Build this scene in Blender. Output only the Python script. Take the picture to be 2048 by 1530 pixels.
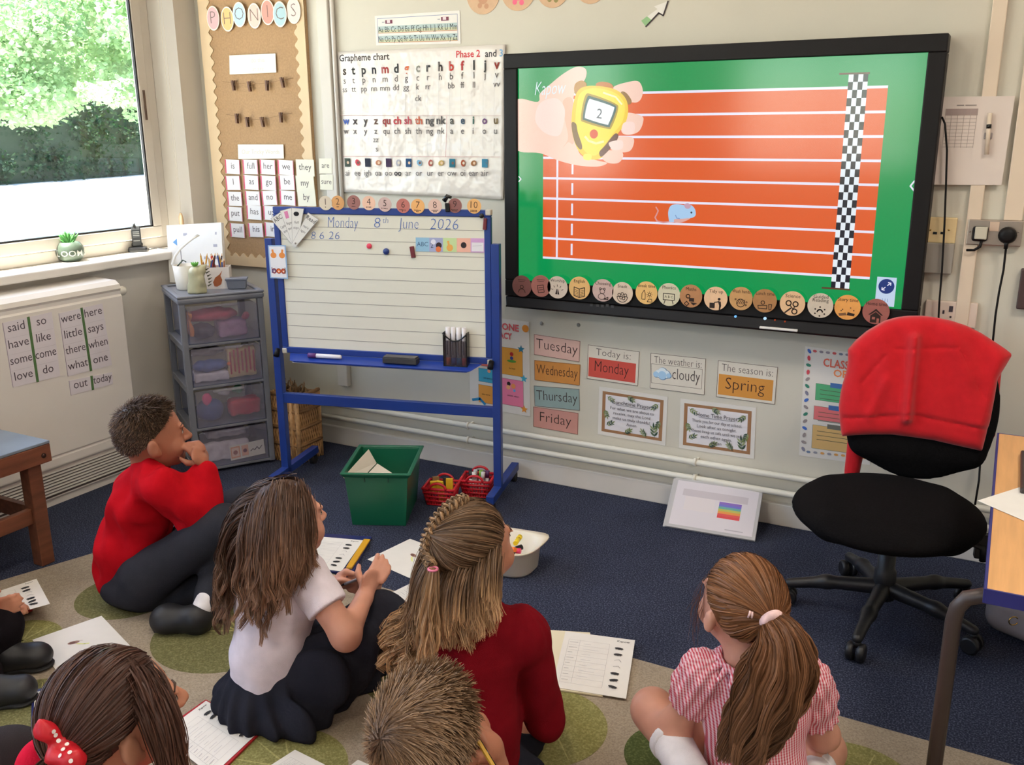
import bpy, math, random
import numpy as np
from mathutils import Vector, Matrix
# ------------------------------------------------------------------ scene, camera, light
for _o in list(bpy.data.objects):
 bpy.data.objects.remove(_o)
SC = bpy.context.scene
COL = SC.collection
CAM = np.array([1.72627, -3.40024, 1.4713])
RM = np.array([[0.88363, 0.46814, -0.00606], [0.1181, -0.2354, -0.9647], [-0.45304, 0.85172, -0.2633]])
FPX = 1860.0
cam_data = bpy.data.cameras.new('camera')
cam_data.sensor_width = 36.0
cam_data.sensor_fit = 'HORIZONTAL'
cam_data.lens = FPX / 2048 * 36.0
cam_data.clip_start = 0.05
cam = bpy.data.objects.new('camera', cam_data)
COL.objects.link(cam)
_m = Matrix(((RM[0][0], -RM[1][0], -RM[2][0], CAM[0]), (RM[0][1], -RM[1][1], -RM[2][1], CAM[1]),
    (RM[0][2], -RM[1][2], -RM[2][2], CAM[2]), (0, 0, 0, 1)))
cam.matrix_world = _m
SC.camera = cam
SC.view_settings.view_transform = 'Standard'
SC.view_settings.look = 'None'
SC.view_settings.gamma = 1.0
SC.view_settings.use_curve_mapping = False
SC.view_settings.exposure = 0.2
try:
 SC.cycles.use_denoising = True
 SC.cycles.max_bounces = 8
 SC.cycles.sample_clamp_indirect = 6.0
except Exception:
 pass
WORLD = bpy.data.worlds.new('sky')
SC.world = WORLD
WORLD.use_nodes = True
_nt = WORLD.node_tree
_sky = _nt.nodes.new('ShaderNodeTexSky')
_sky.sky_type = 'NISHITA'
_sky.sun_disc = False
_sky.sun_elevation = math.radians(58)
_sky.sun_rotation = math.radians(250)
_sky.altitude = 50
_bg = _nt.nodes['Background']
_nt.links.new(_sky.outputs[0], _bg.inputs[0])
_bg.inputs[1].default_value = 0.85
_sun = bpy.data.lights.new('sun', 'SUN')
_sun.energy = 26.0
_sun.angle = math.radians(0.6)
_sun.color = (1.0, 0.95, 0.86)
sun = bpy.data.objects.new('sun', _sun)
COL.objects.link(sun)
# light comes from outside the left wall, high up and slightly from the front wall's side
sun.rotation_euler = Vector((0.17, 0.27, -0.95)).to_track_quat('-Z', 'Y').to_euler()
FILL_W = 17.0      # each added ceiling fill panel
random.seed(7)
RNG = np.random.default_rng(11)
# ------------------------------------------------------------------ pixel (2048x1530) -> point on a real plane
def ray(u, v):
 return RM.T @ np.array([(u - 1024) / FPX, (v - 765) / FPX, 1.0])
def _hit(u, v, ax, val):
 d = ray(u, v)
 return CAM + d * ((val - CAM[ax]) / d[ax])
def PX(u, v, x): return _hit(u, v, 0, x)
def PY(u, v, y=0.0): return _hit(u, v, 1, y)
def PZ(u, v, z=0.0): return _hit(u, v, 2, z)
def PD(u, v, d): return CAM + ray(u, v) * d
def PP(u, v, p0, n):
 d = ray(u, v)
 return CAM + d * (((np.asarray(p0) - CAM) @ n) / (d @ n))
# ------------------------------------------------------------------ materials
def lin(c):
 c = [x / 255.0 for x in c[:3]]
 return tuple(x / 12.92 if x <= 0.04045 else ((x + 0.055) / 1.055) ** 2.4 for x in c)
_MATS = {}
def mat(name, rgb=(200, 200, 200), rough=0.6, metal=0.0, vary=0.0, vscale=30.0, bump=0.0, bscale=200.0, coat=0.0,
  trans=0.0, alpha=1.0, emit=0.0, sheen=0.0, spec=0.5, stretch=None, sss=0.0):
 if name in _MATS:
  return _MATS[name]
 m = bpy.data.materials.new(name)
 m.use_nodes = True
 nt = m.node_tree
 b = nt.nodes['Principled BSDF']
 L = lin(rgb)
 b.inputs['Base Color'].default_value = (*L, 1)
 b.inputs['Roughness'].default_value = rough
 b.inputs['Metallic'].default_value = metal
 b.inputs['Coat Weight'].default_value = coat
 b.inputs['Coat Roughness'].default_value = 0.12
 b.inputs['Transmission Weight'].default_value = trans
 b.inputs['Alpha'].default_value = alpha
 b.inputs['Specular IOR Level'].default_value = spec
 b.inputs['Sheen Weight'].default_value = sheen
 if sss:
  b.inputs['Subsurface Weight'].default_value = sss
  b.inputs['Subsurface Radius'].default_value = (0.010, 0.004, 0.002)
  b.inputs['Subsurface Scale'].default_value = 0.6
 if emit:
  b.inputs['Emission Color'].default_value = (*L, 1)
  b.inputs['Emission Strength'].default_value = emit
 tc = None
 if vary or bump:
  tc = nt.nodes.new('ShaderNodeTexCoord')
  src = tc.outputs['Object']
  if stretch:
   mp = nt.nodes.new('ShaderNodeMapping')
   mp.inputs['Scale'].default_value = stretch
   nt.links.new(src, mp.inputs[0])
   src = mp.outputs[0]
 if vary:
  n = nt.nodes.new('ShaderNodeTexNoise')
  n.inputs['Scale'].default_value = vscale
  n.inputs['Detail'].default_value = 4
  nt.links.new(src, n.inputs['Vector'])
  mx = nt.nodes.new('ShaderNodeMix')
  mx.data_type = 'RGBA'
  mx.inputs[6].default_value = (*[x * (1 - vary) for x in L], 1)
  mx.inputs[7].default_value = (*[min(1, x * (1 + vary) + vary * 0.01) for x in L], 1)
  rp = nt.nodes.new('ShaderNodeMapRange')
  rp.inputs[1].default_value = 0.3
  rp.inputs[2].default_value = 0.7
  nt.links.new(n.outputs['Fac'], rp.inputs[0])
  nt.links.new(rp.outputs[0], mx.inputs[0])
  nt.links.new(mx.outputs[2], b.inputs['Base Color'])
 if bump:
  n2 = nt.nodes.new('ShaderNodeTexNoise')
  n2.inputs['Scale'].default_value = bscale
  n2.inputs['Detail'].default_value = 3
  nt.links.new(src, n2.inputs['Vector'])
  bp = nt.nodes.new('ShaderNodeBump')
  bp.inputs['Strength'].default_value = bump
  bp.inputs['Distance'].default_value = 0.004
  nt.links.new(n2.outputs['Fac'], bp.inputs['Height'])
  nt.links.new(bp.outputs[0], b.inputs['Normal'])
  if coat:
   nt.links.new(bp.outputs[0], b.inputs['Coat Normal'])
 _MATS[name] = m
 return m
def ink(rgb):
 return mat('ink_%d_%d_%d' % tuple(rgb), rgb, 0.7, spec=0.3)
def glow(rgb, k=1.0):
 n = 'screen_light_%d_%d_%d' % tuple(rgb)
 if n in _MATS:
  return _MATS[n]
 m = mat(n, (6, 6, 6), 0.14, spec=0.9)
 b = m.node_tree.nodes['Principled BSDF']
 b.inputs['Emission Color'].default_value = (*lin(rgb), 1)
 b.inputs['Emission Strength'].default_value = SCREEN_GAIN * k
 return m
SCREEN_GAIN = 0.82
# ------------------------------------------------------------------ mesh building
class MB:
 """collects vertices and faces (with a material slot each), links them as one mesh object"""
 def __init__(s):
  s.v = []; s.f = []; s.mi = []; s.mats = []; s.n = 0; s.smooth = []
 def slot(s, m):
  if m not in s.mats:
   s.mats.append(m)
  return s.mats.index(m)
 def add(s, verts, faces, m=None, smooth=False):
  k = s.slot(m) if m is not None else 0
  base = s.n
  verts = [tuple(float(c) for c in p) for p in verts]
  s.v += verts; s.n += len(verts)
  for f in faces:
   s.f.append(tuple(base + i for i in f)); s.mi.append(k); s.smooth.append(smooth)
  return s
 def box(s, a, b, m=None, M=None):
  (x0, y0, z0), (x1, y1, z1) = a, b
  x0, x1 = min(x0, x1), max(x0, x1); y0, y1 = min(y0, y1), max(y0, y1); z0, z1 = min(z0, z1), max(z0, z1)
  v = [(x0, y0, z0), (x1, y0, z0), (x1, y1, z0), (x0, y1, z0), (x0, y0, z1), (x1, y0, z1), (x1, y1, z1), (x0, y1, z1)]
  if M is not None:
   v = [tuple(M @ Vector(p)) for p in v]
  return s.add(v, [(0, 3, 2, 1), (4, 5, 6, 7), (0, 1, 5, 4), (1, 2, 6, 5), (2, 3, 7, 6), (3, 0, 4, 7)], m)
 def hexa(s, bottom, top, m=None, smooth=False):
  """bottom and top: same number of points, counter-clockwise from above"""
  n = len(bottom)
  v = list(bottom) + list(top)
  f = [tuple(reversed(range(n))), tuple(range(n, 2 * n))]
  f += [(i, (i + 1) % n, n + (i + 1) % n, n + i) for i in range(n)]
  return s.add(v, f, m, smooth)
 def tube(s, pts, r, m=None, seg=10, cap=True, smooth=True):
  pts = [np.asarray(p, float) for p in pts]
  rs = r if hasattr(r, '__len__') else [r] * len(pts)
  vs = []; fs = []
  prev = None
  for i, p in enumerate(pts):
   t = pts[min(i + 1, len(pts) - 1)] - pts[max(i - 1, 0)]
   t = t / (np.linalg.norm(t) + 1e-12)
   if prev is None:
    a = np.array([0, 0, 1.0]) if abs(t[2]) < 0.9 else np.array([1.0, 0, 0])
   else:
    a = prev
   x = a - t * (a @ t); x /= np.linalg.norm(x) + 1e-12
   prev = x
   y = np.cross(t, x)
   for k in range(seg):
    an = 2 * math.pi * k / seg
    vs.append(p + (x * math.cos(an) + y * math.sin(an)) * rs[i])
  for i in range(len(pts) - 1):
   for k in range(seg):
    k2 = (k + 1) % seg
    fs.append((i * seg + k, i * seg + k2, (i + 1) * seg + k2, (i + 1) * seg + k))
  s.add(vs, fs, m, smooth)
  if cap:
   b = s.n - len(vs)
   s.f.append(tuple(b + k for k in reversed(range(seg)))); s.mi.append(s.mi[-1]); s.smooth.append(False)
   e = b + (len(pts) - 1) * seg
   s.f.append(tuple(e + k for k in range(seg))); s.mi.append(s.mi[-1]); s.smooth.append(False)
  return s
 def lathe(s, prof, c=(0, 0, 0), m=None, seg=24, M=None, smooth=True, sx=1.0, sy=1.0):
  """prof: list of (r, z)"""
  vs = []; fs = []
  for r, z in prof:
   for k in range(seg):
    a = 2 * math.pi * k / seg
    p = Vector((r * math.cos(a) * sx, r * math.sin(a) * sy, z))
    if M is not None:
     p = M @ p
    vs.append((p[0] + c[0], p[1] + c[1], p[2] + c[2]))
  n = len(prof)
  for i in range(n - 1):
   for k in range(seg):
    k2 = (k + 1) % seg
    fs.append((i * seg + k, i * seg + k2, (i + 1) * seg + k2, (i + 1) * seg + k))
  fs.append(tuple(reversed(range(seg))))
  fs.append(tuple((n - 1) * seg + k for k in range(seg)))
  return s.add(vs, fs, m, smooth)
 def build(s, name, m=None, parent=None, bevel=0.0, seg=2, auto=True):
  me = bpy.data.meshes.new(name)
  me.from_pydata(s.v, [], s.f)
  mats = s.mats if s.mats else [m]
  if m is not None and not s.mats:
   mats = [m]
  for q in mats:
   me.materials.append(q)
  if s.mats:
   me.polygons.foreach_set('material_index', s.mi)
  me.polygons.foreach_set('use_smooth', s.smooth)
  me.update()
  o = bpy.data.objects.new(name, me)
  COL.objects.link(o)
  if parent is not None:
   o.parent = parent
   o.matrix_parent_inverse = parent.matrix_world.inverted() if parent.type == 'MESH' else Matrix.Translation(-Vector(parent.location))
  if bevel:
   bv = o.modifiers.new('edge', 'BEVEL')
   bv.width = bevel; bv.segments = seg; bv.limit_method = 'ANGLE'; bv.angle_limit = math.radians(50)
   bv.harden_normals = False
  return o
def tag(o, label, cat, group=None):
 o['label'] = label; o['category'] = cat
 if group:
  o['group'] = group
 return o
def thing(name, label, cat, loc=(0, 0, 0), group=None):
 o = bpy.data.objects.new(name, None)
 COL.objects.link(o)
 o.location = [float(x) for x in loc]
 o.empty_display_size = 0.05
 return tag(o, label, cat, group)
def struct(o):
 o['kind'] = 'structure'
 return o
def frame_M(o, x, y, z):
 """matrix whose columns are the axes x, y, z at o"""
 return Matrix(((x[0], y[0], z[0], o[0]), (x[1], y[1], z[1], o[1]), (x[2], y[2], z[2], o[2]), (0, 0, 0, 1)))
def unit(v):
 v = np.asarray(v, float)
 return v / (np.linalg.norm(v) + 1e-12)
# ------------------------------------------------------------------ lettering
_TXT = {}
def text_geo(s, bold=0.0, shear=0.0, space=1.0):
 key = (s, bold, shear, space)
 if key not in _TXT:
  cu = bpy.data.curves.new('lettering_source', 'FONT')
  cu.body = s
  cu.size = 1.0
  cu.resolution_u = 2
  cu.offset = bold
  cu.shear = shear
  cu.space_character = space
  o = bpy.data.objects.new('lettering_source', cu)
  COL.objects.link(o)
  dg = bpy.context.evaluated_depsgraph_get()
  dg.update()
  me = bpy.data.meshes.new_from_object(o.evaluated_get(dg))
  v = np.zeros(len(me.vertices) * 3)
  me.vertices.foreach_get('co', v)
  v = v.reshape(-1, 3)[:, :2]
  f = [tuple(p.vertices) for p in me.polygons]
  bpy.data.objects.remove(o)
  bpy.data.curves.remove(cu)
  bpy.data.meshes.remove(me)
  if len(v):
   w0, w1 = v[:, 0].min(), v[:, 0].max()
  else:
   w0 = w1 = 0
  _TXT[key] = (v, f, w0, w1)
 return _TXT[key]
class Sheet:
 """a flat thing with printing on it. quad: TL, TR, BR, BL as seen; local metres x right, y down from TL"""
 def __init__(s, name, label, cat, quad, m, thick=0.0012, group=None, parent=None, off=0.0, grid=None, wave=None, outline=None):
  q = [np.asarray(p, float) for p in quad]
  s.ux = unit((q[1] - q[0]) + (q[2] - q[3]))
  dn = (q[3] - q[0]) + (q[2] - q[1])
  s.n = unit(np.cross(dn, s.ux))            # towards the viewer
  if s.n @ (CAM - q[0]) < 0:
   s.n = -s.n
  s.q = [p + s.n * off for p in q]
  s.w = (np.linalg.norm(q[1] - q[0]) + np.linalg.norm(q[2] - q[3])) / 2
  s.h = (np.linalg.norm(q[3] - q[0]) + np.linalg.norm(q[2] - q[1])) / 2
  s.t = thick
  s.wave = wave
  s.layer = 0
  s.ink = MB(); s.art = MB()
  mb = MB()
  if outline is not None:
   pts = [s.P(x, y, 0) for x, y in outline]
   top = [s.P(x, y, thick) for x, y in outline]
   n = len(pts)
   mb.add(pts + top, [tuple(range(n)), tuple(range(2 * n - 1, n - 1, -1))] + [(i, (i + 1) % n, n + (i + 1) % n, n + i) for i in range(n)])
  elif grid:
   nx, ny = grid
   vs = []
   for k in (thick, 0):
    for j in range(ny + 1):
     for i in range(nx + 1):
      vs.append(s.P(s.w * i / nx, s.h * j / ny, k))
   fs = []
   st = (nx + 1)
   B = st * (ny + 1)
   for j in range(ny):
    for i in range(nx):
     a = j * st + i
     fs.append((a, a + st, a + st + 1, a + 1))
     fs.append((B + a, B + a + 1, B + a + st + 1, B + a + st))
   ring = [i for i in range(nx + 1)] + [j * st + nx for j in range(1, ny + 1)] + [ny * st + i for i in range(nx - 1, -1, -1)] + [j * st for j in range(ny - 1, 0, -1)]
   for i in range(len(ring)):
    a, b = ring[i], ring[(i + 1) % len(ring)]
    fs.append((a, b, B + b, B + a))
   mb.add(vs, fs, None, True)
  else:
   a = [s.P(0, 0, 0), s.P(s.w, 0, 0), s.P(s.w, s.h, 0), s.P(0, s.h, 0)]
   b = [s.P(0, 0, thick), s.P(s.w, 0, thick), s.P(s.w, s.h, thick), s.P(0, s.h, thick)]
   mb.add(a + b, [(0, 1, 2, 3), (7, 6, 5, 4), (0, 4, 5, 1), (1, 5, 6, 2), (2, 6, 7, 3), (3, 7, 4, 0)])
  s.o = mb.build(name, m, parent)
  if parent is None:
   tag(s.o, label, cat, group)
  elif label:
   s.o['label'] = label
 def P(s, x, y, k):
  a, b = x / s.w, y / s.h
  p = (s.q[0] * (1 - a) + s.q[1] * a) * (1 - b) + (s.q[3] * (1 - a) + s.q[2] * a) * b
  if s.wave:
   k = k + s.wave(a, b)
  return p + s.n * k
 def inv(s, p):
  """local metres of a point (approx, treats the sheet as a parallelogram)"""
  d = np.asarray(p) - s.q[0]
  ex = s.q[1] - s.q[0]; ey = s.q[3] - s.q[0]
  A = np.array([[ex @ ex, ex @ ey], [ex @ ey, ey @ ey]])
  a, b = np.linalg.solve(A, [d @ ex, d @ ey])
  return a * s.w, b * s.h
 def _k(s):
  s.layer += 1
  return s.t + 0.00025 + 0.00004 * s.layer
 def poly(s, pts, rgb, m=None, art=True, k=None):
  k = s._k() if k is None else k
  pts = list(pts)
  ar = sum(pts[i][0] * pts[(i + 1) % len(pts)][1] - pts[(i + 1) % len(pts)][0] * pts[i][1] for i in range(len(pts)))
  if ar > 0:
   pts = pts[::-1]
  (s.art if art else s.ink).add([s.P(x, y, k) for x, y in pts], [tuple(range(len(pts)))], m or ink(rgb))
  return s
 def rect(s, x0, y0, x1, y1, rgb, m=None):
  return s.poly([(x0, y0), (x1, y0), (x1, y1), (x0, y1)], rgb, m)
 def disc(s, x, y, r, rgb, ry=None, n=20, m=None, rot=0.0):
  ry = ry or r
  c, d = math.cos(rot), math.sin(rot)
  pts = [(math.cos(2 * math.pi * i / n) * r, math.sin(2 * math.pi * i / n) * ry) for i in range(n)]
  return s.poly([(x + a * c - b * d, y + a * d + b * c) for a, b in pts], rgb, m)
 def line(s, pts, wd, rgb, m=None, closed=False):
  k = s._k()
  pts = [np.array(p, float) for p in pts]
  if closed:
   pts = pts + [pts[0]]
  tgt = s.art
  for a, b in zip(pts[:-1], pts[1:]):
   d = b - a
   L = np.linalg.norm(d)
   if L < 1e-9:
    continue
   d = d / L
   nrm = np.array([-d[1], d[0]]) * wd / 2
   e = d * wd * 0.25
   qd = [a - e + nrm, b + e + nrm, b + e - nrm, a - e - nrm]
   tgt.add([s.P(x, y, k) for x, y in qd], [(0, 1, 2, 3)], m or ink(rgb))
  return s
 def ring(s, x, y, r, wd, rgb, m=None, a0=0, a1=360, n=20, ry=None):
  ry = ry or r
  pts = [(x + r * math.cos(math.radians(a0 + (a1 - a0) * i / n)), y + ry * math.sin(math.radians(a0 + (a1 - a0) * i / n))) for i in range(n + 1)]
  return s.line(pts, wd, rgb, m)
 def text(s, t, x, y, size, rgb=(40, 40, 45), align='c', bold=0.0, shear=0.0, rot=0.0, m=None, maxw=None, space=1.0):
  """x, y: baseline anchor in local metres; size: font size in metres"""
  v, f, w0, w1 = text_geo(t, bold, shear, space)
  if not len(v):
   return s
  sx = size
  if maxw and (w1 - w0) * size > maxw:
   sx = maxw / (w1 - w0)
  ox = {'c': -(w0 + w1) / 2, 'l': -w0, 'r': -w1}[align]
  k = s._k()
  c, d = math.cos(rot), math.sin(rot)
  P = []
  for a, b in v:
   lx, ly = (a + ox) * sx, -b * size
   P.append(s.P(x + lx * c - ly * d, y + lx * d + ly * c, k))
  s.ink.add(P, f, m or ink(rgb))
  return s
 def done(s, art='printed_artwork', txt='lettering'):
  if s.art.f:
   s.art.build(art, None, s.o)['kind'] = 'stuff'
  if s.ink.f:
   s.ink.build(txt, None, s.o)['kind'] = 'stuff'
  return s.o
# ------------------------------------------------------------------ smooth solids from distance fields
class Solid:
 """smooth union of tapered capsules, ellipsoids and boxes, meshed on a grid"""
 def __init__(s, k=0.02):
  s.p = []; s.k = k; s.cuts = []; s.mods = []
 def cap(s, a, b, ra, rb=None, k=None, sq=None):
  s.p.append(('c', np.asarray(a, float), np.asarray(b, float), ra, ra if rb is None else rb, s.k if k is None else k)); return s
 def chain(s, pts, rs, k=None):
  for i in range(len(pts) - 1):
   s.cap(pts[i], pts[i + 1], rs[i], rs[i + 1], k)
  return s
 def ell(s, c, r, ax=None, k=None):
  ax = np.eye(3) if ax is None else np.array(ax, float)
  s.p.append(('e', np.asarray(c, float), ax, np.asarray(r, float), None, s.k if k is None else k)); return s
 def box(s, c, r, ax=None, rd=0.01, k=None):
  ax = np.eye(3) if ax is None else np.array(ax, float)
  s.p.append(('b', np.asarray(c, float), ax, np.asarray(r, float), rd, s.k if k is None else k)); return s
 def carve(s, c, r, ax=None, k=0.01):
  ax = np.eye(3) if ax is None else np.array(ax, float)
  s.p.append(('x', np.asarray(c, float), ax, np.asarray(r, float), None, k)); return s
 def cut(s, p, n, k=0.004):
  """keep the side the normal points away from"""
  s.cuts.append((np.asarray(p, float), unit(n), k)); return s
 @staticmethod
 def _prim(q, P):
  t = q[0]
  if t == 'c':
   _, a, b, ra, rb, _k = q
   ba = b - a
   pa = P - a
   h = np.clip((pa @ ba) / (ba @ ba + 1e-12), 0, 1)
   return np.linalg.norm(pa - h[..., None] * ba, axis=-1) - (ra + (rb - ra) * h)
  c, ax, r = q[1], q[2], q[3]
  L = (P - c) @ ax.T
  if t in 'ex':
   k0 = np.linalg.norm(L / r, axis=-1)
   k1 = np.linalg.norm(L / (r * r), axis=-1) + 1e-9
   return k0 * (k0 - 1.0) / k1
  Q = np.abs(L) - (r - q[4])
  return np.linalg.norm(np.maximum(Q, 0), axis=-1) + np.minimum(Q.max(axis=-1), 0) - q[4]
 def _bb(s, q):
  if q[0] == 'c':
   r = max(q[3], q[4])
   return np.minimum(q[1], q[2]) - r, np.maximum(q[1], q[2]) + r
  e = np.abs(q[2]).T @ q[3]
  return q[1] - e, q[1] + e
 def ev(s, P):
  d = np.full(P.shape[:-1], 1.0)
  for q in s.p:
   d = s._mix(d, s._prim(q, P), q)
  for p, n, k in s.cuts:
   d = s._smax(d, (P - p) @ n, k)
  return d
 @staticmethod
 def _smax(a, b, k):
  h = np.clip(0.5 - 0.5 * (b - a) / k, 0, 1)
  return b * (1 - h) + a * h + k * h * (1 - h)
 @staticmethod
 def _mix(d, e, q):
  k = q[5]
  if q[0] == 'x':
   return Solid._smax(d, -e, k)
  h = np.clip(0.5 + 0.5 * (e - d) / k, 0, 1)
  return e * (1 - h) + d * h - k * h * (1 - h)
 def grad(s, P, e=0.002):
  g = np.stack([s.ev(P + np.eye(3)[i] * e) - s.ev(P - np.eye(3)[i] * e) for i in range(3)], -1)
  return g / (np.linalg.norm(g, axis=-1, keepdims=True) + 1e-9)
 def mesh(s, vox=0.006, disp=None):
  bbs = [s._bb(q) for q in s.p if q[0] != 'x']
  lo = np.min([b[0] for b in bbs], 0) - 3 * vox - 0.01
  hi = np.max([b[1] for b in bbs], 0) + 3 * vox + 0.01
  n = np.ceil((hi - lo) / vox).astype(int) + 1
  ax = [lo[i] + np.arange(n[i]) * vox for i in range(3)]
  D = np.full(n, 0.08)
  for q in s.p:
   b0, b1 = s._bb(q)
   mg = max(q[5], 0.01) * 1.0 + 2 * vox
   i0 = np.clip(((b0 - mg - lo) / vox).astype(int), 0, n)
   i1 = np.clip(((b1 + mg - lo) / vox).astype(int) + 2, 0, n)
   if (i1 <= i0).any():
    continue
   sl = tuple(slice(i0[i], i1[i]) for i in range(3))
   G = np.stack(np.meshgrid(*[ax[i][sl[i]] for i in range(3)], indexing='ij'), -1)
   D[sl] = s._mix(D[sl], s._prim(q, G), q)
  if s.cuts or disp:
   if disp:
    near = np.argwhere(np.abs(D) < 0.03)
    tn = tuple(near.T)
    D[tn] = D[tn] + disp(lo + near * vox)
   for p, nn, k in s.cuts:
    pl = ((ax[0] - p[0]) * nn[0])[:, None, None] + ((ax[1] - p[1]) * nn[1])[None, :, None] + ((ax[2] - p[2]) * nn[2])[None, None, :]
    D = s._smax(D, pl, k)
  return nets(D, lo, vox)
def nets(D, lo, vox):
 S = D < 0
 nx, ny, nz = D.shape
 c = np.zeros((nx - 1, ny - 1, nz - 1), int)
 for i in (0, 1):
  for j in (0, 1):
   for k in (0, 1):
    c += S[i:nx - 1 + i, j:ny - 1 + j, k:nz - 1 + k]
 act = (c > 0) & (c < 8)
 idx = np.full(act.shape, -1)
 cells = np.argwhere(act)
 idx[act] = np.arange(len(cells))
 acc = np.zeros((len(cells), 3)); cnt = np.zeros(len(cells))
 I, J, K = cells.T
 corners = [(i, j, k) for i in (0, 1) for j in (0, 1) for k in (0, 1)]
 for a in corners:
  for d in range(3):
   if a[d] == 1:
    continue
   b = list(a); b[d] = 1
   da = D[I + a[0], J + a[1], K + a[2]]; db = D[I + b[0], J + b[1], K + b[2]]
   m = (da < 0) != (db < 0)
   t = da / (da - db + 1e-20)
   P = np.stack([np.full(len(cells), float(a[q])) for q in range(3)], -1)
   P[:, d] = t
   acc[m] += P[m]; cnt[m] += 1
 V = lo + (cells + acc / np.maximum(cnt, 1)[:, None]) * vox
 F = []
 for d in range(3):
  e1, e2 = (d + 1) % 3, (d + 2) % 3
  sh = [slice(None)] * 3; sh2 = [slice(None)] * 3
  sh[d] = slice(0, -1); sh2[d] = slice(1, None)
  a, b = S[tuple(sh)], S[tuple(sh2)]
  E = np.argwhere(a != b)
  ok = (E[:, e1] > 0) & (E[:, e2] > 0) & (E[:, e1] < D.shape[e1] - 1) & (E[:, e2] < D.shape[e2] - 1)
  E = E[ok]
  fl = a[tuple(E.T)]
  o1 = np.zeros(3, int); o1[e1] = -1
  o2 = np.zeros(3, int); o2[e2] = -1
  q = np.stack([idx[tuple((E + o1 + o2).T)], idx[tuple((E + o2).T)], idx[tuple(E.T)], idx[tuple((E + o1).T)]], -1)
  q = np.where(fl[:, None], q, q[:, ::-1])
  F.append(q)
 F = np.concatenate(F)
 F = F[(F >= 0).all(1)]
 return V, F
def fast_mesh(name, V, F, m, parent=None, smooth=True, attr=None):
 me = bpy.data.meshes.new(name)
 V = np.asarray(V, np.float32); F = np.asarray(F, np.int32)
 me.vertices.add(len(V)); me.vertices.foreach_set('co', V.ravel())
 k = F.shape[1]
 me.loops.add(F.size); me.loops.foreach_set('vertex_index', F.ravel())
 me.polygons.add(len(F))
 me.polygons.foreach_set('loop_start', np.arange(len(F), dtype=np.int32) * k)
 me.polygons.foreach_set('use_smooth', np.full(len(F), smooth))
 if attr is not None:
  for an, ar in attr.items():
   a = me.attributes.new(an, 'FLOAT', 'POINT')
   a.data.foreach_set('value', np.asarray(ar, np.float32))
 me.materials.append(m)
 me.update(calc_edges=True)
 me.validate()
 o = bpy.data.objects.new(name, me)
 COL.objects.link(o)
 if parent is not None:
  o.parent = parent
  o.matrix_parent_inverse = Matrix.Translation(-Vector(parent.location))
 return o
def relax(V, F, it=2, lam=0.5):
 e = np.concatenate([F[:, [i, (i + 1) % F.shape[1]]] for i in range(F.shape[1])])
 for _ in range(it):
  s = np.zeros_like(V); c = np.zeros(len(V))
  np.add.at(s, e[:, 0], V[e[:, 1]]); np.add.at(c, e[:, 0], 1)
  np.add.at(s, e[:, 1], V[e[:, 0]]); np.add.at(c, e[:, 1], 1)
  V = V * (1 - lam) + lam * s / np.maximum(c, 1)[:, None]
 return V
def solid(sd, name, m, parent=None, vox=0.006, disp=None, it=2):
 V, F = sd.mesh(vox, disp)
 V = relax(V, F, it, 0.5)
 return fast_mesh(name, V, F, m, parent)
def wrinkle(amp, fr, seed, zs=1.0):
 r = np.random.default_rng(seed)
 W = r.normal(size=(5, 3)) * fr; W[:, 2] *= zs
 ph = r.uniform(0, 6.28, 5)
 def f(P):
  o = 0
  for i in range(5): o = o + np.sin(P @ W[i] + ph[i] + 1.5 * np.sin(P @ W[(i + 1) % 5] * 0.5))
  return amp * o / 3
 return f
# ================================================================== the room shell
XL, XR, YB, ZC = -1.74, 4.6, -7.0, 2.75
def speckle(name, base, dots, rough=0.95, scale=260.0):
 k0 = 0.62 if 'carpet' in name else 0.82
 m = mat(name, base, rough, bump=0.5, bscale=420.0, spec=0.1)
 nt = m.node_tree
 b = nt.nodes['Principled BSDF']
 tc = [n for n in nt.nodes if n.type == 'TEX_COORD'][0]
 n1 = nt.nodes.new('ShaderNodeTexNoise'); n1.inputs['Scale'].default_value = scale; n1.inputs['Detail'].default_value = 5
 n2 = nt.nodes.new('ShaderNodeTexNoise'); n2.inputs['Scale'].default_value = 3.0; n2.inputs['Detail'].default_value = 3
 for n in (n1, n2):
  nt.links.new(tc.outputs['Object'], n.inputs['Vector'])
 rp = nt.nodes.new('ShaderNodeValToRGB')
 rp.color_ramp.elements[0].position = 0.36; rp.color_ramp.elements[0].color = (*[x * k0 for x in lin(base)], 1)
 rp.color_ramp.elements[1].position = 0.68; rp.color_ramp.elements[1].color = (*lin(dots), 1)
 e = rp.color_ramp.elements.new(0.5); e.color = (*lin(base), 1)
 nt.links.new(n1.outputs['Fac'], rp.inputs[0])
 mx = nt.nodes.new('ShaderNodeMix'); mx.data_type = 'RGBA'; mx.blend_type = 'MULTIPLY'
 mx.inputs[0].default_value = 0.35
 rp2 = nt.nodes.new('ShaderNodeMapRange'); rp2.inputs[1].default_value = 0.35; rp2.inputs[2].default_value = 0.65
 rp2.inputs[3].default_value = 0.6; rp2.inputs[4].default_value = 1.15
 nt.links.new(n2.outputs['Fac'], rp2.inputs[0])
 nt.links.new(rp.outputs[0], mx.inputs[6]); nt.links.new(rp2.outputs[0], mx.inputs[7])
 nt.links.new(mx.outputs[2], b.inputs['Base Color'])
 return m
M_CARPET = speckle('navy_carpet', (50, 55, 74), (92, 97, 116), scale=210.0)
M_RUG = speckle('beige_rug', (160, 146, 128), (172, 158, 140), scale=220.0)
M_WALL = mat('cream_wall_paint', (206, 201, 187), 0.75, vary=0.03, vscale=2.0, bump=0.08, bscale=300)
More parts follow.
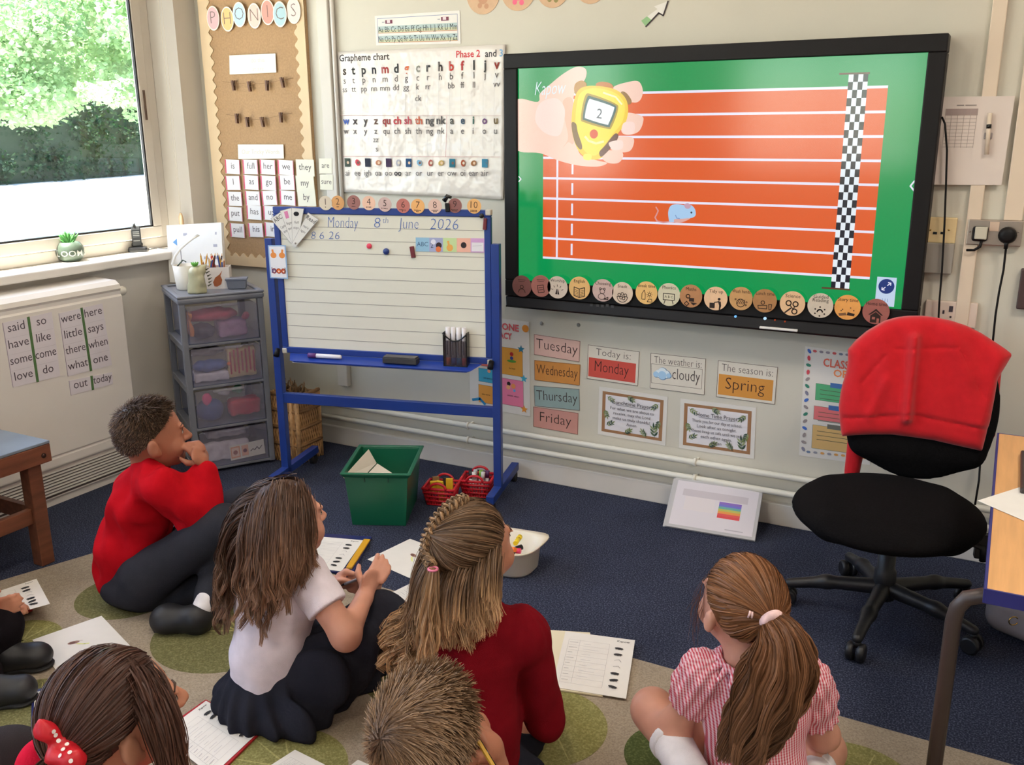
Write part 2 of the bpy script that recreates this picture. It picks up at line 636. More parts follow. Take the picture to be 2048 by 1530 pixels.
M_WALLW = mat('grey_white_wall_paint', (212, 206, 196), 0.75, vary=0.03, vscale=2.0, bump=0.08, bscale=300)
M_GLOSSW = mat('white_gloss_paint', (226, 220, 212), 0.35, vary=0.03, vscale=6)
M_FRAME = mat('window_frame_enamel', (210, 203, 192), 0.4, vary=0.04, vscale=8)
M_RUBBER = mat('black_rubber', (28, 27, 28), 0.7)
M_CEIL = mat('ceiling_tile', (232, 229, 222), 0.9, vary=0.03, vscale=40)
M_GLASS = bpy.data.materials.new('window_glass')
M_GLASS.use_nodes = True
_n = M_GLASS.node_tree
_t = _n.nodes.new('ShaderNodeBsdfTransparent'); _g = _n.nodes.new('ShaderNodeBsdfGlossy'); _x = _n.nodes.new('ShaderNodeMixShader')
_t.inputs[0].default_value = (0.96, 0.98, 0.97, 1)
_g.inputs[1].default_value = 0.02
_x.inputs[0].default_value = 0.05
_n.links.new(_t.outputs[0], _x.inputs[1]); _n.links.new(_g.outputs[0], _x.inputs[2])
_n.links.new(_x.outputs[0], _n.nodes['Material Output'].inputs[0])
struct(MB().box((XL - 0.3, YB, -0.1), (XR, 0.15, 0), M_CARPET).build('floor'))
struct(MB().box((XL - 0.3, 0, 0), (XR, 0.15, ZC), M_WALL).build('wall_front'))
struct(MB().box((XR, YB, 0), (XR + 0.15, 0.15, ZC), M_WALLW).build('wall_right'))
w = MB()
for a_, b_ in (((XL - 0.3, YB - 0.15, 0), (XR + 0.15, YB, 1.05)), ((XL - 0.3, YB - 0.15, 2.35), (XR + 0.15, YB, ZC)), ((XL - 0.3, YB - 0.15, 1.05), (-1.0, YB, 2.35)), ((0.9, YB - 0.15, 1.05), (XR + 0.15, YB, 2.35))):
 w.box(a_, b_, M_WALLW)
struct(w.build('wall_back'))
w = MB()
for a_, b_ in (((-1.0, YB - 0.1, 1.05), (0.9, YB - 0.04, 1.1)), ((-1.0, YB - 0.1, 2.3), (0.9, YB - 0.04, 2.35)), ((-1.0, YB - 0.1, 1.1), (-0.95, YB - 0.04, 2.3)), ((0.85, YB - 0.1, 1.1), (0.9, YB - 0.04, 2.3)), ((-0.08, YB - 0.1, 1.1), (-0.02, YB - 0.04, 2.3))):
 w.box(a_, b_, M_FRAME)
wf = struct(w.build('window_4'))
MB().box((-0.95, YB - 0.075, 1.1), (0.85, YB - 0.069, 2.3)).build('pane', M_GLASS, wf)
struct(MB().box((XL - 0.3, YB - 0.15, ZC), (XR + 0.15, 0.15, ZC + 0.1), M_CEIL).build('ceiling'))
# left wall with a band of windows
WZ0, WZ1 = 0.935, 2.42
WINS = [(-0.19, -1.95), (-2.15, -3.95), (-4.15, -5.95)]
w = MB()
w.box((XL - 0.165, YB, 0), (XL, 0, WZ0 - 0.035))
w.box((XL - 0.165, YB, WZ1), (XL, 0, ZC))
edges = [0.0] + [e for a, b in WINS for e in (a, b)] + [YB]
for i in range(0, len(edges), 2):
 a, b = edges[i], edges[i + 1]
 if i == 0:      # the corner pier has a splayed reveal
  pts = [(XL, 0), (XL - 0.165, 0), (XL - 0.165, b), (XL - 0.10, b), (XL, b + 0.06)]
  w.hexa([(x, y, WZ0 - 0.035) for x, y in pts], [(x, y, WZ1) for x, y in pts])
 else:
  w.box((XL - 0.165, b, WZ0 - 0.035), (XL, a, WZ1))
struct(w.build('wall_left', M_WALLW))
struct(MB().box((XL - 0.16, -6.1, WZ0 - 0.035), (XL + 0.072, -0.135, WZ0)).build('trim_1', M_GLOSSW, bevel=0.006))
for k, (a, b) in enumerate(WINS):
 wo = MB()
 xf0, xf1 = XL - 0.16, XL - 0.10
 z0, z1 = WZ0 + 0.0, WZ1
 fw = 0.05
 wo.box((xf0, b, z0), (xf1, a, z0 + fw)).box((xf0, b, z1 - fw), (xf1, a, z1))
 wo.box((xf0, a - fw, z0 + fw), (xf1, a, z1 - fw)).box((xf0, b, z0 + fw), (xf1, b + fw, z1 - fw))
 wf = struct(wo.build('window_%d' % (k + 1), M_FRAME, bevel=0.004))
 sa = MB()                                   # opening casement
 sx0, sx1 = xf1 - 0.016, xf1 + 0.014
 g0, g1, h0, h1 = a - fw - 0.004, b + fw + 0.004, z0 + fw + 0.004, z1 - fw - 0.004
 cw = 0.05
 for p, q in (((sx0, g1, h0), (sx1, g0, h0 + cw)), ((sx0, g1, h1 - cw), (sx1, g0, h1)), ((sx0, g0 - cw, h0 + cw), (sx1, g0, h1 - cw)), ((sx0, g1, h0 + cw), (sx1, g1 + cw, h1 - cw))):
  sa.box(p, q)
 sa.build('casement', M_FRAME, wf, bevel=0.004)
 ga = MB()
 i0, i1, j0, j1 = g0 - cw, g1 + cw, h0 + cw, h1 - cw
 t = 0.007; gx0, gx1 = sx1 - 0.016, sx1 - 0.003
 for p, q in (((gx0, i1, j0), (gx1, i0, j0 + t)), ((gx0, i1, j1 - t), (gx1, i0, j1)), ((gx0, i0 - t, j0), (gx1, i0, j1)), ((gx0, i1, j0), (gx1, i1 + t, j1))):
  ga.box(p, q)
 ga.build('gasket', M_RUBBER, wf)
 MB().box((sx1 - 0.022, i1, j0), (sx1 - 0.016, i0, j1)).build('pane', M_GLASS, wf)
 if k == 0:
  MB().box((sx1, g0 - 0.033, 1.52), (sx1 + 0.006, g0 - 0.025, 1.65)).build('latch', mat('bronze_latch', (92, 72, 60), 0.4), wf)
# blind cords on the reveal with a wooden pull
cord = thing('blind_cord', 'thin white blind cord with a pale wooden pull beside the window', 'cord', (-1.765, -0.20, 1.02))
for dx in (0, 0.012):
 MB().tube([(-1.772 + dx, -0.185 + dx * 0.5, 2.42), (-1.770 + dx, -0.184 + dx * 0.5, 1.6), (-1.765, -0.18, 1.08)], 0.0014, seg=6).build('string', mat('white_cord', (222, 214, 200), 0.8), cord)
MB().lathe([(0.0, 0), (0.010, 0.002), (0.012, 0.03), (0.011, 0.07), (0.007, 0.085), (0.003, 0.09)], (-1.765, -0.182, 1.005), seg=12).build('pull', mat('pale_wood', (224, 190, 150), 0.5), cord)
struct(MB().box((XL, -0.022, 0), (XR, 0, 0.088)).build('baseboard_front', M_GLOSSW, bevel=0.004))
M_PIPE = mat('white_painted_pipe', (226, 222, 208), 0.35)
for z, r, s in ((0.210, 0.0125, 'upper'), (0.143, 0.0125, 'lower')):
 t = thing('heating_pipe', 'white painted heating pipe, %s of two along the skirting' % s, 'pipe', (1, -0.045, z), 'heating pipes along the wall')
 MB().tube([(-1.70, -0.045, z), (4.5, -0.045, z)], r, seg=12).build('pipe_run', M_PIPE, t)
 for x in (-0.28, 0.75, 1.9, 3.1):
  c = MB().tube([(x - 0.006, -0.045, z), (x + 0.006, -0.045, z)], r + 0.004, seg=12)
  c.box((x - 0.004, -0.045, z - 0.006), (x + 0.004, 0, z + 0.006))
  c.build('clip', M_PIPE, t)
# boxed conduit on the wall between notice board and chart
struct(MB().box((-1.004, -0.03, 0.3), (-0.945, 0, ZC)).build('trim_2', M_WALLW, bevel=0.004))
struct(MB().tube([(-0.932, -0.014, 0.9), (-0.932, -0.014, ZC)], 0.009, seg=10).build('trim_3', M_GLOSSW))
# plastic trunking beside the screen
M_TRUNK = mat('cream_plastic_trunking', (222, 203, 182), 0.45, vary=0.03, vscale=5)
struct(MB().box((1.600, -0.022, 0.62), (1.642, 0, ZC)).build('trim_4', M_TRUNK, bevel=0.003))
struct(MB().box((1.706, -0.022, 1.18), (1.760, 0, ZC)).build('trim_5', M_TRUNK, bevel=0.003))
struct(MB().box((1.45, -0.035, 1.00), (1.575, 0, 1.10)).build('trim_6', mat('grey_trunking', (150, 143, 134), 0.5), bevel=0.003))
# ------------------------------------------------------------------ added ceiling panels, unseen, put in to brighten the interior against the window light
M_DIFF = mat('fill_diffuser', (255, 244, 228), 0.6, emit=2.0)
for i, (lx, ly) in enumerate(((0.2, -1.7), (2.6, -1.7), (0.2, -4.4), (2.6, -4.4))):
 nm = ['above the rug', 'above the desk', 'behind the camera by the windows', 'at the back of the room'][i]
 t = thing('fill_ceiling_light', 'white square ceiling light panel ' + nm, 'ceiling light', (lx, ly, ZC), 'ceiling light panels')
 f = MB()
 for p, q in (((lx - 0.31, ly - 0.31, ZC - 0.03), (lx + 0.31, ly - 0.28, ZC)), ((lx - 0.31, ly + 0.28, ZC - 0.03), (lx + 0.31, ly + 0.31, ZC)),
     ((lx - 0.31, ly - 0.28, ZC - 0.03), (lx - 0.28, ly + 0.28, ZC)), ((lx + 0.28, ly - 0.28, ZC - 0.03), (lx + 0.31, ly + 0.28, ZC))):
  f.box(p, q)
 f.build('frame', M_GLOSSW, t)
 MB().box((lx - 0.28, ly - 0.28, ZC - 0.012), (lx + 0.28, ly + 0.28, ZC - 0.002)).build('diffuser', M_DIFF, t)
 la = bpy.data.lights.new('fill_lamp', 'AREA')
 la.shape = 'SQUARE'; la.size = 0.56; la.energy = FILL_W * (1.5 if lx > 1 else 0.8); la.color = (1.0, 0.90, 0.78)
 lo = bpy.data.objects.new('fill_lamp', la); COL.objects.link(lo)
 lo.location = (lx, ly, ZC - 0.035)
# daylight portals in the windows (they only guide sampling)
for a, b in WINS:
 la = bpy.data.lights.new('portal', 'AREA')
 la.shape = 'RECTANGLE'; la.size = WZ1 - WZ0; la.size_y = abs(a - b)
 la.cycles.is_portal = True
 lo = bpy.data.objects.new('portal', la); COL.objects.link(lo)
 lo.location = (XL - 0.2, (a + b) / 2, (WZ0 + WZ1) / 2)
 lo.rotation_euler = (0, math.radians(-90), 0)
# ================================================================== outside the window
M_YARD = mat('pale_concrete', (214, 208, 196), 0.9, vary=0.08, vscale=1.0)
struct(MB().box((-60, -60, -0.45), (60, 60, -0.35), M_YARD).build('ground_outside'))
def leaf_cloud(n, centres, radii, size, seed, flat=0.6):
 r = np.random.default_rng(seed)
 c = np.asarray(centres, float); rad = np.asarray(radii, float)
 k = r.integers(0, len(c), n)
 d = r.normal(size=(n, 3)); d /= np.linalg.norm(d, axis=1, keepdims=True)
 p = c[k] + d * rad[k] * (r.uniform(0.55, 1.0, n) ** 0.6)[:, None]
 a = r.normal(size=(n, 3)); a[:, 2] *= flat; a /= np.linalg.norm(a, axis=1, keepdims=True)
 nrm = d * 0.6 + r.normal(size=(n, 3)) * 0.7; nrm[:, 2] += 0.5
 b = np.cross(nrm, a); b /= np.linalg.norm(b, axis=1, keepdims=True) + 1e-9
 nn = np.cross(a, b)
 s = size * r.uniform(0.6, 1.3, n)[:, None]
 V = np.stack([p, p + a * s * 0.5 + b * s * 0.42 - nn * s * 0.1, p + a * s, p + a * s * 0.5 - b * s * 0.42 - nn * s * 0.1], 1).reshape(-1, 3)
 F = np.arange(n * 4).reshape(-1, 4)
 return V, F
def leafmat(name, rgb, dark):
 m = mat(name, rgb, 0.55, vary=0.35, vscale=1.2, spec=0.4)
 b = m.node_tree.nodes['Principled BSDF']
 tr = m.node_tree.nodes.new('ShaderNodeBsdfTranslucent'); tr.inputs[0].default_value = (*lin(dark), 1)
 mx = m.node_tree.nodes.new('ShaderNodeMixShader'); mx.inputs[0].default_value = 0.35
 out = m.node_tree.nodes['Material Output']
 m.node_tree.links.new(b.outputs[0], mx.inputs[1]); m.node_tree.links.new(tr.outputs[0], mx.inputs[2])
 m.node_tree.links.new(mx.outputs[0], out.inputs[0])
 return m
M_LEAF = leafmat('maple_leaf', (146, 178, 136), (168, 200, 140))
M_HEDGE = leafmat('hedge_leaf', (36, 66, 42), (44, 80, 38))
M_BARK = mat('bark', (74, 62, 50), 0.9, vary=0.3, vscale=6, bump=0.6, bscale=20)
hp0, hp1 = PZ(-60, 374, -0.35), PZ(330, 346, -0.35)      # foot of the hedge
hd = unit(hp1 - hp0)
hn = np.array([-hd[1], hd[0], 0.0])
if hn @ (CAM - hp0) > 0:
 hn = -hn
hedge = thing('hedge', 'dark green clipped hedge standing far beyond the playground', 'hedge', (hp0 + hp1) / 2)
core = MB()
A, B = hp0 - hd * 8, hp1 + hd * 10
core.hexa([A, B, B + hn * 1.6, A + hn * 1.6], [A + np.array([0, 0, 3.0]) + hn * 0.2, B + np.array([0, 0, 3.0]) + hn * 0.2, B + hn * 1.5 + np.array([0, 0, 3.0]), A + hn * 1.5 + np.array([0, 0, 3.0])])
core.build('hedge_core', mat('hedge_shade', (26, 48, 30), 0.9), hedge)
cs, rs = [], []
_r = np.random.default_rng(3)
Lh = np.linalg.norm(B - A)
for i in range(240):
 cs.append(A + hd * _r.uniform(0, Lh) + hn * _r.uniform(-0.1, 0.5) + np.array([0, 0, _r.uniform(0.1, 3.2)])); rs.append([0.6, 0.6, 0.5])
V, F = leaf_cloud(15000, cs, rs, 0.17, 5)
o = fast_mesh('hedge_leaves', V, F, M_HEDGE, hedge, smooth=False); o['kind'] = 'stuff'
tc0 = PD(120, -40, 15.0)
tree = thing('maple_tree', 'leafy green tree with drooping branches outside the window', 'tree', (tc0[0], tc0[1], -0.35))
tb = MB()
tx, ty = PD(-620, 300, 15.0)[:2]
tb.tube([(tx, ty, -0.4), (tx + 0.1, ty, 1.6), (tx - 0.1, ty + 0.1, 3.6), (tx + 0.2, ty, 7)], [0.28, 0.24, 0.2, 0.1], seg=12)
tb.build('trunk', M_BARK, tree)
cs, rs = [], []
lim = MB()
for i in range(150):
 u_, v_ = _r.uniform(-330, 420), _r.uniform(-420, 235)
 if i >= 95: u_, v_ = _r.uniform(-60, 340), _r.uniform(20, 250)
 d_ = _r.uniform(12.2, 17.5)
 if v_ > 150:
  v_ = 150 + (v_ - 150) * _r.uniform(0.3, 1)
 p = PD(u_, v_, d_)
 cs.append(p); rs.append([_r.uniform(0.4, 0.85), _r.uniform(0.4, 0.85), _r.uniform(0.18, 0.42)])
 if i % 3 == 0 and u_ < -120:
  z0 = min(max(p[2] + 0.3, 1.6), 6)
  lim.tube([(tx, ty, z0), (p + np.array([tx, ty, z0])) / 2 + np.array([0, 0, 0.5]), p], [0.05, 0.03, 0.012], seg=6)
lim.build('branches', M_BARK, tree)
V, F = leaf_cloud(66000, cs, rs, 0.088, 8)
o = fast_mesh('crown', V, F, M_LEAF, tree, smooth=False); o['kind'] = 'stuff'
# ================================================================== interactive screen
SY = -0.09
M_TVB = mat('black_screen_bezel', (19, 16, 17), 0.5, vary=0.05, vscale=10, spec=0.25)
M_TVB2 = mat('black_gloss_strip', (16, 15, 16), 0.18)
tv = thing('interactive_screen', 'large black wall mounted interactive screen showing an orange running track', 'screen', (0.72, -0.05, 0.78))
bx0, bx1, bz0, bz1 = -0.058, 1.493, 0.815, 1.746
ax0, ax1, az0, az1 = 0.0, 1.439, 0.882, 1.692
b = MB()
yf, yb = SY - 0.012, -0.012
b.box((bx0, yf, az1), (bx1, yb, bz1)).box((bx0, yf, bz0), (bx1, yb, az0)).box((bx0, yf, az0), (ax0, yb, az1)).box((ax1, yf, az0), (bx1, yb, az1))
b.build('bezel', M_TVB, tv, bevel=0.004)
b = MB()
b.hexa([(bx0 + 0.014, SY - 0.03, 0.774), (bx1 - 0.014, SY - 0.03, 0.774), (bx1 - 0.014, -0.03, 0.774), (bx0 + 0.014, -0.03, 0.774)],
    [(bx0 + 0.004, SY - 0.016, 0.814), (bx1 - 0.004, SY - 0.016, 0.814), (bx1 - 0.004, -0.02, 0.814), (bx0 + 0.004, -0.02, 0.814)])
chin = b.build('control_strip', M_TVB, tv, bevel=0.004)
MB().box((bx0 + 0.014, SY - 0.032, 0.774), (bx1 - 0.014, SY - 0.027, 0.780)).build('lower_lip', M_TVB2, chin)
MB().box((bx0 + 0.1, -0.04, 0.9), (bx1 - 0.1, -0.0, 1.6)).build('wall_mount', M_TVB, tv)
def chinp(u, v):
 return PP(u, v, np.array([0, SY - 0.0305, 0.774]), unit(np.cross(np.array([1.0, 0, 0]), np.array([0, -0.014, -0.04]))))
for i, (u, v, rgb, r) in enumerate([(1471, 633, (120, 190, 255), 0.0045), (1530, 637, (180, 220, 255), 0.0055), (1550, 640, (150, 60, 30), 0.003), (1570, 643, (150, 60, 30), 0.003), (1359, 606, (190, 190, 190), 0.003)]):
 p = chinp(u, v)
 MB().lathe([(r, -0.002), (r, 0.002)], p, seg=12, M=Matrix.Rotation(math.radians(90), 4, 'X'), smooth=False).build('indicator_light', glow(rgb, 1.2), chin)
for u, v in ((1183, 610), (1195, 611), (1205, 612), (1215, 611), (1225, 613)):
 p = chinp(u, v)
 MB().box((p[0] - 0.006, p[1] - 0.0015, p[2] - 0.005), (p[0] + 0.006, p[1] + 0.001, p[2] + 0.005)).build('port', mat('port_grey', (110, 110, 112) if u > 1210 else (54, 52, 52), 0.5), chin)
p0, p1 = chinp(1521, 651), chinp(1597, 657)
MB().box((p0[0], SY - 0.042, p0[2] - 0.008), (p1[0], SY - 0.0305, p0[2])).build('pen_rest', mat('white_plastic', (226, 222, 216), 0.4), chin, bevel=0.002)
class Screen(Sheet):
 def __init__(s):
  MBq = [np.array([ax0, SY, az1]), np.array([ax1, SY, az1]), np.array([ax1, SY, az0]), np.array([ax0, SY, az0])]
  super().__init__('display', None, None, MBq, glow((8, 150, 78)), 0.0008, parent=tv)
 def px(s, u, v):
  p = PY(u, v, SY)
  return p[0] - ax0, az1 - p[2]
 def pg(s, pts, rgb):
  return s.poly([s.px(*p) for p in pts], rgb, glow(rgb))
 def ln(s, pts, wd, rgb):
  return s.line([s.px(*p) for p in pts], wd, rgb, glow(rgb))
scr = Screen()
def smooth_loop(pts, n=6):
 """closed Catmull-Rom through pts"""
 pts = [np.array(p, float) for p in pts]
 N = len(pts); out = []
 for i in range(N):
  p0, p1, p2, p3 = pts[i - 1], pts[i], pts[(i + 1) % N], pts[(i + 2) % N]
  for k in range(n):
   t = k / n
   out.append(tuple(0.5 * ((2 * p1) + (-p0 + p2) * t + (2 * p0 - 5 * p1 + 4 * p2 - p3) * t * t + (-p0 + 3 * p1 - 3 * p2 + p3) * t ** 3)))
 return out
OR_, WH = (226, 92, 34), (236, 232, 250)
tx0, tx1 = 0.108, 1.331
ys = [0.099 + (0.713 - 0.099) * i / 8 for i in range(9)]
scr.rect(tx0, ys[0], tx1, ys[8], OR_, glow(OR_))
for y in ys:
 scr.rect(tx0, y - 0.0042, tx1, y + 0.0042, WH, glow(WH))
vx1 = scr.px(1114.5, 420)[0]; vx2 = scr.px(1144.5, 420)[0]
scr.rect(vx1 - 0.004, ys[0], vx1 + 0.004, ys[8], WH, glow(WH))
for i in range(8):
 yc = (ys[i] + ys[i + 1]) / 2
 scr.rect(vx2 - 0.004, yc - 0.022, vx2 + 0.004, yc + 0.022, WH, glow(WH))
# chequered finish strip
c0, c1 = scr.px(1698, 148), scr.px(1737, 148)
d0 = scr.px(1660, 577)
cw = (c1[0] - c0[0]) / 4; nr = 28; ch = (d0[1] - c0[1]) / nr
scr.rect(c0[0], c0[1], c1[0], d0[1], (235, 243, 250), glow((235, 243, 250)))
for r_ in range(nr):
 for c_ in range(4):
  if (r_ + c_) % 2:
   scr.layer -= 1 if (r_ or c_ > 1) else 0
   scr.rect(c0[0] + c_ * cw, c0[1] + r_ * ch, c0[0] + (c_ + 1) * cw, c0[1] + (r_ + 1) * ch, (28, 26, 40), glow((28, 26, 40)))
for yy in (c0[1], d0[1]):
 scr.rect(c0[0] - 0.03, yy - 0.004, c1[0] + 0.004, yy + 0.002, (96, 62, 40), glow((96, 62, 40)))
# the cartoon hand and stopwatch
def z4(pts): return [(1000 + x * 0.24414, 50 + y * 0.24414) for x, y in pts]
SK, SK2, SK3 = (246, 204, 186), (236, 184, 160), (250, 216, 206)
scr.pg(smooth_loop(z4([(130, 620), (310, 630), (330, 560), (420, 480), (520, 400), (620, 345), (690, 350), (712, 390), (690, 460), (620, 520), (600, 700), (620, 900), (660, 1060), (800, 1110), (880, 1130), (800, 1160), (640, 1150), (480, 1110), (330, 1050), (150, 1030), (130, 900)])), SK)
scr.pg(smooth_loop(z4([(520, 620), (600, 620), (610, 950), (560, 960), (520, 1000), (560, 920), (530, 760)])), SK2)
scr.pg(smooth_loop(z4([(330, 640), (460, 600), (530, 680), (525, 800), (490, 900), (420, 905), (340, 860), (290, 770)])), SK3)
scr.pg(smooth_loop(z4([(930, 510), (1060, 465), (1140, 465), (1172, 540), (1150, 615), (1090, 635), (960, 590)])), SK)
scr.pg(smooth_loop(z4([(1040, 720), (1160, 745), (1175, 790), (1140, 870), (1060, 900), (1000, 880), (1000, 800)])), SK)
scr.pg(smooth_loop(z4([(940, 920), (1080, 920), (1098, 970), (1060, 1035), (960, 1040), (900, 1000)])), SK)
scr.pg(smooth_loop(z4([(860, 1030), (990, 1035), (1010, 1080), (970, 1130), (890, 1130), (840, 1090)])), SK)
scr.pg(smooth_loop(z4([(620, 480), (670, 455), (710, 480), (700, 530), (640, 580), (610, 540)])), (190, 130, 50))
scr.pg(smooth_loop(z4([(790, 480), (840, 465), (910, 480), (930, 520), (880, 540), (800, 520)])), (196, 110, 30))
scr.pg(smooth_loop(z4([(1000, 545), (1040, 560), (1080, 620), (1065, 650), (1030, 640), (990, 580)])), (150, 105, 50))
scr.pg(smooth_loop(z4([(640, 540), (720, 500), (850, 505), (960, 535), (1030, 600), (1052, 690), (1030, 800), (960, 900), (880, 1010), (830, 1090), (740, 1100), (660, 1050), (610, 950), (588, 820), (600, 660)])), (240, 200, 40))
scr.pg(smooth_loop(z4([(660, 560), (740, 520), (850, 525), (950, 560), (1010, 620), (1025, 700), (1000, 800), (930, 890), (860, 980), (800, 1060), (740, 1065), (680, 1010), (640, 900), (620, 800), (630, 660)])), (248, 222, 66))
scr.pg(smooth_loop(z4([(590, 800), (625, 810), (640, 880), (675, 990), (660, 1020), (620, 970), (595, 880)])), (120, 84, 40))
scr.pg(smooth_loop(z4([(940, 893), (972, 905), (950, 960), (880, 1040), (830, 1080), (816, 1040), (860, 990)])), (96, 40, 30))
scr.pg(smooth_loop(z4([(900, 960), (1000, 945), (1005, 1010), (940, 1025), (905, 1000)])), SK3)
scr.pg(smooth_loop(z4([(1020, 800), (1100, 800), (1100, 880), (1040, 895), (1000, 860)])), SK3)
scr.pg(smooth_loop(z4([(700, 580), (760, 570), (940, 640), (970, 690), (920, 830), (880, 850), (700, 800), (665, 760)]), 5), (170, 140, 40))
scr.pg(smooth_loop(z4([(715, 595), (765, 590), (930, 650), (955, 690), (908, 815), (880, 835), (710, 785), (680, 755)]), 5), (40, 84, 90))
scr.pg(smooth_loop(z4([(728, 618), (770, 615), (920, 665), (935, 695), (895, 800), (870, 815), (720, 770), (698, 745)]), 5), (236, 244, 252))
x_, y_ = scr.px(*z4([(812, 765)])[0])
scr.text('2', x_, y_, 0.050, (70, 74, 96), m=glow((70, 74, 96)), rot=math.radians(8))
x_, y_ = scr.px(*z4([(771, 893)])[0]); scr.disc(x_, y_, 0.0165, (216, 66, 30), m=glow((216, 66, 30)))
scr.pg(smooth_loop(z4([(690, 1060), (750, 1060), (745, 1105), (690, 1100)]), 3), (240, 232, 90))
scr.ln(z4([(700, 915), (730, 950), (790, 970), (850, 955)]), 0.008, (252, 240, 170))
scr.ln(z4([(850, 555), (950, 590), (1000, 650)]), 0.006, (252, 246, 190))
x_, y_ = scr.px(*z4([(288, 575)])[0])
scr.text('Kapow', x_, y_, 0.070, (214, 232, 244), 'l', shear=0.3, m=glow((222, 236, 246)), maxw=0.13, rot=math.radians(-1), bold=-0.008)
# the mouse
def z5(pts): return [(1000 + x * 0.24414, 380 + y * 0.24414) for x, y in pts]
scr.ln(z5([(1280, 140), (1298, 170), (1285, 200), (1272, 225), (1290, 255), (1340, 265), (1400, 258)]), 0.005, (214, 150, 150))
scr.pg(smooth_loop(z5([(1385, 240), (1380, 180), (1400, 130), (1450, 115), (1520, 125), (1570, 125), (1600, 160), (1604, 205), (1580, 225), (1530, 235), (1470, 240), (1440, 260), (1395, 262)])), (170, 206, 240))
scr.pg(smooth_loop(z5([(1510, 120), (1540, 108), (1565, 125), (1555, 150), (1525, 150)])), (200, 160, 180))
scr.pg(smooth_loop(z5([(1430, 240), (1500, 235), (1560, 232), (1500, 262), (1440, 265)])), (226, 170, 160))
x_, y_ = scr.px(*z5([(1570, 184)])[0]); scr.disc(x_, y_, 0.0035, (30, 40, 60), m=glow((30, 40, 60)))
scr.ln(z5([(1440, 205), (1450, 230), (1475, 235)]), 0.003, (120, 150, 200))
# button, arrows
bq = [scr.px(u, v) for u, v in ((1755, 553), (1795, 553), (1791, 606), (1749, 600))]
scr.rect(bq[0][0], bq[0][1], bq[1][0] - 0.001, bq[0][1] + 0.098, (196, 214, 236), glow((196, 214, 236)))
cx_, cy_ = scr.px(1773, 572.5)
scr.disc(cx_, cy_, 0.025, (34, 56, 120), m=glow((34, 56, 120)), n=28)
for sg in (1, -1):
 scr.line([(cx_ + sg * 0.003, cy_ - sg * 0.003), (cx_ + sg * 0.013, cy_ - sg * 0.012)], 0.003, WH, glow(WH))
 scr.line([(cx_ + sg * 0.005, cy_ - sg * 0.013), (cx_ + sg * 0.013, cy_ - sg * 0.012), (cx_ + sg * 0.013, cy_ - sg * 0.004)], 0.003, WH, glow(WH))
scr.text('111', cx_, cy_ + 0.052, 0.016, (120, 130, 150), m=glow((120, 140, 180)))
scr.ln([(1829, 362), (1821, 372), (1828, 381)], 0.005, WH)
scr.ln([(1038.5, 353), (1043, 358), (1038.5, 363)], 0.004, WH)
scr.done('screen_picture', 'screen_lettering')
# ------------------------------------------------------------------ round timetable cards on the screen's lower edge
DK = (52, 36, 30)
def face_icon(s, x, y, r): s.ring(x, y - 0.1 * r, 0.16 * r, 0.06 * r, DK); s.ring(x, y + 0.42 * r, 0.34 * r, 0.06 * r, DK, a0=180, a1=360)
def box_icon(s, x, y, r): s.line([(x - .35 * r, y - .2 * r), (x + .25 * r, y - .3 * r), (x + .35 * r, y + .35 * r), (x - .25 * r, y + .45 * r)], .06 * r, DK, closed=True); s.line([(x - .2 * r, y), (x + .2 * r, y - .05 * r)], .05 * r, DK); s.line([(x - .18 * r, y + .2 * r), (x + .22 * r, y + .14 * r)], .05 * r, DK)
def pray_icon(s, x, y, r):
 for k in (-1, 1): s.poly([(x + k * .02 * r, y - .05 * r), (x + k * .08 * r, y), (x + k * .2 * r, y + .45 * r), (x + k * .02 * r, y + .45 * r)], DK)
 for a in range(200, 341, 35): s.line([(x + .45 * r * math.cos(math.radians(a)), y + .45 * r * math.sin(math.radians(a)) + .2 * r), (x + .62 * r * math.cos(math.radians(a)), y + .62 * r * math.sin(math.radians(a)) + .2 * r)], .05 * r, DK)
def book_icon(s, x, y, r):
 for k in (-1, 1):
  s.line([(x, y - .1 * r), (x + k * .5 * r, y - .25 * r), (x + k * .5 * r, y + .5 * r), (x, y + .65 * r)], .07 * r, DK, closed=True)
  for j in range(4): s.line([(x + k * .1 * r, y + (.08 + j * .14) * r), (x + k * .42 * r, y + (-.02 + j * .14) * r)], .035 * r, DK)
def bear_icon(s, x, y, r):
 s.ring(x - .05 * r, y - .1 * r, .22 * r, .05 * r, DK); s.ring(x - .25 * r, y - .3 * r, .09 * r, .05 * r, DK); s.ring(x + .15 * r, y - .3 * r, .09 * r, .05 * r, DK)
 s.ring(x - .1 * r, y + .38 * r, .32 * r, .05 * r, DK, ry=.26 * r); s.line([(x + .1 * r, y + .6 * r), (x + .5 * r, y + .4 * r), (x + .5 * r, y + .6 * r)], .07 * r, DK, closed=True)
def bowl_icon(s, x, y, r):
 s.ring(x, y + .15 * r, .5 * r, .06 * r, DK, a0=0, a1=180); s.line([(x - .5 * r, y + .15 * r), (x + .5 * r, y + .15 * r)], .06 * r, DK)
 for dx, dy in ((-.3, .0), (0, -.1), (.3, .0), (-.12, .25), (.14, .3)): s.ring(x + dx * r, y + dy * r, .13 * r, .06 * r, DK, n=10)
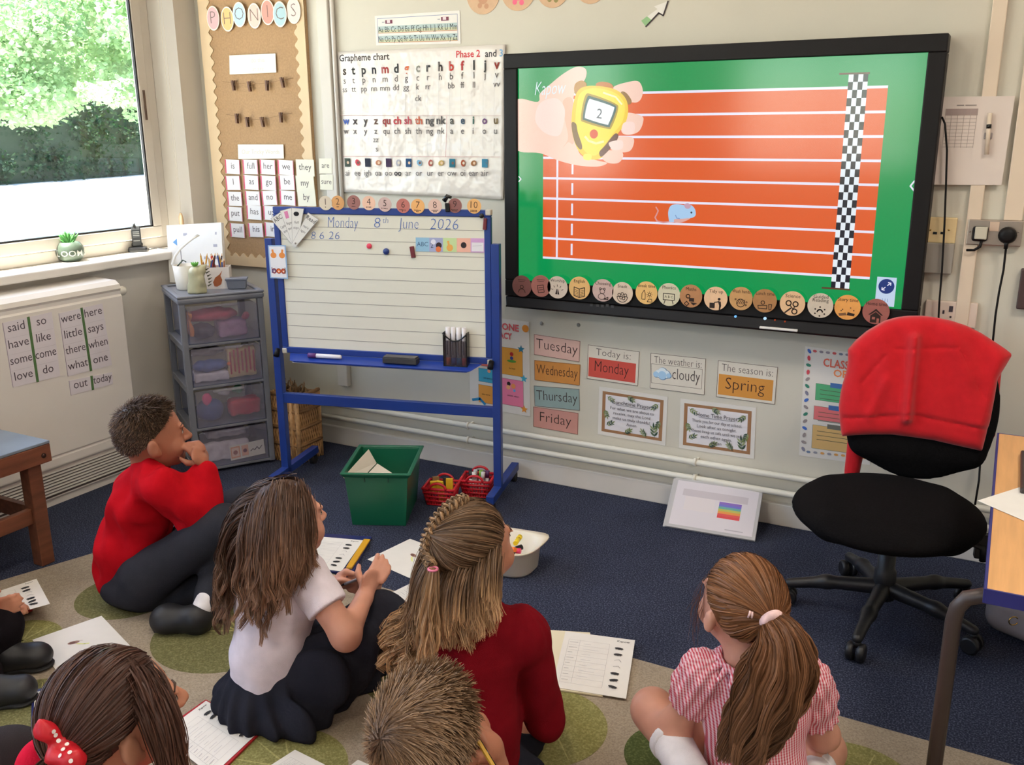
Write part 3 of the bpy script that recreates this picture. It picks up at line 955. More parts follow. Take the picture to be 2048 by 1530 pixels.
def break_icon(s, x, y, r):
 s.line([(x - .4 * r, y + .4 * r), (x - .4 * r, y - .1 * r), (x - .2 * r, y - .4 * r), (x - .1 * r, y - .1 * r), (x - .1 * r, y + .4 * r)], .05 * r, DK, closed=True)
 s.ring(x + .3 * r, y - .05 * r, .12 * r, .05 * r, DK, n=10)
 for a in range(0, 360, 45): s.line([(x + (.3 + .18 * math.cos(math.radians(a))) * r, y + (-.05 + .18 * math.sin(math.radians(a))) * r), (x + (.3 + .27 * math.cos(math.radians(a))) * r, y + (-.05 + .27 * math.sin(math.radians(a))) * r)], .035 * r, DK)
 s.line([(x + .1 * r, y + .6 * r), (x + .25 * r, y + .35 * r), (x + .5 * r, y + .35 * r), (x + .55 * r, y + .6 * r)], .05 * r, DK, closed=True)
def board_icon(s, x, y, r):
 s.line([(x - .5 * r, y - .25 * r), (x + .5 * r, y - .25 * r), (x + .5 * r, y + .3 * r), (x - .5 * r, y + .3 * r)], .06 * r, DK, closed=True); s.text('A B C', x, y + .12 * r, .3 * r, DK, maxw=.8 * r)
 for k in (-1, 1): s.line([(x + k * .3 * r, y + .3 * r), (x + k * .42 * r, y + .65 * r)], .06 * r, DK)
def maths_icon(s, x, y, r):
 s.ring(x - .25 * r, y - .15 * r, .16 * r, .08 * r, DK); s.rect(x - .15 * r, y - .02 * r, x + .3 * r, y + .3 * r, DK); s.poly([(x - .05 * r, y + .35 * r), (x + .6 * r, y + .42 * r), (x + .25 * r, y + .62 * r)], DK); s.ring(x - .35 * r, y + .5 * r, .2 * r, .07 * r, DK, n=4)
def tidy_icon(s, x, y, r):
 s.rect(x - .5 * r, y + .2 * r, x - .05 * r, y + .65 * r, DK); s.disc(x + .3 * r, y - .15 * r, .12 * r, DK, n=12); s.poly([(x + .2 * r, y), (x + .45 * r, y + .05 * r), (x + .5 * r, y + .4 * r), (x + .42 * r, y + .75 * r), (x + .3 * r, y + .75 * r), (x + .32 * r, y + .4 * r)], DK); s.line([(x + .25 * r, y + .08 * r), (x - .1 * r, y + .15 * r)], .09 * r, DK)
def hands_icon(s, x, y, r):
 s.ring(x, y + .2 * r, .34 * r, .06 * r, DK)
 for k in range(4): s.line([(x - .3 * r + k * .16 * r, y + .3 * r), (x - .1 * r + k * .15 * r, y - .1 * r)], .05 * r, DK)
 for dx, dy in ((-.45, -.1), (.5, .1), (.45, .35)): s.ring(x + dx * r, y + dy * r, .06 * r, .04 * r, DK, n=8)
def lunch_icon(s, x, y, r):
 s.line([(x - .55 * r, y + .25 * r), (x + .2 * r, y + .2 * r), (x + .2 * r, y + .5 * r), (x - .5 * r, y + .5 * r)], .06 * r, DK, closed=True); s.ring(x - .15 * r, y - .02 * r, .15 * r, .06 * r, DK, n=12); s.line([(x + .35 * r, y + .1 * r), (x + .6 * r, y + .1 * r), (x + .55 * r, y + .55 * r), (x + .4 * r, y + .55 * r)], .06 * r, DK, closed=True)
def sci_icon(s, x, y, r):
 for dx, dy in ((-.3, -.2), (.25, -.15), (.2, .45)): s.ring(x + dx * r, y + dy * r, .2 * r, .09 * r, DK, n=14)
 s.line([(x - .15 * r, y), (x + .1 * r, y + .3 * r), (x + .2 * r, y)], .08 * r, DK); s.line([(x - .1 * r, y + .2 * r), (x - .55 * r, y + .6 * r)], .12 * r, DK)
def guided_icon(s, x, y, r):
 for a in range(0, 360, 60): s.disc(x + .42 * r * math.cos(math.radians(a - 90)), y + .3 * r + .36 * r * math.sin(math.radians(a - 90)), .07 * r, DK, n=8)
 s.ring(x, y + .35 * r, .2 * r, .1 * r, DK, a0=180, a1=360)
def story_icon(s, x, y, r):
 s.poly([(x - .65 * r, y + .35 * r), (x - .1 * r, y + .25 * r), (x, y + .45 * r), (x - .55 * r, y + .55 * r)], (130, 90, 60)); s.poly([(x + .05 * r, y + .2 * r), (x + .6 * r, y + .3 * r), (x + .55 * r, y + .5 * r), (x, y + .45 * r)], DK)
 for dx, dy in ((-.35, 0), (.25, -.15), (.5, .05), (-.45, .12)): s.disc(x + dx * r, y + dy * r, .05 * r, DK, n=6)
def home_icon(s, x, y, r):
 s.poly([(x - .55 * r, y + .1 * r), (x, y - .4 * r), (x + .55 * r, y + .1 * r), (x + .4 * r, y + .1 * r), (x, y - .22 * r), (x - .4 * r, y + .1 * r)], DK); s.poly([(x - .38 * r, y + .15 * r), (x, y - .15 * r), (x + .38 * r, y + .15 * r), (x + .38 * r, y + .7 * r), (x - .38 * r, y + .7 * r)], DK)
 s.rect(x - .25 * r, y + .25 * r, x - .02 * r, y + .45 * r, (170, 100, 88)); s.rect(x + .1 * r, y + .35 * r, x + .28 * r, y + .7 * r, (170, 100, 88))
CARDS = [
 (1044, 572, 19.5, (128, 80, 74), '', face_icon, 'dark brown', 'a small figure'), (1082, 572, 20, (170, 108, 98), '', box_icon, 'dusty red', 'a tilted notebook'),
 (1115, 574.6, 20.7, (216, 198, 182), 'Worship', pray_icon, 'pale', 'praying hands'), (1159, 576, 21.5, (232, 184, 116), 'English', book_icon, 'yellow', 'an open book'),
 (1206, 580.6, 21.5, (204, 172, 162), 'Choosing', bear_icon, 'mauve', 'a teddy bear'), (1245, 586, 21.2, (220, 196, 172), 'Snack', bowl_icon, 'pale peach', 'a fruit bowl'),
 (1293, 585.5, 22.3, (232, 184, 112), 'Break time', break_icon, 'yellow', 'a sun and slide'), (1338, 589, 22.7, (212, 202, 172), 'Phonics', board_icon, 'cream', 'an ABC board'),
 (1382, 592, 23, (184, 128, 82), 'Maths', maths_icon, 'brown', 'maths shapes'), (1431.6, 597, 24, (236, 192, 152), 'Tidy up', tidy_icon, 'peach', 'a child tidying'),
 (1482, 597, 24, (200, 150, 94), 'Wash hands', hands_icon, 'tan', 'hands being washed'), (1529.7, 601.5, 24.5, (176, 124, 74), 'Lunch time', lunch_icon, 'brown', 'a lunch tray'),
 (1585, 607, 26, (232, 188, 144), 'Science', sci_icon, 'peach', 'science tools'), (1640.7, 611, 26.5, (212, 196, 176), 'Guided|Reading', guided_icon, 'grey cream', 'a reading group'),
 (1695, 614.6, 27, (236, 164, 84), 'Story time', story_icon, 'orange', 'an open story book'), (1752, 623, 28, (162, 94, 84), 'Home time', home_icon, 'brick red', 'a house')]
for u, v, rp, rgb, word, icon, cn, what in CARDS:
 y0 = SY - 0.022 - 0.0015 * (u % 3)
 c = PY(u, v, y0)
 r = abs(PY(u + rp, v, y0)[0] - PY(u - rp, v, y0)[0]) / 2 * 0.98
 q = [c + np.array([-r, 0, r]), c + np.array([r, 0, r]), c + np.array([r, 0, -r]), c + np.array([-r, 0, -r])]
 s = Sheet('timetable_card', 'round %s card with %s on the screen edge' % (cn, what) if not word else 'round %s %s card on the screen edge' % (cn, word.replace('|', ' ')), 'card', q,
     mat('card_%d_%d_%d' % rgb, rgb, 0.6, vary=0.04, vscale=60), 0.0015, 'round timetable cards along the screen edge',
     outline=[(r + r * math.cos(2 * math.pi * k / 32), r + r * math.sin(2 * math.pi * k / 32)) for k in range(32)])
 for j, wd in enumerate(word.split('|') if word else []):
  s.text(wd, r, r * (0.52 + 0.28 * j - (0.1 if '|' in word else 0)), r * 0.40, DK, maxw=r * 1.55)
 if not word:
  s.line([(r * 0.6, r * 0.4), (r * 1.4, r * 0.42)], 0.04 * r, DK); s.line([(r * 0.65, r * 0.55), (r * 1.3, r * 0.57)], 0.04 * r, DK)
 icon(s, r, r * 1.18, r)
 s.done('icon')
# ================================================================== papers on the front wall
def wq(pts, y=0.0):
 return [PY(u, v, y) for u, v in pts]
M_PAPER = mat('white_paper', (226, 222, 216), 0.55, vary=0.02, vscale=20)
M_LAM = mat('laminated_paper', (224, 220, 214), 0.22, vary=0.02, vscale=10)
BK = (44, 42, 46)
# weekday strips
for word, q, rgb, cn in (('Tuesday', [(1068.5, 668), (1161, 682), (1159, 724), (1068.5, 709)], (222, 184, 174), 'pale pink'),
       ('Wednesday', [(1069, 720), (1161, 729), (1159.6, 771), (1069.6, 760)], (208, 142, 70), 'orange'),
       ('Thursday', [(1068, 771), (1159, 778), (1160, 821), (1070, 812)], (146, 168, 166), 'grey blue'),
       ('Friday', [(1067, 813), (1157, 826), (1156, 869), (1067, 853)], (204, 148, 138), 'dusty pink')):
 s = Sheet('weekday_card', '%s strip card reading %s on the wall' % (cn, word), 'card', wq(q), mat('card_%d_%d_%d' % rgb, rgb, 0.5, vary=0.03, vscale=30), 0.0015, 'weekday cards', off=0.0005)
 s.line([(0.001, 0.001), (s.w - 0.001, 0.001), (s.w - 0.001, s.h - 0.001), (0.001, s.h - 0.001)], 0.0014, (96, 60, 50), closed=True)
 s.text(word, s.w / 2, s.h * 0.66, 0.062, (60, 44, 42), maxw=s.w * 0.9, bold=-0.012)
 s.done()
def wall_card(q, head, word, rgb, cn, what, wh=(222, 214, 200)):
 s = Sheet('calendar_card', what, 'card', wq(q), mat('card_%d_%d_%d' % wh, wh, 0.5, vary=0.02, vscale=30), 0.0015, 'calendar cards under the screen', off=0.0005)
 s.line([(0.001, 0.001), (s.w - 0.001, 0.001), (s.w - 0.001, s.h - 0.001), (0.001, s.h - 0.001)], 0.0016, (86, 66, 60), closed=True)
 s.text(head, s.w / 2, s.h * 0.27, 0.042, (74, 62, 60), maxw=s.w * 0.86, bold=-0.014)
 if rgb:
  s.rect(0.006, s.h * 0.36, s.w - 0.012, s.h * 0.92, rgb)
  s.text(word, s.w * 0.48, s.h * 0.74, 0.066, (64, 40, 36), maxw=s.w * 0.66, bold=-0.012)
 else:
  s.line([(0.004, s.h * 0.30), (s.w - 0.012, s.h * 0.30), (s.w - 0.012, s.h * 0.84), (0.006, s.h * 0.84)], 0.0014, (120, 104, 96), closed=True)
  for dx, dy, r in ((0.035, 0.55, 0.016), (0.05, 0.51, 0.02), (0.066, 0.55, 0.016), (0.05, 0.59, 0.018), (0.024, 0.58, 0.012), (0.076, 0.58, 0.010)):
   s.disc(dx + 0.002, s.h * dy + 0.001, r * 1.06, (110, 140, 176))
  for dx, dy, r in ((0.035, 0.55, 0.016), (0.05, 0.51, 0.02), (0.066, 0.55, 0.016), (0.05, 0.59, 0.018), (0.024, 0.58, 0.012), (0.076, 0.58, 0.010)):
   s.disc(dx, s.h * dy, r * 0.94, (226, 238, 246) if dy < 0.57 else (170, 206, 236))
  s.text(word, s.w * 0.66, s.h * 0.66, 0.064, (56, 46, 46), maxw=s.w * 0.50, bold=-0.012)
 s.done()
wall_card([(1176.6, 689), (1279.6, 703), (1276, 772), (1174, 757)], 'Today is:', 'Monday', (206, 84, 72), 'red', 'white and red card reading Today is Monday')
wall_card([(1301.7, 705.6), (1412, 717), (1409, 790), (1300, 776)], 'The weather is:', 'cloudy', None, 'white', 'white card with a cloud reading The weather is cloudy')
wall_card([(1436.6, 720.3), (1556, 734), (1550, 809), (1432.5, 793.5)], 'The season is:', 'Spring', (214, 148, 68), 'orange', 'white and orange card reading The season is Spring')
GR = [(84, 104, 78), (60, 84, 70), (120, 136, 84), (150, 160, 120)]
def leaf(s, x, y, L, ang, wd, rgb):
 c, d = math.cos(ang), math.sin(ang)
 pts = [(0, 0), (0.3, 0.5), (0.6, 0.45), (1, 0), (0.6, -0.45), (0.3, -0.5)]
 s.poly([(x + (a * L) * c - (b * wd) * d, y + (a * L) * d + (b * wd) * c) for a, b in pts], rgb)
def sprig(s, x, y, ang, n, L, rng):
 c, d = math.cos(ang), math.sin(ang)
 s.line([(x, y), (x + c * L * n * 0.5, y + d * L * n * 0.5)], 0.0012, GR[1])
 for i in range(n):
  px, py = x + c * L * 0.5 * (i + 0.5), y + d * L * 0.5 * (i + 0.5)
  for k in (-1, 1):
   leaf(s, px, py, L, ang + k * 0.7, L * 0.32, rng.choice(GR))
 leaf(s, x + c * L * n * 0.5, y + d * L * n * 0.5, L, ang, L * 0.3, rng.choice(GR))
def prayer(q, title, lines, lab):
 rng = random.Random(len(title))
 s = Sheet('prayer_card', lab, 'card', wq(q), M_LAM, 0.0015, 'framed prayer cards', off=0.0005)
 m = 0.016
 s.rect(m, m, s.w - m, s.h - m, (160, 118, 84))
 s.rect(m + 0.014, m + 0.012, s.w - m - 0.014, s.h - m - 0.012, (226, 222, 226))
 for x, y, a in ((m + 0.02, m + 0.02, 0.5), (m + 0.02, s.h - m - 0.03, -0.5), (s.w - m - 0.02, m + 0.02, 2.4), (s.w - m - 0.03, s.h - m - 0.01, -1.7), (m + 0.012, s.h * 0.45, 1.2), (s.w - m - 0.012, s.h * 0.5, 1.9), (s.w * 0.4, s.h - m - 0.008, -0.6), (s.w * 0.42, m + 0.006, 0.5), (s.w * 0.72, s.h - m - 0.006, -2.2)):
  sprig(s, x, y, a, 3, 0.018 if abs(a) != 1.7 else 0.026, rng)
 s.text(title, s.w / 2, s.h * 0.30, 0.023, (70, 66, 70), maxw=s.w * 0.55)
 s.rect(s.w * 0.26, s.h * 0.315, s.w * 0.74, s.h * 0.322, (70, 66, 70))
 for i, t in enumerate(lines):
  s.text(t, s.w / 2, s.h * (0.42 + 0.1 * i), 0.018, (84, 80, 84), maxw=s.w * 0.66)
 s.done()
prayer([(1198.7, 773), (1336, 793.5), (1331, 891), (1196, 868)], 'Lunchtime Prayer', ['For what we are about to', 'receive, may the Lord', 'make us truly thankful.', 'Amen'], 'laminated Lunchtime Prayer sheet with leafy brown border')
prayer([(1361.5, 797), (1512.6, 815), (1508.4, 918), (1358, 895.7)], 'Home Time Prayer', ['Thank you for our day at school.', 'Look after us tonight.', 'Please keep us safe until we see', 'each other again.', 'Amen'], 'laminated Home Time Prayer sheet with leafy brown border')
# class posters
s = Sheet('class_poster', 'white poster with colourful cards behind the whiteboard stand', 'poster', wq([(937, 628), (1058, 644), (1061, 833), (941, 811)]), M_LAM, 0.0012, off=0.0005)
def pin(u, v): return s.inv(PY(u, v, -0.0005))
for (u0, v0, u1, v1, rgb) in ((1003, 693, 1045, 751, (222, 160, 66)), (957, 684, 999, 734, (226, 120, 110)), (957, 735, 999, 766, (70, 168, 200)), (957, 768, 999, 808, (228, 158, 70)), (1003, 755, 1046, 812, (232, 128, 160))):
 a, b_ = pin(u0, v0), pin(u1, v1 + 3)
 s.rect(a[0], a[1], b_[0], b_[1], (110, 70, 50)); s.rect(a[0] + 0.001, a[1] + 0.001, b_[0] - 0.001, b_[1] - 0.001, rgb)
for (u, v, rgb, r) in ((1023, 708, (190, 50, 50), 0.009), (1023, 716, (60, 70, 150), 0.008), (1017, 767, (50, 36, 30), 0.009), (1016, 774, (240, 170, 120), 0.010), (1026, 772, (236, 150, 90), 0.011), (1028, 781, (100, 170, 220), 0.006), (1051, 657, (232, 150, 60), 0.016), (978, 742, (230, 160, 130), 0.008)):
 a = pin(u, v); s.disc(a[0], a[1], r, rgb, n=14)
a = pin(1023, 722); s.disc(a[0], a[1], 0.022, (90, 150, 60), 0.006)
for (u, v, rgb) in ((1042, 698, (60, 130, 160)), (1047, 757, (70, 170, 200)), (1047, 818, (230, 150, 60))):
 a = pin(u, v)
 s.poly([(a[0] + (0.018 if k % 2 == 0 else 0.008) * math.cos(k * math.pi / 5 - 0.3), a[1] + (0.018 if k % 2 == 0 else 0.008) * math.sin(k * math.pi / 5 - 0.3)) for k in range(10)], rgb)
a, b_ = pin(1038, 663), pin(1024, 679)
s.text('CLASS ONE', a[0], a[1], 0.040, (214, 90, 96), 'r', bold=0.03, maxw=0.20); s.text('DEMOCRACY', b_[0], b_[1], 0.038, (214, 90, 96), 'r', bold=0.03, maxw=0.18)
for (u, v, t) in ((1024, 738, 'be kind'), (1026, 793, 'include others'), (978, 758, 'ask questions'), (972, 790, 'take turns')):
 a = pin(u, v); s.text(t, a[0], a[1], 0.010, (60, 44, 40), maxw=0.06)
a = pin(946, 806); s.line([pin(946, 799), pin(960, 797), pin(970, 808)], 0.012, (50, 140, 190))
s.done()
s = Sheet('class_poster', 'white poster with clipboards behind the red jumper on the chair', 'poster', wq([(1610.6, 692.5), (1748, 712), (1740, 930), (1598, 910.4)]), M_LAM, 0.0012, off=0.0005)
def pin(u, v): return s.inv(PY(u, v, -0.0005))
for (u0, v0, v1, rgb) in ((1632, 767, 800, (88, 172, 122)), (1628, 812, 839, (226, 120, 122)), (1625, 850, 897, (218, 180, 118))):
 a, b_ = pin(u0, v0), pin(u0 + 1, v1)
 s.rect(a[0] - 0.001, a[1] - 0.001, min(a[0] + 0.191, s.w - 0.012), b_[1] + 0.001, (90, 110, 90)); s.rect(a[0], a[1], min(a[0] + 0.19, s.w - 0.013), b_[1], rgb)
 s.rect(a[0] + 0.05, a[1] - 0.01, a[0] + 0.12, a[1] + 0.008, (70, 110, 170) if v0 < 840 else (120, 120, 110))
 for j in range(3): s.rect(a[0] + 0.015, a[1] + 0.02 + j * 0.016, a[0] + 0.17, a[1] + 0.022 + j * 0.016, (90, 90, 70))
a = pin(1646, 732); s.text('CLASS ONE', a[0], a[1], 0.042, (226, 110, 90), 'l', bold=0.02, maxw=0.17)
a = pin(1666, 753); s.text('OPEN', a[0], a[1], 0.038, (236, 140, 90), 'l', bold=0.02, maxw=0.12)
rg = random.Random(4)
for i in range(15):
 a = pin(1619 - i * 0.9, 702 + i * 14)
 s.disc(a[0], a[1], 0.010, rg.choice([(60, 130, 110), (70, 110, 190), (150, 140, 140), (210, 80, 90), (130, 130, 150)]), 0.006, n=7, rot=rg.random() * 3)
for i in range(9):
 a = pin(1630 + i * 13, 702 + i * 1.5); s.disc(a[0], a[1], 0.008, rg.choice([(150, 140, 150), (200, 90, 90), (120, 130, 150)]), 0.005, n=6)
 a = pin(1616 + i * 13, 904 + i * 2.0); s.disc(a[0], a[1], 0.008, rg.choice([(150, 150, 160), (220, 160, 90), (110, 130, 160)]), 0.005, n=6)
s.done()
# wall plugs
for u, v in ((1083, 647), (1157, 650)):
 p = PY(u, v)
 tag(MB().lathe([(0.008, -0.003), (0.0085, 0.0), (0.006, 0.003)], p, seg=12, M=Matrix.Rotation(math.radians(90), 4, 'X')).build('screw_cap', mat('grey_cap', (138, 136, 130), 0.5)),
  'small grey round screw cap %s under the screen' % ('above the Tuesday card' if u < 1100 else 'further along'), 'screw cap', 'screw caps')
# alphabet strip
s = Sheet('alphabet_strip', 'white alphabet strip poster above the grapheme chart', 'poster', wq([(750, 32), (920, 21), (922, 87), (753, 91)]), M_PAPER, 0.0015, off=0.0005)
s.line([(0.012, 0.012), (s.w - 0.012, 0.012), (s.w - 0.012, s.h - 0.012), (0.012, s.h - 0.012)], 0.0018, (120, 130, 170), closed=True)
for i, t in enumerate(('Aa Bb Cc Dd Ee Ff Gg Hh Ii Jj Kk Ll Mm', 'Nn Oo Pp Qq Rr Ss Tt Uu Vv Ww Xx Yy Zz')):
 y0 = s.h * (0.36 + 0.32 * i)
 s.rect(0.014, y0, s.w - 0.014, y0 + s.h * 0.13, (178, 196, 196)); s.rect(0.014, y0 + s.h * 0.13, s.w - 0.014, y0 + s.h * 0.22, (196, 200, 170)); s.rect(0.014, y0 + s.h * 0.22, s.w - 0.014, y0 + s.h * 0.24, (200, 140, 110))
 s.text(t, s.w / 2, y0 + s.h * 0.20, 0.031, (56, 60, 62), maxw=s.w * 0.93)
for x in (0.17, 0.83):
 s.rect(s.w * x - 0.018, 0.020, s.w * x + 0.018, 0.034, (120, 66, 84)); s.rect(s.w * x - 0.010, 0.017, s.w * x + 0.006, 0.031, (220, 206, 210))
 s.rect(s.w * x - 0.035, 0.026, s.w * x - 0.022, 0.029, (150, 150, 160))
s.done()
# grapheme chart, a creased glossy sheet
def crease(a, b):
 return 0.003 * math.sin(a * 9 + 3 * b) * math.sin(b * 7 + 1.5) + 0.004 * (b ** 4) * (1 + math.sin(a * 7)) + 0.003 * a ** 8
M_CHART = mat('glossy_creased_poster', (222, 214, 206), 0.45, coat=0.8, bump=0.9, bscale=7.0, spec=0.5)
M_CHART.node_tree.nodes['Principled BSDF'].inputs['Coat Roughness'].default_value = 0.08
for n in M_CHART.node_tree.nodes:
 if n.type == 'BUMP':
  n.inputs['Distance'].default_value = 0.02
s = Sheet('grapheme_chart', 'large creased glossy Grapheme chart poster left of the screen', 'poster', wq([(675, 104), (1013, 89), (1009, 399), (690, 384)]), M_CHART, 0.001, off=0.004, grid=(48, 36), wave=crease)
CH = (96, 90, 90)
def cp(zx, zy): return s.inv(PY(640 + zx * 0.27451, zy * 0.27451, 0))
def ct(t, zx, zy, size, rgb=CH, bold=0.0, al='c'):
 x, y = cp(zx, zy); s.text(t, x, y, size, rgb, al, bold=bold)
ct('Grapheme chart', 148, 448, 0.039, (70, 62, 60), 0.02, 'l')
ct('Phase 2', 1000, 420, 0.037, (206, 60, 66), 0.016, 'l'); ct('and', 1212, 415, 0.037, (60, 56, 60), 0.016, 'l'); ct('3', 1318, 411, 0.037, (120, 170, 210), 0.016, 'l')
cols = [187, 252, 328, 402, 482, 562, 637, 720, 797, 885, 967, 1048, 1133, 1213, 1300]
r1 = 's t p n m d g c r h b f l j v'.split()
cr = [(70, 60, 50), (50, 50, 50), (60, 60, 60), (40, 40, 50), (160, 50, 50), (60, 60, 60), (210, 110, 70), (140, 140, 130), (30, 30, 36), (60, 50, 50), (190, 60, 50), (180, 60, 60), (60, 60, 60), (70, 70, 70), (150, 60, 50)]
r3 = ['ss', 'tt', 'pp', 'nn', 'mm', 'dd', 'gg', 'k', 'rr', '', 'bb', 'ff', 'll', '', 'vv']
for i, x in enumerate(cols):
 dy = -3.2 * i
 ct(r1[i], x, 545 + dy, 0.050, cr[i], 0.03); ct(r1[i], x, 610 + dy, 0.038)
 if r3[i]: ct(r3[i], x, 672 + dy * 0.9, 0.034)
ct('ck', 728, 735, 0.034)
cols2 = [197, 263, 342, 418, 497, 577, 655, 733, 814, 895, 974, 1054, 1133, 1217, 1302]
r4 = 'w x y z qu ch sh th ng nk a e i o u'.split()
c4 = [(70, 100, 180), (70, 60, 60), (80, 76, 76), (100, 70, 60), (150, 60, 60), (190, 60, 70), (180, 80, 90), (190, 90, 60), (86, 84, 84), (86, 84, 84), (80, 80, 76), (60, 80, 100), (50, 100, 90), (110, 70, 120), (120, 100, 60)]
for i, x in enumerate(cols2):
 ct(r4[i], x, 905 - 0.5 * i, 0.044, c4[i], 0.025); ct(r4[i], x, 975 - 0.3 * i, 0.037)
ct('zz', 420, 1035, 0.034); ct('s', 427, 1102, 0.034)
r5 = 'ai ee igh oa oo oo ar or ur er ow oi ear air'.split()
cols3 = [212, 286, 361, 438, 515, 585, 663, 742, 825, 903, 985, 1065, 1143, 1226]
c5 = [(70, 80, 70), (206, 70, 80), (40, 44, 60), (180, 120, 90), (60, 40, 70), (170, 170, 180), (30, 70, 110), (120, 170, 200), (170, 90, 80), (190, 160, 90), (40, 110, 130), (160, 80, 50), (150, 100, 60), (60, 130, 160)]
for i, x in enumerate(cols3):
 x0, y0 = cp(x - 22, 1152); x1, y1 = cp(x + 22, 1215)
 if i in (0, 2, 4, 6, 10, 13): s.rect(x0, y0, x1, y1, c5[i])
 else: s.disc((x0 + x1) / 2, (y0 + y1) / 2, (x1 - x0) * 0.5, c5[i], (y1 - y0) * 0.32, n=9, rot=i)
 s.disc((x0 + x1) / 2 + 0.003, (y0 + y1) / 2, (x1 - x0) * 0.22, [(220, 190, 160), (120, 90, 80), (210, 200, 180)][i % 3], n=7)
 ct(r5[i], x, 1278 - 0.2 * i, 0.036, (44, 42, 46) if i == 5 else CH, 0.02 if i == 5 else 0)
for zx in range(220, 1300, 82):
 s.line([cp(zx, 480 - (zx - 220) * 0.04), cp(zx + 8, 1130)], 0.0010, (196, 190, 186))
for zy, rgb in ((840, (190, 150, 150)), (1138, (190, 130, 130))):
 s.line([cp(150 if zy < 900 else 180, zy), cp(560, zy), cp(950, zy), cp(1342, zy)], 0.0014, rgb)
s.line([cp(938, 845), cp(938, 1138)], 0.0016, (190, 120, 120)); s.line([cp(200, 1395), cp(360, 1392)], 0.002, (170, 168, 166))
s.done()
# round pictures and a paper arrow at the top edge of the wall
for u, vb, r, fl in ((967, 29, 0.074, (196, 150, 120)), (1037, 22, 0.074, (232, 110, 140)), (1106, 16, 0.068, (150, 140, 90)), (1182, 8, 0.066, (210, 150, 130))):
 c = PY(u, vb); c = c + np.array([0, 0, r])
 q = [c + np.array([-r, 0, r]), c + np.array([r, 0, r]), c + np.array([r, 0, -r]), c + np.array([-r, 0, -r])]
 s = Sheet('picture_disc', 'round tan paper disc high on the wall, %s from the alphabet strip' % {967: 'first', 1037: 'second', 1106: 'third', 1182: 'fourth'}[u], 'picture', q, mat('tan_disc', (208, 172, 138), 0.6, vary=0.05, vscale=30), 0.0015, 'round discs high on the wall', off=0.0005,
     outline=[(r + r * math.cos(2 * math.pi * k / 32), r + r * math.sin(2 * math.pi * k / 32)) for k in range(32)])
 s.disc(r * 0.8, r * 1.55, r * 0.14, fl, n=10); s.disc(r * 1.2, r * 1.6, r * 0.14, fl, n=10); s.disc(r, r * 1.2, r * 0.3, fl, n=14)
 s.done()
qa = wq([(1276, -8), (1336, -8), (1336, 42), (1276, 42)])
s = Sheet('paper_arrow', 'white and green paper arrow pointing up above the screen', 'decoration', qa, M_PAPER, 0.0015, off=0.0005,
    outline=[(x * 0.0022, y * 0.0022) for x, y in ((6, 38), (14, 47), (36, 26), (44, 30), (52, 8), (28, 16), (34, 20))][::-1])
s.poly([(x * 0.0022, y * 0.0022) for x, y in ((6, 38), (14, 47), (24, 37), (16, 31))], (150, 190, 140))
s.line([(x * 0.0022, y * 0.0022) for x, y in ((14, 47), (36, 26), (44, 30), (52, 8))], 0.005, (70, 60, 62))
s.done()
# ------------------------------------------------------------------ notice board
nb = thing('notice_board', 'tall hessian notice board with scalloped cream border in the corner', 'notice board', (-1.39, -0.02, 0.84))
M_HESS = mat('brown_hessian', (170, 136, 98), 0.9, vary=0.10, vscale=120, bump=0.3, bscale=300)
M_BORD = mat('cream_border_card', (216, 190, 152), 0.7, vary=0.04, vscale=10)
nx0, nx1, nz0, nz1 = -1.697, -1.078, 0.835, 2.3
MB().box((nx0, -0.018, nz0), (nx1, -0.002, nz1), M_HESS).build('backing', None, nb)
def scallop(a, b, inward, wd, n):
 a, b = np.array(a), np.array(b)
 pts = [a, b]
 steps = n * 6
 edge = [a + (b - a) * (1 - k / steps) + np.array(inward) * (wd + 0.010 * math.cos(2 * math.pi * n * k / steps)) for k in range(steps + 1)]
 return [tuple(p) for p in pts] + [tuple(p) for p in edge]
for nm, a, b_, iw, n in (('border_strip', (nx0, nz0), (nx0, nz1), (1, 0), 28), ('border_strip', (nx1, nz1), (nx1, nz0), (-1, 0), 28), ('border_strip', (nx1, nz0), (nx0, nz0), (0, 1), 12)):
 pts = scallop(a, b_, iw, 0.062 if iw[1] == 0 and iw[0] > 0 else 0.052, n)
 mb = MB()
 N = len(pts)
 v = [(x, -0.018, z) for x, z in pts] + [(x, -0.022, z) for x, z in pts]
 # triangulate as a strip: outer edge point to scallop points
 f = []
 outer = [(pts[0][0] + (pts[1][0] - pts[0][0]) * (1 - k / (n * 6)), pts[0][1] + (pts[1][1] - pts[0][1]) * (1 - k / (n * 6))) for k in range(n * 6 + 1)]
 inner = pts[2:]
 yb_ = -0.0225 if iw[1] == 0 else -0.0232
 vv = [(x, yb_, z) for x, z in outer] + [(x, yb_, z) for x, z in inner]
 K = len(outer)
 mb.add(vv + [(x, -0.0182, z) for x, _, z in vv], [(i, i + 1, K + i + 1, K + i) for i in range(K - 1)] + [(2 * K + K + i, 2 * K + K + i + 1, 2 * K + i + 1, 2 * K + i) for i in range(K - 1)] + [(K + i, K + i + 1, 3 * K + i + 1, 3 * K + i) for i in range(K - 1)])
 mb.build(nm, M_BORD, nb)
NY = -0.0235
def z2(x, y): return (380 + x * 0.36585, y * 0.36585)
PH = [('P', 127, 100, (212, 176, 176)), ('H', 205, 105, (232, 184, 124)), ('O', 270, 80, (178, 204, 220)), ('N', 352, 87, (224, 190, 176)), ('I', 425, 67, (226, 150, 136)), ('C', 492, 78, (170, 198, 204)), ('S', 567, 60, (220, 206, 200))]
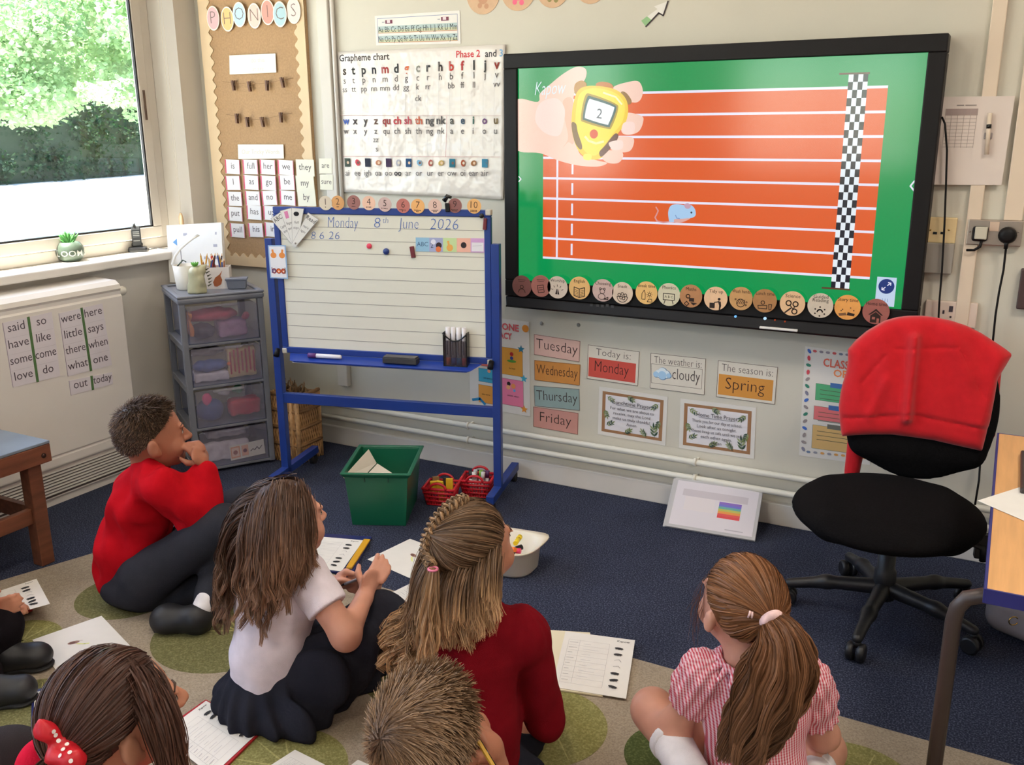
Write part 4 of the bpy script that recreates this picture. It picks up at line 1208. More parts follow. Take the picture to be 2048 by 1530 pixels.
for i, (c, x, y, rgb) in enumerate(PH):
 yy = NY - 0.003 - 0.0022 * (i % 3)
 ct_ = PY(*z2(x, y), yy); r = 0.0385; rz = 0.053
 q = [ct_ + np.array([-r, 0, rz]), ct_ + np.array([r, 0, rz]), ct_ + np.array([r, 0, -rz]), ct_ + np.array([-r, 0, -rz])]
 s = Sheet('letter_disc', 'oval paper letter %s at the top of the notice board' % c, 'letter card', q, mat('disc_edge', (236, 224, 208), 0.6), 0.0018, 'phonics title letters', outline=[(r + r * math.cos(2 * math.pi * k / 28), rz + rz * math.sin(2 * math.pi * k / 28)) for k in range(28)])
 s.disc(r, rz, r * 0.9, rgb, rz * 0.9, n=28)
 s.text(c, r, rz * 1.42, 0.078, (120, 104, 96), bold=-0.02)
 s.done()
for q, tl, nm in (([(459, 111), (551, 107), (553, 145), (460, 149)], ('do this', 'at are'), 'upper'), ([(476, 289), (567, 289), (568, 317), (477, 318)], ('Our Tricky Words',), 'lower')):
 s = Sheet('heading_card', 'pale shiny heading card, %s of two on the notice board' % nm, 'card', wq(q, NY), mat('shiny_heading_card', (232, 226, 204), 0.2), 0.0015, 'heading cards on the notice board')
 for i, t in enumerate(tl):
  s.text(t, s.w * (0.62 if len(tl) > 1 else 0.5), s.h * ((0.42 + 0.46 * i) if len(tl) > 1 else 0.66), 0.030, (190, 180, 166), maxw=s.w * 0.85)
 s.done()
M_PEG = mat('brown_peg_wood', (104, 70, 48), 0.6, vary=0.15, vscale=40)
PEG = [[(467, 171), (499, 173), (534, 171), (565, 165)], [(474, 237), (495, 244), (525, 244), (562, 235)]]
for ri, row in enumerate(PEG):
 pts = [PY(row[0][0] - 22, row[0][1] - 8, NY - 0.006)] + [PY(u, v - 5, NY - 0.006) for u, v in row] + [PY(row[-1][0] + 22, row[-1][1] - 9, NY - 0.006)]
 tag(MB().tube(pts, 0.0009, seg=5).build('string', mat('jute_string', (150, 118, 84), 0.9)), 'thin %s string for pegs on the notice board' % ('upper', 'lower')[ri], 'string', 'peg strings')
 for i, (u, v) in enumerate(row):
  c = PY(u, v, NY - 0.010)
  t = thing('clothes_peg', 'small brown wooden peg, %s on the %s string' % (['first', 'second', 'third', 'last'][i], ['upper', 'lower'][ri]), 'peg', c, 'wooden pegs on the notice board')
  ty_ = random.uniform(-0.2, 0.2)
  T = Matrix.Translation(Vector(c)) @ Matrix.Rotation(ty_, 4, 'Y')
  def tp(L): return [tuple(T @ Vector(p)) for p in L]
  for k in (-1, 1):
   MB().hexa(tp([(-0.005, k * 0.001, -0.022), (0.005, k * 0.001, -0.022), (0.005, k * 0.001 + k * 0.005, -0.022), (-0.005, k * 0.001 + k * 0.005, -0.022)]),
       tp([(-0.005, k * 0.004, 0.022), (0.005, k * 0.004, 0.022), (0.005, k * 0.009, 0.022), (-0.005, k * 0.009, 0.022)])).build('peg_half', M_PEG, t)
  MB().tube(tp([(-0.006, 0, 0.002), (0.006, 0, 0.002)]), 0.0035, seg=8).build('spring', mat('steel_wire', (120, 116, 110), 0.35, 0.9), t)
GRID = [['is', 'full', 'her', 'we', 'they'], ['I', 'as', 'go', 'be', 'my'], ['the', 'and', 'no', 'me', 'by'], ['put', 'has', 'up', None, None], ['pull', 'his', 'in', None, None]]
XZ = [[(233, 912), (331, 913), (426, 914), (525, 916), (632, 918)], [(236, 1000), (336, 998), (431, 1000), (532, 998), (632, 1004)], [(245, 1087), (344, 1084), (436, 1082), (536, 1082), (640, 1082)], [(248, 1170), (352, 1162), (445, 1165), 0, 0], [(260, 1260), (361, 1258), (452, 1256), 0, 0]]
M_PINK = mat('pink_backing_card', (214, 84, 116), 0.6); M_WC = mat('word_card_paper', (230, 226, 224), 0.5); M_WC2 = mat('word_card_ivory', (224, 220, 200), 0.5)
for r_ in range(5):
 for c_ in range(5):
  wd = GRID[r_][c_]
  if not wd:
   continue
  c = PY(*z2(*XZ[r_][c_]), NY - 0.001)
  hw, hh = (0.046, 0.033) if c_ < 4 else (0.052, 0.037)
  tl = random.uniform(-0.04, 0.04)
  ex = np.array([math.cos(tl), 0, math.sin(tl)]); ez = np.array([-math.sin(tl), 0, math.cos(tl)])
  yo = np.array([0, -0.0006 * (c_ + r_ % 2), 0])
  q = [c + yo - ex * hw + ez * hh, c + yo + ex * hw + ez * hh, c + yo + ex * hw - ez * hh, c + yo - ex * hw - ez * hh]
  s = Sheet('word_card', 'white word card reading %s on the notice board' % wd, 'word card', q, M_WC if c_ < 4 else M_WC2, 0.0012, 'word cards on the notice board')
  if c_ < 4:
   s.rect(0, 0.001, 0.0075, s.h - 0.001, (214, 84, 116), M_PINK); s.rect(s.w - 0.003, 0.001, s.w, s.h - 0.001, (214, 84, 116), M_PINK)
  s.text(wd, s.w / 2 + (0.003 if c_ < 4 else 0), s.h * 0.62, 0.041, (96, 88, 88), maxw=s.w * 0.82)
  s.done('coloured_edge')
for wd, q in (('are', [(638, 317), (664, 317), (664, 347), (639, 347)]), ('sure', [(640, 349), (666, 350), (666, 380), (641, 379)])):
 s = Sheet('word_card', 'white word card reading %s on the boxed conduit' % wd, 'word card', wq(q, -0.0305), M_WC2, 0.0012, 'word cards on the conduit')
 s.text(wd, s.w / 2, s.h * 0.62, 0.034, (96, 88, 88), maxw=s.w * 0.9)
 s.done()
# ------------------------------------------------------------------ sockets, paper and cables right of the screen
s = Sheet('register_sheet', 'large white sheet with a printed table beside the screen', 'paper', wq([(1850, 194), (2030, 192), (2003, 370), (1840, 369)], -0.0225), mat('pale_sheet', (220, 206, 198), 0.6), 0.0015)
def pin(u, v): return s.inv(PY(u, v, -0.0225))
def z6(x, y): return (1450 + x * 0.29199, 50 + y * 0.29199)
a, b_ = pin(*z6(1515, 575)), pin(*z6(1700, 845))
s.rect(a[0], a[1], b_[0] + 0.008, a[1] + 0.02, (168, 150, 146))
for i in range(10): s.line([(a[0], a[1] + 0.02 + i * 0.0108), (b_[0] + 0.006, a[1] + 0.02 + i * 0.0108)], 0.0012, (170, 156, 150))
for i in range(6): s.line([(a[0] + i * 0.0178, a[1]), (a[0] + i * 0.0178 - 0.002, b_[1])], 0.0012, (170, 156, 150))
s.rect(a[0] + 0.03, a[1] - 0.012, a[0] + 0.05, a[1] - 0.009, (150, 140, 136)); s.rect(a[0] + 0.054, a[1] - 0.012, a[0] + 0.085, a[1] - 0.009, (150, 140, 136))
s.done()
pn = thing('marker_pen', 'cream marker pen with black band clipped on the sheet', 'pen', PY(1976, 310, -0.035))
p0, p1 = PY(1980, 226, -0.036), PY(1973, 309, -0.036)
MB().tube([p0, p1], 0.0065, seg=12).build('barrel', mat('cream_pen', (226, 208, 188), 0.4), pn)
MB().tube([p0 + (p1 - p0) * 0.27, p0 + (p1 - p0) * 0.37], 0.0074, seg=12).build('band', M_TVB2, pn)
cl = p0 + (p1 - p0) * 0.55
MB().box((cl[0] - 0.012, -0.029, cl[2] - 0.010), (cl[0] + 0.012, -0.0242, cl[2] + 0.010)).build('clip', mat('grey_clip', (150, 140, 140), 0.4), pn, bevel=0.003)
def plate(name, label, quad_, m, depth=0.012, y=0.0):
 a_, b2 = PY(*quad_[0], y), PY(*quad_[1], y)
 o = thing(name, label, 'socket', ((a_[0] + b2[0]) / 2, y, b2[2]))
 MB().box((a_[0], y - depth, b2[2]), (b2[0], y, a_[2])).build('plate', m, o, bevel=0.003)
 return o, a_, b2
so, a, b_ = plate('network_socket', 'cream twin network socket half hidden by the screen', [(1853, 433), (1910, 486)], mat('cream_socket', (226, 200, 150), 0.45), 0.02)
for u in (1870, 1885):
 p = PY(u, 466, -0.02); MB().box((p[0] - 0.006, -0.0215, p[2] - 0.004), (p[0] + 0.006, -0.0195, p[2] + 0.004)).build('port', M_TVB2, so)
for u in (1861, 1898):
 p = PY(u, 460, -0.02); MB().lathe([(0.003, -0.001), (0.003, 0.001)], p, seg=8, M=Matrix.Rotation(math.radians(90), 4, 'X')).build('screw', mat('brass', (190, 150, 80), 0.3, 0.9), so)
M_STEEL = mat('brushed_steel', (176, 162, 152), 0.32, 0.85, vary=0.05, vscale=60, stretch=(1, 1, 30))
so, a, b_ = plate('power_socket', 'brushed metal double power socket right of the screen', [(1938, 437), (2041, 492)], M_STEEL, 0.03)
xm = (a[0] + b_[0]) / 2
MB().box((xm - 0.016, -0.032, a[2] - 0.035), (xm + 0.012, -0.0295, a[2] - 0.005)).build('switch', mat('cream_switch', (206, 180, 160), 0.4), so, bevel=0.001)
for u, v in ((1940, 463), (2037, 464)):
 p = PY(u, v, -0.03); MB().lathe([(0.003, -0.001), (0.003, 0.001)], p, seg=8, M=Matrix.Rotation(math.radians(90), 4, 'X')).build('screw', M_STEEL, so)
pl = thing('power_plug', 'black and white square plug in the metal socket', 'plug', PY(1962, 467, -0.045))
p = PY(1961, 466, -0.03)
MB().box((p[0] - 0.024, -0.048, p[2] - 0.026), (p[0] + 0.022, -0.0305, p[2] + 0.022)).build('plug_body', M_TVB, pl, bevel=0.008)
MB().box((p[0] - 0.016, -0.054, p[2] - 0.018), (p[0] + 0.020, -0.048, p[2] + 0.022)).build('plug_face', mat('plug_white', (196, 190, 172), 0.4), pl, bevel=0.003)
cpts = [p + np.array([0.006, -0.014, -0.024]), p + np.array([0.004, -0.016, -0.042]), p + np.array([-0.012, -0.014, -0.054]), p + np.array([-0.034, -0.006, -0.056])]
MB().tube(cpts, 0.0045, seg=8).build('cable', M_TVB, pl)
pl = thing('power_plug', 'round black plug with a long cable hanging to the floor', 'plug', PY(2013, 470, -0.045))
p = PY(2015, 470, -0.03)
MB().lathe([(0.026, 0), (0.027, 0.012), (0.022, 0.024), (0.012, 0.027)], p + np.array([0, -0.0005, 0]), seg=20, M=Matrix.Rotation(math.radians(90), 4, 'X')).build('plug_body', M_TVB, pl)
cb = [p + np.array([0, -0.015, -0.02])] + [PY(u, v, -0.04) for u, v in ((2012, 496), (2007, 540), (1998, 585), (1991, 630), (1986, 680), (1980, 760), (1972, 860), (1960, 930))] + [PY(1958, 960, -0.06), PY(1950, 1010, -0.10)]
MB().tube([p + np.array([0, -0.018, -0.014]), p + np.array([0, -0.018, -0.042])], 0.006, seg=10).build('strain_relief', M_TVB, pl)
MB().tube(cb, 0.0034, seg=8).build('cable', M_TVB, pl)
wire = [PY(1884, 234, -0.05), PY(1890, 248, -0.055), PY(1894, 300, -0.05), PY(1892, 370, -0.05), PY(1889, 450, -0.05), PY(1884, 540, -0.05), PY(1879, 600, -0.05), PY(1875, 680, -0.05)]
tag(MB().tube(wire, 0.0033, seg=8).build('black_cable', M_TVB), 'thin black cable looping down beside the screen', 'cable')
so, a, b_ = plate('media_socket', 'white wall plate with media ports behind the red jumper', [(1853, 598), (1951, 655)], mat('white_plate', (220, 200, 186), 0.45), 0.018)
for u, v, w_, h_ in ((1887, 624, 0.003, 0.006), (1902, 618, 0.006, 0.010), (1916, 625, 0.007, 0.005), (1901, 634, 0.003, 0.003)):
 p = PY(u, v, -0.018); MB().box((p[0] - w_, -0.0195, p[2] - h_), (p[0] + w_, -0.0175, p[2] + h_)).build('port', mat('port_dark', (60, 52, 60), 0.5), so)
p0 = PY(2036, 585, -0.0)
tag(MB().box((p0[0], -0.03, 0.90), (p0[0] + 0.4, 0, 1.03)).build('cupboard_panel', mat('dark_brown_panel', (70, 50, 48), 0.5), bevel=0.004), 'dark brown panel on the wall at the far edge', 'panel')
# ================================================================== rug
rug = MB()
pts = [(-0.98, -1.13), (-1.05, -1.40), (-1.15, -1.69), (-1.09, -2.0), (-1.07, -3.9), (2.9, -3.9), (2.9, -1.20), (1.75, -1.172), (0.9, -1.155), (0.04, -1.135)]
pts = pts[::-1] if False else pts
rug.hexa([(x, y, 0.0) for x, y in pts], [(x, y, 0.007) for x, y in pts], M_RUG)
rug_o = tag(rug.build('rug'), 'beige classroom rug with green circle pattern on navy carpet', 'rug')
M_OLIVE = speckle('olive_pile', (112, 109, 72), (134, 131, 92), scale=180.0)
M_GREEN = speckle('green_pile', (78, 88, 50), (100, 110, 68), scale=180.0)
M_VEIN = speckle('pale_vein_pile', (168, 160, 104), (182, 174, 122), scale=180.0)
M_LIME = speckle('lime_pile', (136, 132, 82), (158, 154, 102), scale=180.0)
for i, (u, v, r, m) in enumerate([(255, 1190, 0.16, M_OLIVE), (30, 1285, 0.13, M_LIME), (455, 1265, 0.22, M_OLIVE), (880, 1330, 0.23, M_OLIVE), (1085, 1450, 0.165, M_LIME), (1352, 1512, 0.125, M_GREEN), (1700, 1570, 0.16, M_LIME), (60, 1430, 0.17, M_OLIVE), (560, 1540, 0.16, M_LIME)]):
 c = PZ(u, v, 0.007)
 d = MB()
 ring = [(c[0] + r * math.cos(2 * math.pi * k / 40), c[1] + r * math.sin(2 * math.pi * k / 40)) for k in range(40)]
 d.hexa([(x, y, 0.004) for x, y in ring], [(x, y, 0.0078) for x, y in ring])
 go_ = d.build('green_circle', m, rug_o)
 for a in (0.5 + i, 1.0 + i, 1.6 + i):
  p0, p1 = np.array([c[0], c[1]]) + 0.1 * r, np.array([c[0] + math.cos(a) * r * 0.9, c[1] + math.sin(a) * r * 0.9])
  n_ = np.array([p0[1] - p1[1], p1[0] - p0[0]]); n_ = n_ / np.linalg.norm(n_) * 0.0035
  MB().add([(*(p0 - n_), 0.0081), (*(p1 - n_ * 0.3), 0.0081), (*(p1 + n_ * 0.3), 0.0081), (*(p0 + n_), 0.0081)], [(0, 1, 2, 3)]).build('leaf_vein', M_VEIN, go_)
# ================================================================== radiator
XRF = -1.555
rad = thing('radiator', 'long white boxed radiator below the window with a bottom grille', 'radiator', (-1.65, -1.6, 0))
M_RAD = mat('white_enamel', (226, 219, 212), 0.38, vary=0.02, vscale=4)
r0, r1 = -0.735, -2.75
b = MB()
prof = [(-1.735, 0.03), (-1.575, 0.03), (-1.575, 0.15), (-1.557, 0.165), (-1.557, 0.20), (XRF - 0.006, 0.207), (XRF, 0.215), (XRF, 0.80), (XRF - 0.006, 0.808), (XRF - 0.006, 0.822), (XRF, 0.832), (XRF - 0.006, 0.850), (XRF - 0.028, 0.866), (-1.735, 0.872)]
n = len(prof)
v = [(x, r0, z) for x, z in prof] + [(x, r1, z) for x, z in prof]
b.add(v, [tuple(range(n)), tuple(range(2 * n - 1, n - 1, -1))] + [(i, n + i, n + (i + 1) % n, (i + 1) % n) for i in range(n)])
b.build('casing', M_RAD, rad, bevel=0.006)
MB().box((-1.735, r1, 0), (-1.585, r0 - 0.01, 0.035)).build('plinth', M_GLOSSW, rad)
for i in range(8):
 z = 0.052 + i * 0.0125
 MB().box((-1.58, r1 + 0.02, z), (-1.567, r0 - 0.02, z + 0.006)).build('grille_slat', M_RAD, rad)
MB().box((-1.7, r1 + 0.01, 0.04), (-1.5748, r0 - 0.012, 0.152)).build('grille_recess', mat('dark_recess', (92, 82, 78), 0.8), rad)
vp = PX(262, 605, -1.66)
vm = MB().tube([(-1.66, -0.735, 0.80), (-1.66, -0.70, 0.80)], 0.012, seg=14)
vm.build('valve_stem', M_RAD, rad)
MB().tube([(-1.66, -0.70, 0.80), (-1.66, -0.69, 0.80), (-1.66, -0.645, 0.80), (-1.66, -0.635, 0.80)], [0.018, 0.021, 0.021, 0.016], seg=18).build('valve_head', mat('white_valve', (224, 218, 204), 0.4), rad)
GRN = mat('green_card_strip', (84, 120, 70), 0.6)
M_WS = mat('word_sheet_paper', (222, 214, 220), 0.5)
def word_sheet(q, rows, lab):
 s = Sheet('word_sheet', lab, 'word sheet', [PX(u, v, XRF) for u, v in q], M_WS, 0.0012, 'word sheets on the radiator', off=0.0006)
 n = len(rows)
 for i, (a, b_) in enumerate(rows):
  y = s.h * (i + 0.62) / n
  s.text(a, s.w * 0.25, y, 0.048, (88, 78, 86), maxw=s.w * 0.44); s.text(b_, s.w * 0.76, y, 0.048, (88, 78, 86), maxw=s.w * 0.44)
  if i: s.line([(0.004, s.h * i / n), (s.w - 0.004, s.h * i / n)], 0.0008, (200, 192, 198))
 s.line([(0.001, 0), (0.001, s.h)], 0.0015, (130, 110, 130))
 s.done()
 k = 0.0030
 MB().add([s.P(s.w * 0.485, -0.002, k), s.P(s.w * 0.535, -0.002, k), s.P(s.w * 0.535, s.h + 0.002, k), s.P(s.w * 0.485, s.h + 0.002, k)] + [s.P(s.w * 0.485, -0.002, 0.001), s.P(s.w * 0.535, -0.002, 0.001), s.P(s.w * 0.535, s.h + 0.002, 0.001), s.P(s.w * 0.485, s.h + 0.002, 0.001)],
    [(3, 2, 1, 0), (4, 5, 6, 7), (0, 1, 5, 4), (2, 3, 7, 6), (1, 2, 6, 5), (3, 0, 4, 7)]).build('green_strip', GRN, s.o)
word_sheet([(4, 646), (103, 624), (120, 752), (25, 775)], [('said', 'so'), ('have', 'like'), ('some', 'come'), ('love', 'do')], 'white word sheet on the radiator starting with said and so')
word_sheet([(116.5, 627), (204, 606.7), (223.5, 730), (135, 753)], [('were', 'here'), ('little', 'says'), ('there', 'when'), ('what', 'one')], 'white word sheet on the radiator starting with were and here')
word_sheet([(137, 761.6), (223.5, 744), (225.5, 767.5), (141, 791)], [('out', 'today')], 'short white word strip reading out and today')
# ================================================================== window sill things
def solid_lathe(name, prof, c, m, parent, seg=28, M=None):
 return MB().lathe(prof, c, m, seg=seg, M=M).build(name, None, parent)
SZ = WZ0
pc = PZ(143, 522, SZ)
pot = thing('succulent_pot', 'green rounded pot with a spiky succulent on the window sill', 'plant pot', pc)
solid_lathe('pot', [(r_ * 1.15, z_ * 1.08) for r_, z_ in [(0.0, 0), (0.030, 0), (0.043, 0.012), (0.050, 0.035), (0.047, 0.058), (0.036, 0.074), (0.031, 0.076), (0.028, 0.068), (0.0, 0.064)]], pc, mat('green_glazed_pot', (84, 98, 84), 0.4, vary=0.08, vscale=20), pot)
MB().lathe([(0.0, 0.066), (0.028, 0.068)], pc, seg=20).build('soil', mat('soil', (60, 48, 38), 0.95), pot)
vd = unit(np.array([CAM[0] - pc[0], CAM[1] - pc[1], 0])); sd_ = np.array([-vd[1], vd[0], 0])
tm = MB()
for ch, a in (('B', -1.4), ('L', -0.95), ('O', -0.42), ('O', 0.12), ('M', 0.68), ('S', 1.25)):
 v, f, w0, w1 = text_geo(ch, 0.01)
 P = []
 for x, y in v:
  an = a + (x - (w0 + w1) / 2) * 0.034 / 0.051
  z = 0.026 + y * 0.034
  rr = 0.0595 - 6.5 * (z - 0.038) ** 2
  P.append(pc + (vd * math.cos(an) + sd_ * math.sin(an)) * rr + np.array([0, 0, z]))
 tm.add(P, f)
tm.build('lettering', mat('pot_letter_white', (206, 206, 196), 0.6), pot)
lm = MB()
rg = random.Random(9)
for i in range(34):
 a = rg.uniform(0, 6.28); t_ = rg.uniform(0.25, 1.1); L = rg.uniform(0.036, 0.064)
 p0 = pc + np.array([0, 0, 0.068]); d = np.array([math.cos(a) * math.sin(t_), math.sin(a) * math.sin(t_), math.cos(t_)])
 lm = MB().tube([p0 + d * 0.006, p0 + d * L * 0.5, p0 + d * L * 0.85 + np.array([0, 0, 0.003]), p0 + d * L + np.array([0, 0, 0.006])], [0.004, 0.0055, 0.0035, 0.0006], seg=6)
 lm.build('leaf', mat('succulent_green', (92, 158, 84), 0.45, vary=0.15, vscale=60), pot)
dc = PZ(276, 503, SZ)
dock = thing('phone_dock', 'black cordless handset standing in its cradle on the sill', 'phone', dc)
dv = unit(np.array([0.75, -0.66, 0])); dr = np.array([-dv[1], dv[0], 0])
Mx = frame_M(dc, dr, dv, (0, 0, 1))
MB().box((-0.042, -0.036, 0), (0.042, 0.036, 0.022), None, Mx).build('cradle', mat('black_plastic', (24, 24, 27), 0.3), dock, bevel=0.008)
MB().box((-0.024, -0.030, 0.022), (0.024, 0.0, 0.040), None, Mx).build('cradle_back', mat('black_plastic'), dock, bevel=0.006)
hs = MB()
def mp(x, y, z): return tuple(Mx @ Vector((x, y, z)))
prof = [(-0.015, 0.02), (0.012, 0.02), (0.015, 0.06), (0.012, 0.10), (0.004, 0.118), (-0.010, 0.114), (-0.018, 0.08)]
hs.hexa([mp(-0.020, y - 0.008, z) for y, z in prof], [mp(0.020, y - 0.008, z) for y, z in prof])
hs.build('handset', mat('dark_grey_plastic', (52, 54, 56), 0.35), dock, bevel=0.004)
for i in range(6):
 MB().box((-0.014, 0.0, 0.048 + i * 0.008), (0.014, 0.0065, 0.052 + i * 0.008), None, Mx).build('keypad_row', mat('pale_keys', (150, 152, 150), 0.4), dock)
MB().tube([mp(-0.004, -0.004, 0.114), mp(-0.006, -0.008, 0.130)], [0.007, 0.004], seg=10).build('aerial', mat('dark_grey_plastic'), dock)
MB().tube([mp(0.04, -0.02, 0.006), mp(0.075, -0.05, 0.006), mp(0.11, -0.02, 0.006), (-1.664, -0.30, SZ + 0.004), (-1.655, -0.28, 0.86)], 0.0022, seg=6).build('cable', mat('black_plastic'), dock)
# ================================================================== low wooden table
M_DWOOD = mat('dark_stained_wood', (112, 66, 44), 0.45, vary=0.25, vscale=6, stretch=(8, 1, 8), bump=0.1, bscale=30)
M_TTOP = mat('blue_grey_laminate', (112, 124, 138), 0.38, vary=0.10, vscale=8)
tx1, ty0, tz = -1.098, -1.472, 0.450
tbx0, ty1 = -1.535, -2.75
tab = thing('low_table', 'low dark wooden table with a blue grey top', 'table', (-1.32, -2.1, 0))
MB().box((tbx0, ty1, tz - 0.010), (tx1, ty0, tz)).build('tabletop', M_TTOP, tab, bevel=0.002)
for p, q in (((tx1 - 0.022, ty1, tz - 0.075), (tx1, ty0, tz - 0.0105)), ((tbx0, ty1, tz - 0.075), (tbx0 + 0.022, ty0, tz - 0.0105)), ((tbx0 + 0.022, ty0 - 0.022, tz - 0.075), (tx1 - 0.022, ty0, tz - 0.0105)), ((tbx0 + 0.022, ty1, tz - 0.075), (tx1 - 0.022, ty1 + 0.022, tz - 0.0105))):
 MB().box(p, q).build('apron', M_DWOOD, tab, bevel=0.003)
for x in (tbx0 + 0.03, tx1 - 0.078):
 for y in (ty1 + 0.03, ty0 - 0.075):
  MB().box((x, y, 0), (x + 0.05, y + 0.05, tz - 0.074)).build('leg', M_DWOOD, tab, bevel=0.003)
MB().box((tbx0 + 0.08, ty0 - 0.065, 0.16), (tx1 - 0.078, ty0 - 0.04, 0.215)).build('stretcher', M_DWOOD, tab, bevel=0.003)
MB().box((tx1 - 0.064, ty1 + 0.08, 0.16), (tx1 - 0.040, ty0 - 0.075, 0.215)).build('stretcher', M_DWOOD, tab, bevel=0.003)
MB().lathe([(0.008, 0), (0.008, 0.004), (0.004, 0.005)], (tx1, ty0 - 0.03, tz - 0.046), seg=12, M=Matrix.Rotation(math.radians(90), 4, 'Y')).build('bolt', mat('bolt_head', (60, 44, 38), 0.4, 0.6), tab)
# ================================================================== drawer tower
FL = np.array([-1.314, -0.657, 0.0]); dr_ = unit(np.array([0.193, 0.302, 0])); db_ = np.array([-dr_[1], dr_[0], 0])
TWM = frame_M(FL, dr_, db_, (0, 0, 1))      # local: x along the front, y into the corner
M_GPL = mat('grey_plastic', (112, 114, 122), 0.4, vary=0.03, vscale=10)
M_CLR = mat('clear_smoky_plastic', (150, 146, 160), 0.15, alpha=0.24, spec=0.6)
M_CLR2 = mat('clear_smoky_plastic_side', (120, 132, 168), 0.2, alpha=0.4, spec=0.5)
tw = thing('drawer_tower', 'grey plastic tower of four clear drawers in the corner', 'drawers', FL + dr_ * 0.18 + db_ * 0.18)
W_, D_, H_ = 0.355, 0.370, 0.80
def tb(a, b_, name, m, par=tw, bev=0.004):
 return MB().box(a, b_, None, TWM).build(name, m, par, bevel=bev)
tb((-0.006, -0.006, H_ - 0.036), (W_ + 0.006, D_ + 0.006, H_ - 0.008), 'top', M_GPL, bev=0.010)
for a, b_ in (((-0.006, -0.006, H_ - 0.010), (W_ + 0.006, 0.016, H_)), ((-0.006, D_ - 0.016, H_ - 0.010), (W_ + 0.006, D_ + 0.006, H_)), ((-0.006, 0.016, H_ - 0.010), (0.016, D_ - 0.016, H_)), ((W_ - 0.016, 0.016, H_ - 0.010), (W_ + 0.006, D_ - 0.016, H_))):
 tb(a, b_, 'top_rim', M_GPL, bev=0.004)
for x in (0, W_ - 0.026):
 for y in (0, D_ - 0.03):
  tb((x, y, 0.012), (x + 0.026, y + 0.03, H_ - 0.034), 'post', M_GPL)
pitch = 0.187
for i in range(4):
 z0 = 0.014 + i * pitch
 tb((0.001, 0.002, z0), (W_ - 0.001, D_ - 0.002, z0 + 0.014), 'shelf', M_GPL)
 dw = MB()
 f0, f1, y0 = 0.030, W_ - 0.030, -0.004
 dw.box((f0, y0, z0 + 0.019), (f1, y0 + 0.004, z0 + pitch - 0.006), None, TWM)
 d_o = dw.build('drawer', M_CLR, tw, bevel=0.0015)
 for a, b_ in (((f0, 0.0, z0 + 0.019), (f0 + 0.003, D_ - 0.02, z0 + pitch - 0.02)), ((f1 - 0.003, 0.0, z0 + 0.019), (f1, D_ - 0.02, z0 + pitch - 0.02)), ((f0, 0.0, z0 + 0.0155), (f1, D_ - 0.02, z0 + 0.018))):
  MB().box(a, b_, None, TWM).build('drawer_wall', M_CLR2, d_o)
 MB().box((W_ * 0.3, y0 - 0.007, z0 + pitch - 0.018), (W_ * 0.7, y0 + 0.001, z0 + pitch - 0.008), None, TWM).build('finger_pull', M_CLR, d_o, bevel=0.003)
 if i < 3:
  for x in (0.004, W_ - 0.022):
   tb((x, 0.03, z0 + pitch - 0.02), (x + 0.018, D_ - 0.03, z0 + pitch), 'side_rail', M_GPL, bev=0.002)
def tl(x, y, z): return np.array(TWM @ Vector((x, y, z)))
TAX = np.array([dr_, db_, [0, 0, 1]])
def inside(name, label, cat, c, r, rgb, shape='ell', rough=0.5):
 sd = Solid(0.004)
 if shape == 'ell': sd.ell(tl(*c), r, TAX)
 else: sd.box(tl(*c), r, TAX, rd=min(r) * 0.35)
 return tag(solid(sd, name, mat('thing_%d_%d_%d' % rgb, rgb, rough, vary=0.12, vscale=50), None, 0.006, wrinkle(0.004, 70, len(label)), it=1), label, cat)
zz = [0.034 + i * pitch for i in range(4)]
inside('craft_bag', 'pink crumpled bag in the top clear drawer', 'bag', (0.15, 0.10, zz[3] + 0.10), (0.11, 0.06, 0.030), (206, 70, 96))
inside('craft_bag', 'dark grey pouch at the bottom of the top drawer', 'bag', (0.10, 0.08, zz[3] + 0.036), (0.055, 0.05, 0.034), (66, 62, 84))
inside('paper_bundle', 'mauve paper bundle in the top drawer beside a red ball', 'paper', (0.225, 0.09, zz[3] + 0.04), (0.06, 0.05, 0.036), (164, 120, 160), 'box')
inside('small_ball', 'small red ball in the top clear drawer', 'ball', (0.285, 0.06, zz[3] + 0.085), (0.020, 0.020, 0.020), (180, 50, 66))
inside('orange_card', 'orange card edge in the top clear drawer', 'card', (0.046, 0.06, zz[3] + 0.075), (0.008, 0.04, 0.05), (230, 140, 70), 'box')
inside('pencil_case', 'blue pencil case in the second clear drawer', 'pencil case', (0.115, 0.06, zz[2] + 0.07), (0.075, 0.035, 0.028), (64, 96, 176))
inside('orange_clip', 'small orange clip beside the blue pencil case', 'clip', (0.19, 0.03, zz[2] + 0.075), (0.010, 0.01, 0.012), (232, 110, 40))
inside('paper_pad', 'white paper pad below the blue pencil case', 'paper', (0.115, 0.08, zz[2] + 0.022), (0.075, 0.05, 0.02), (206, 196, 214), 'box')
inside('grey_pouch', 'grey rolled pouch at the top of the second drawer', 'pouch', (0.11, 0.10, zz[2] + 0.125), (0.08, 0.05, 0.018), (140, 132, 136))
sw = inside('sweet_packet', 'striped sweet packet standing in the second drawer', 'packet', (0.25, 0.05, zz[2] + 0.075), (0.062, 0.018, 0.066), (206, 176, 130), 'box')
st = MB()
for k in range(7):
 xx = 0.195 + k * 0.017
 st.box((xx, 0.028, zz[2] + 0.025 + 0.01 * (k % 2)), (xx + 0.007, 0.0305, zz[2] + 0.125 + 0.008 * (k % 3)), None, TWM)
st.build('packet_stripes', mat('packet_red', (176, 44, 66), 0.5), sw)
inside('toy_figure', 'blue soft toy lying in the third clear drawer', 'toy', (0.10, 0.07, zz[1] + 0.055), (0.060, 0.05, 0.05), (54, 80, 150))
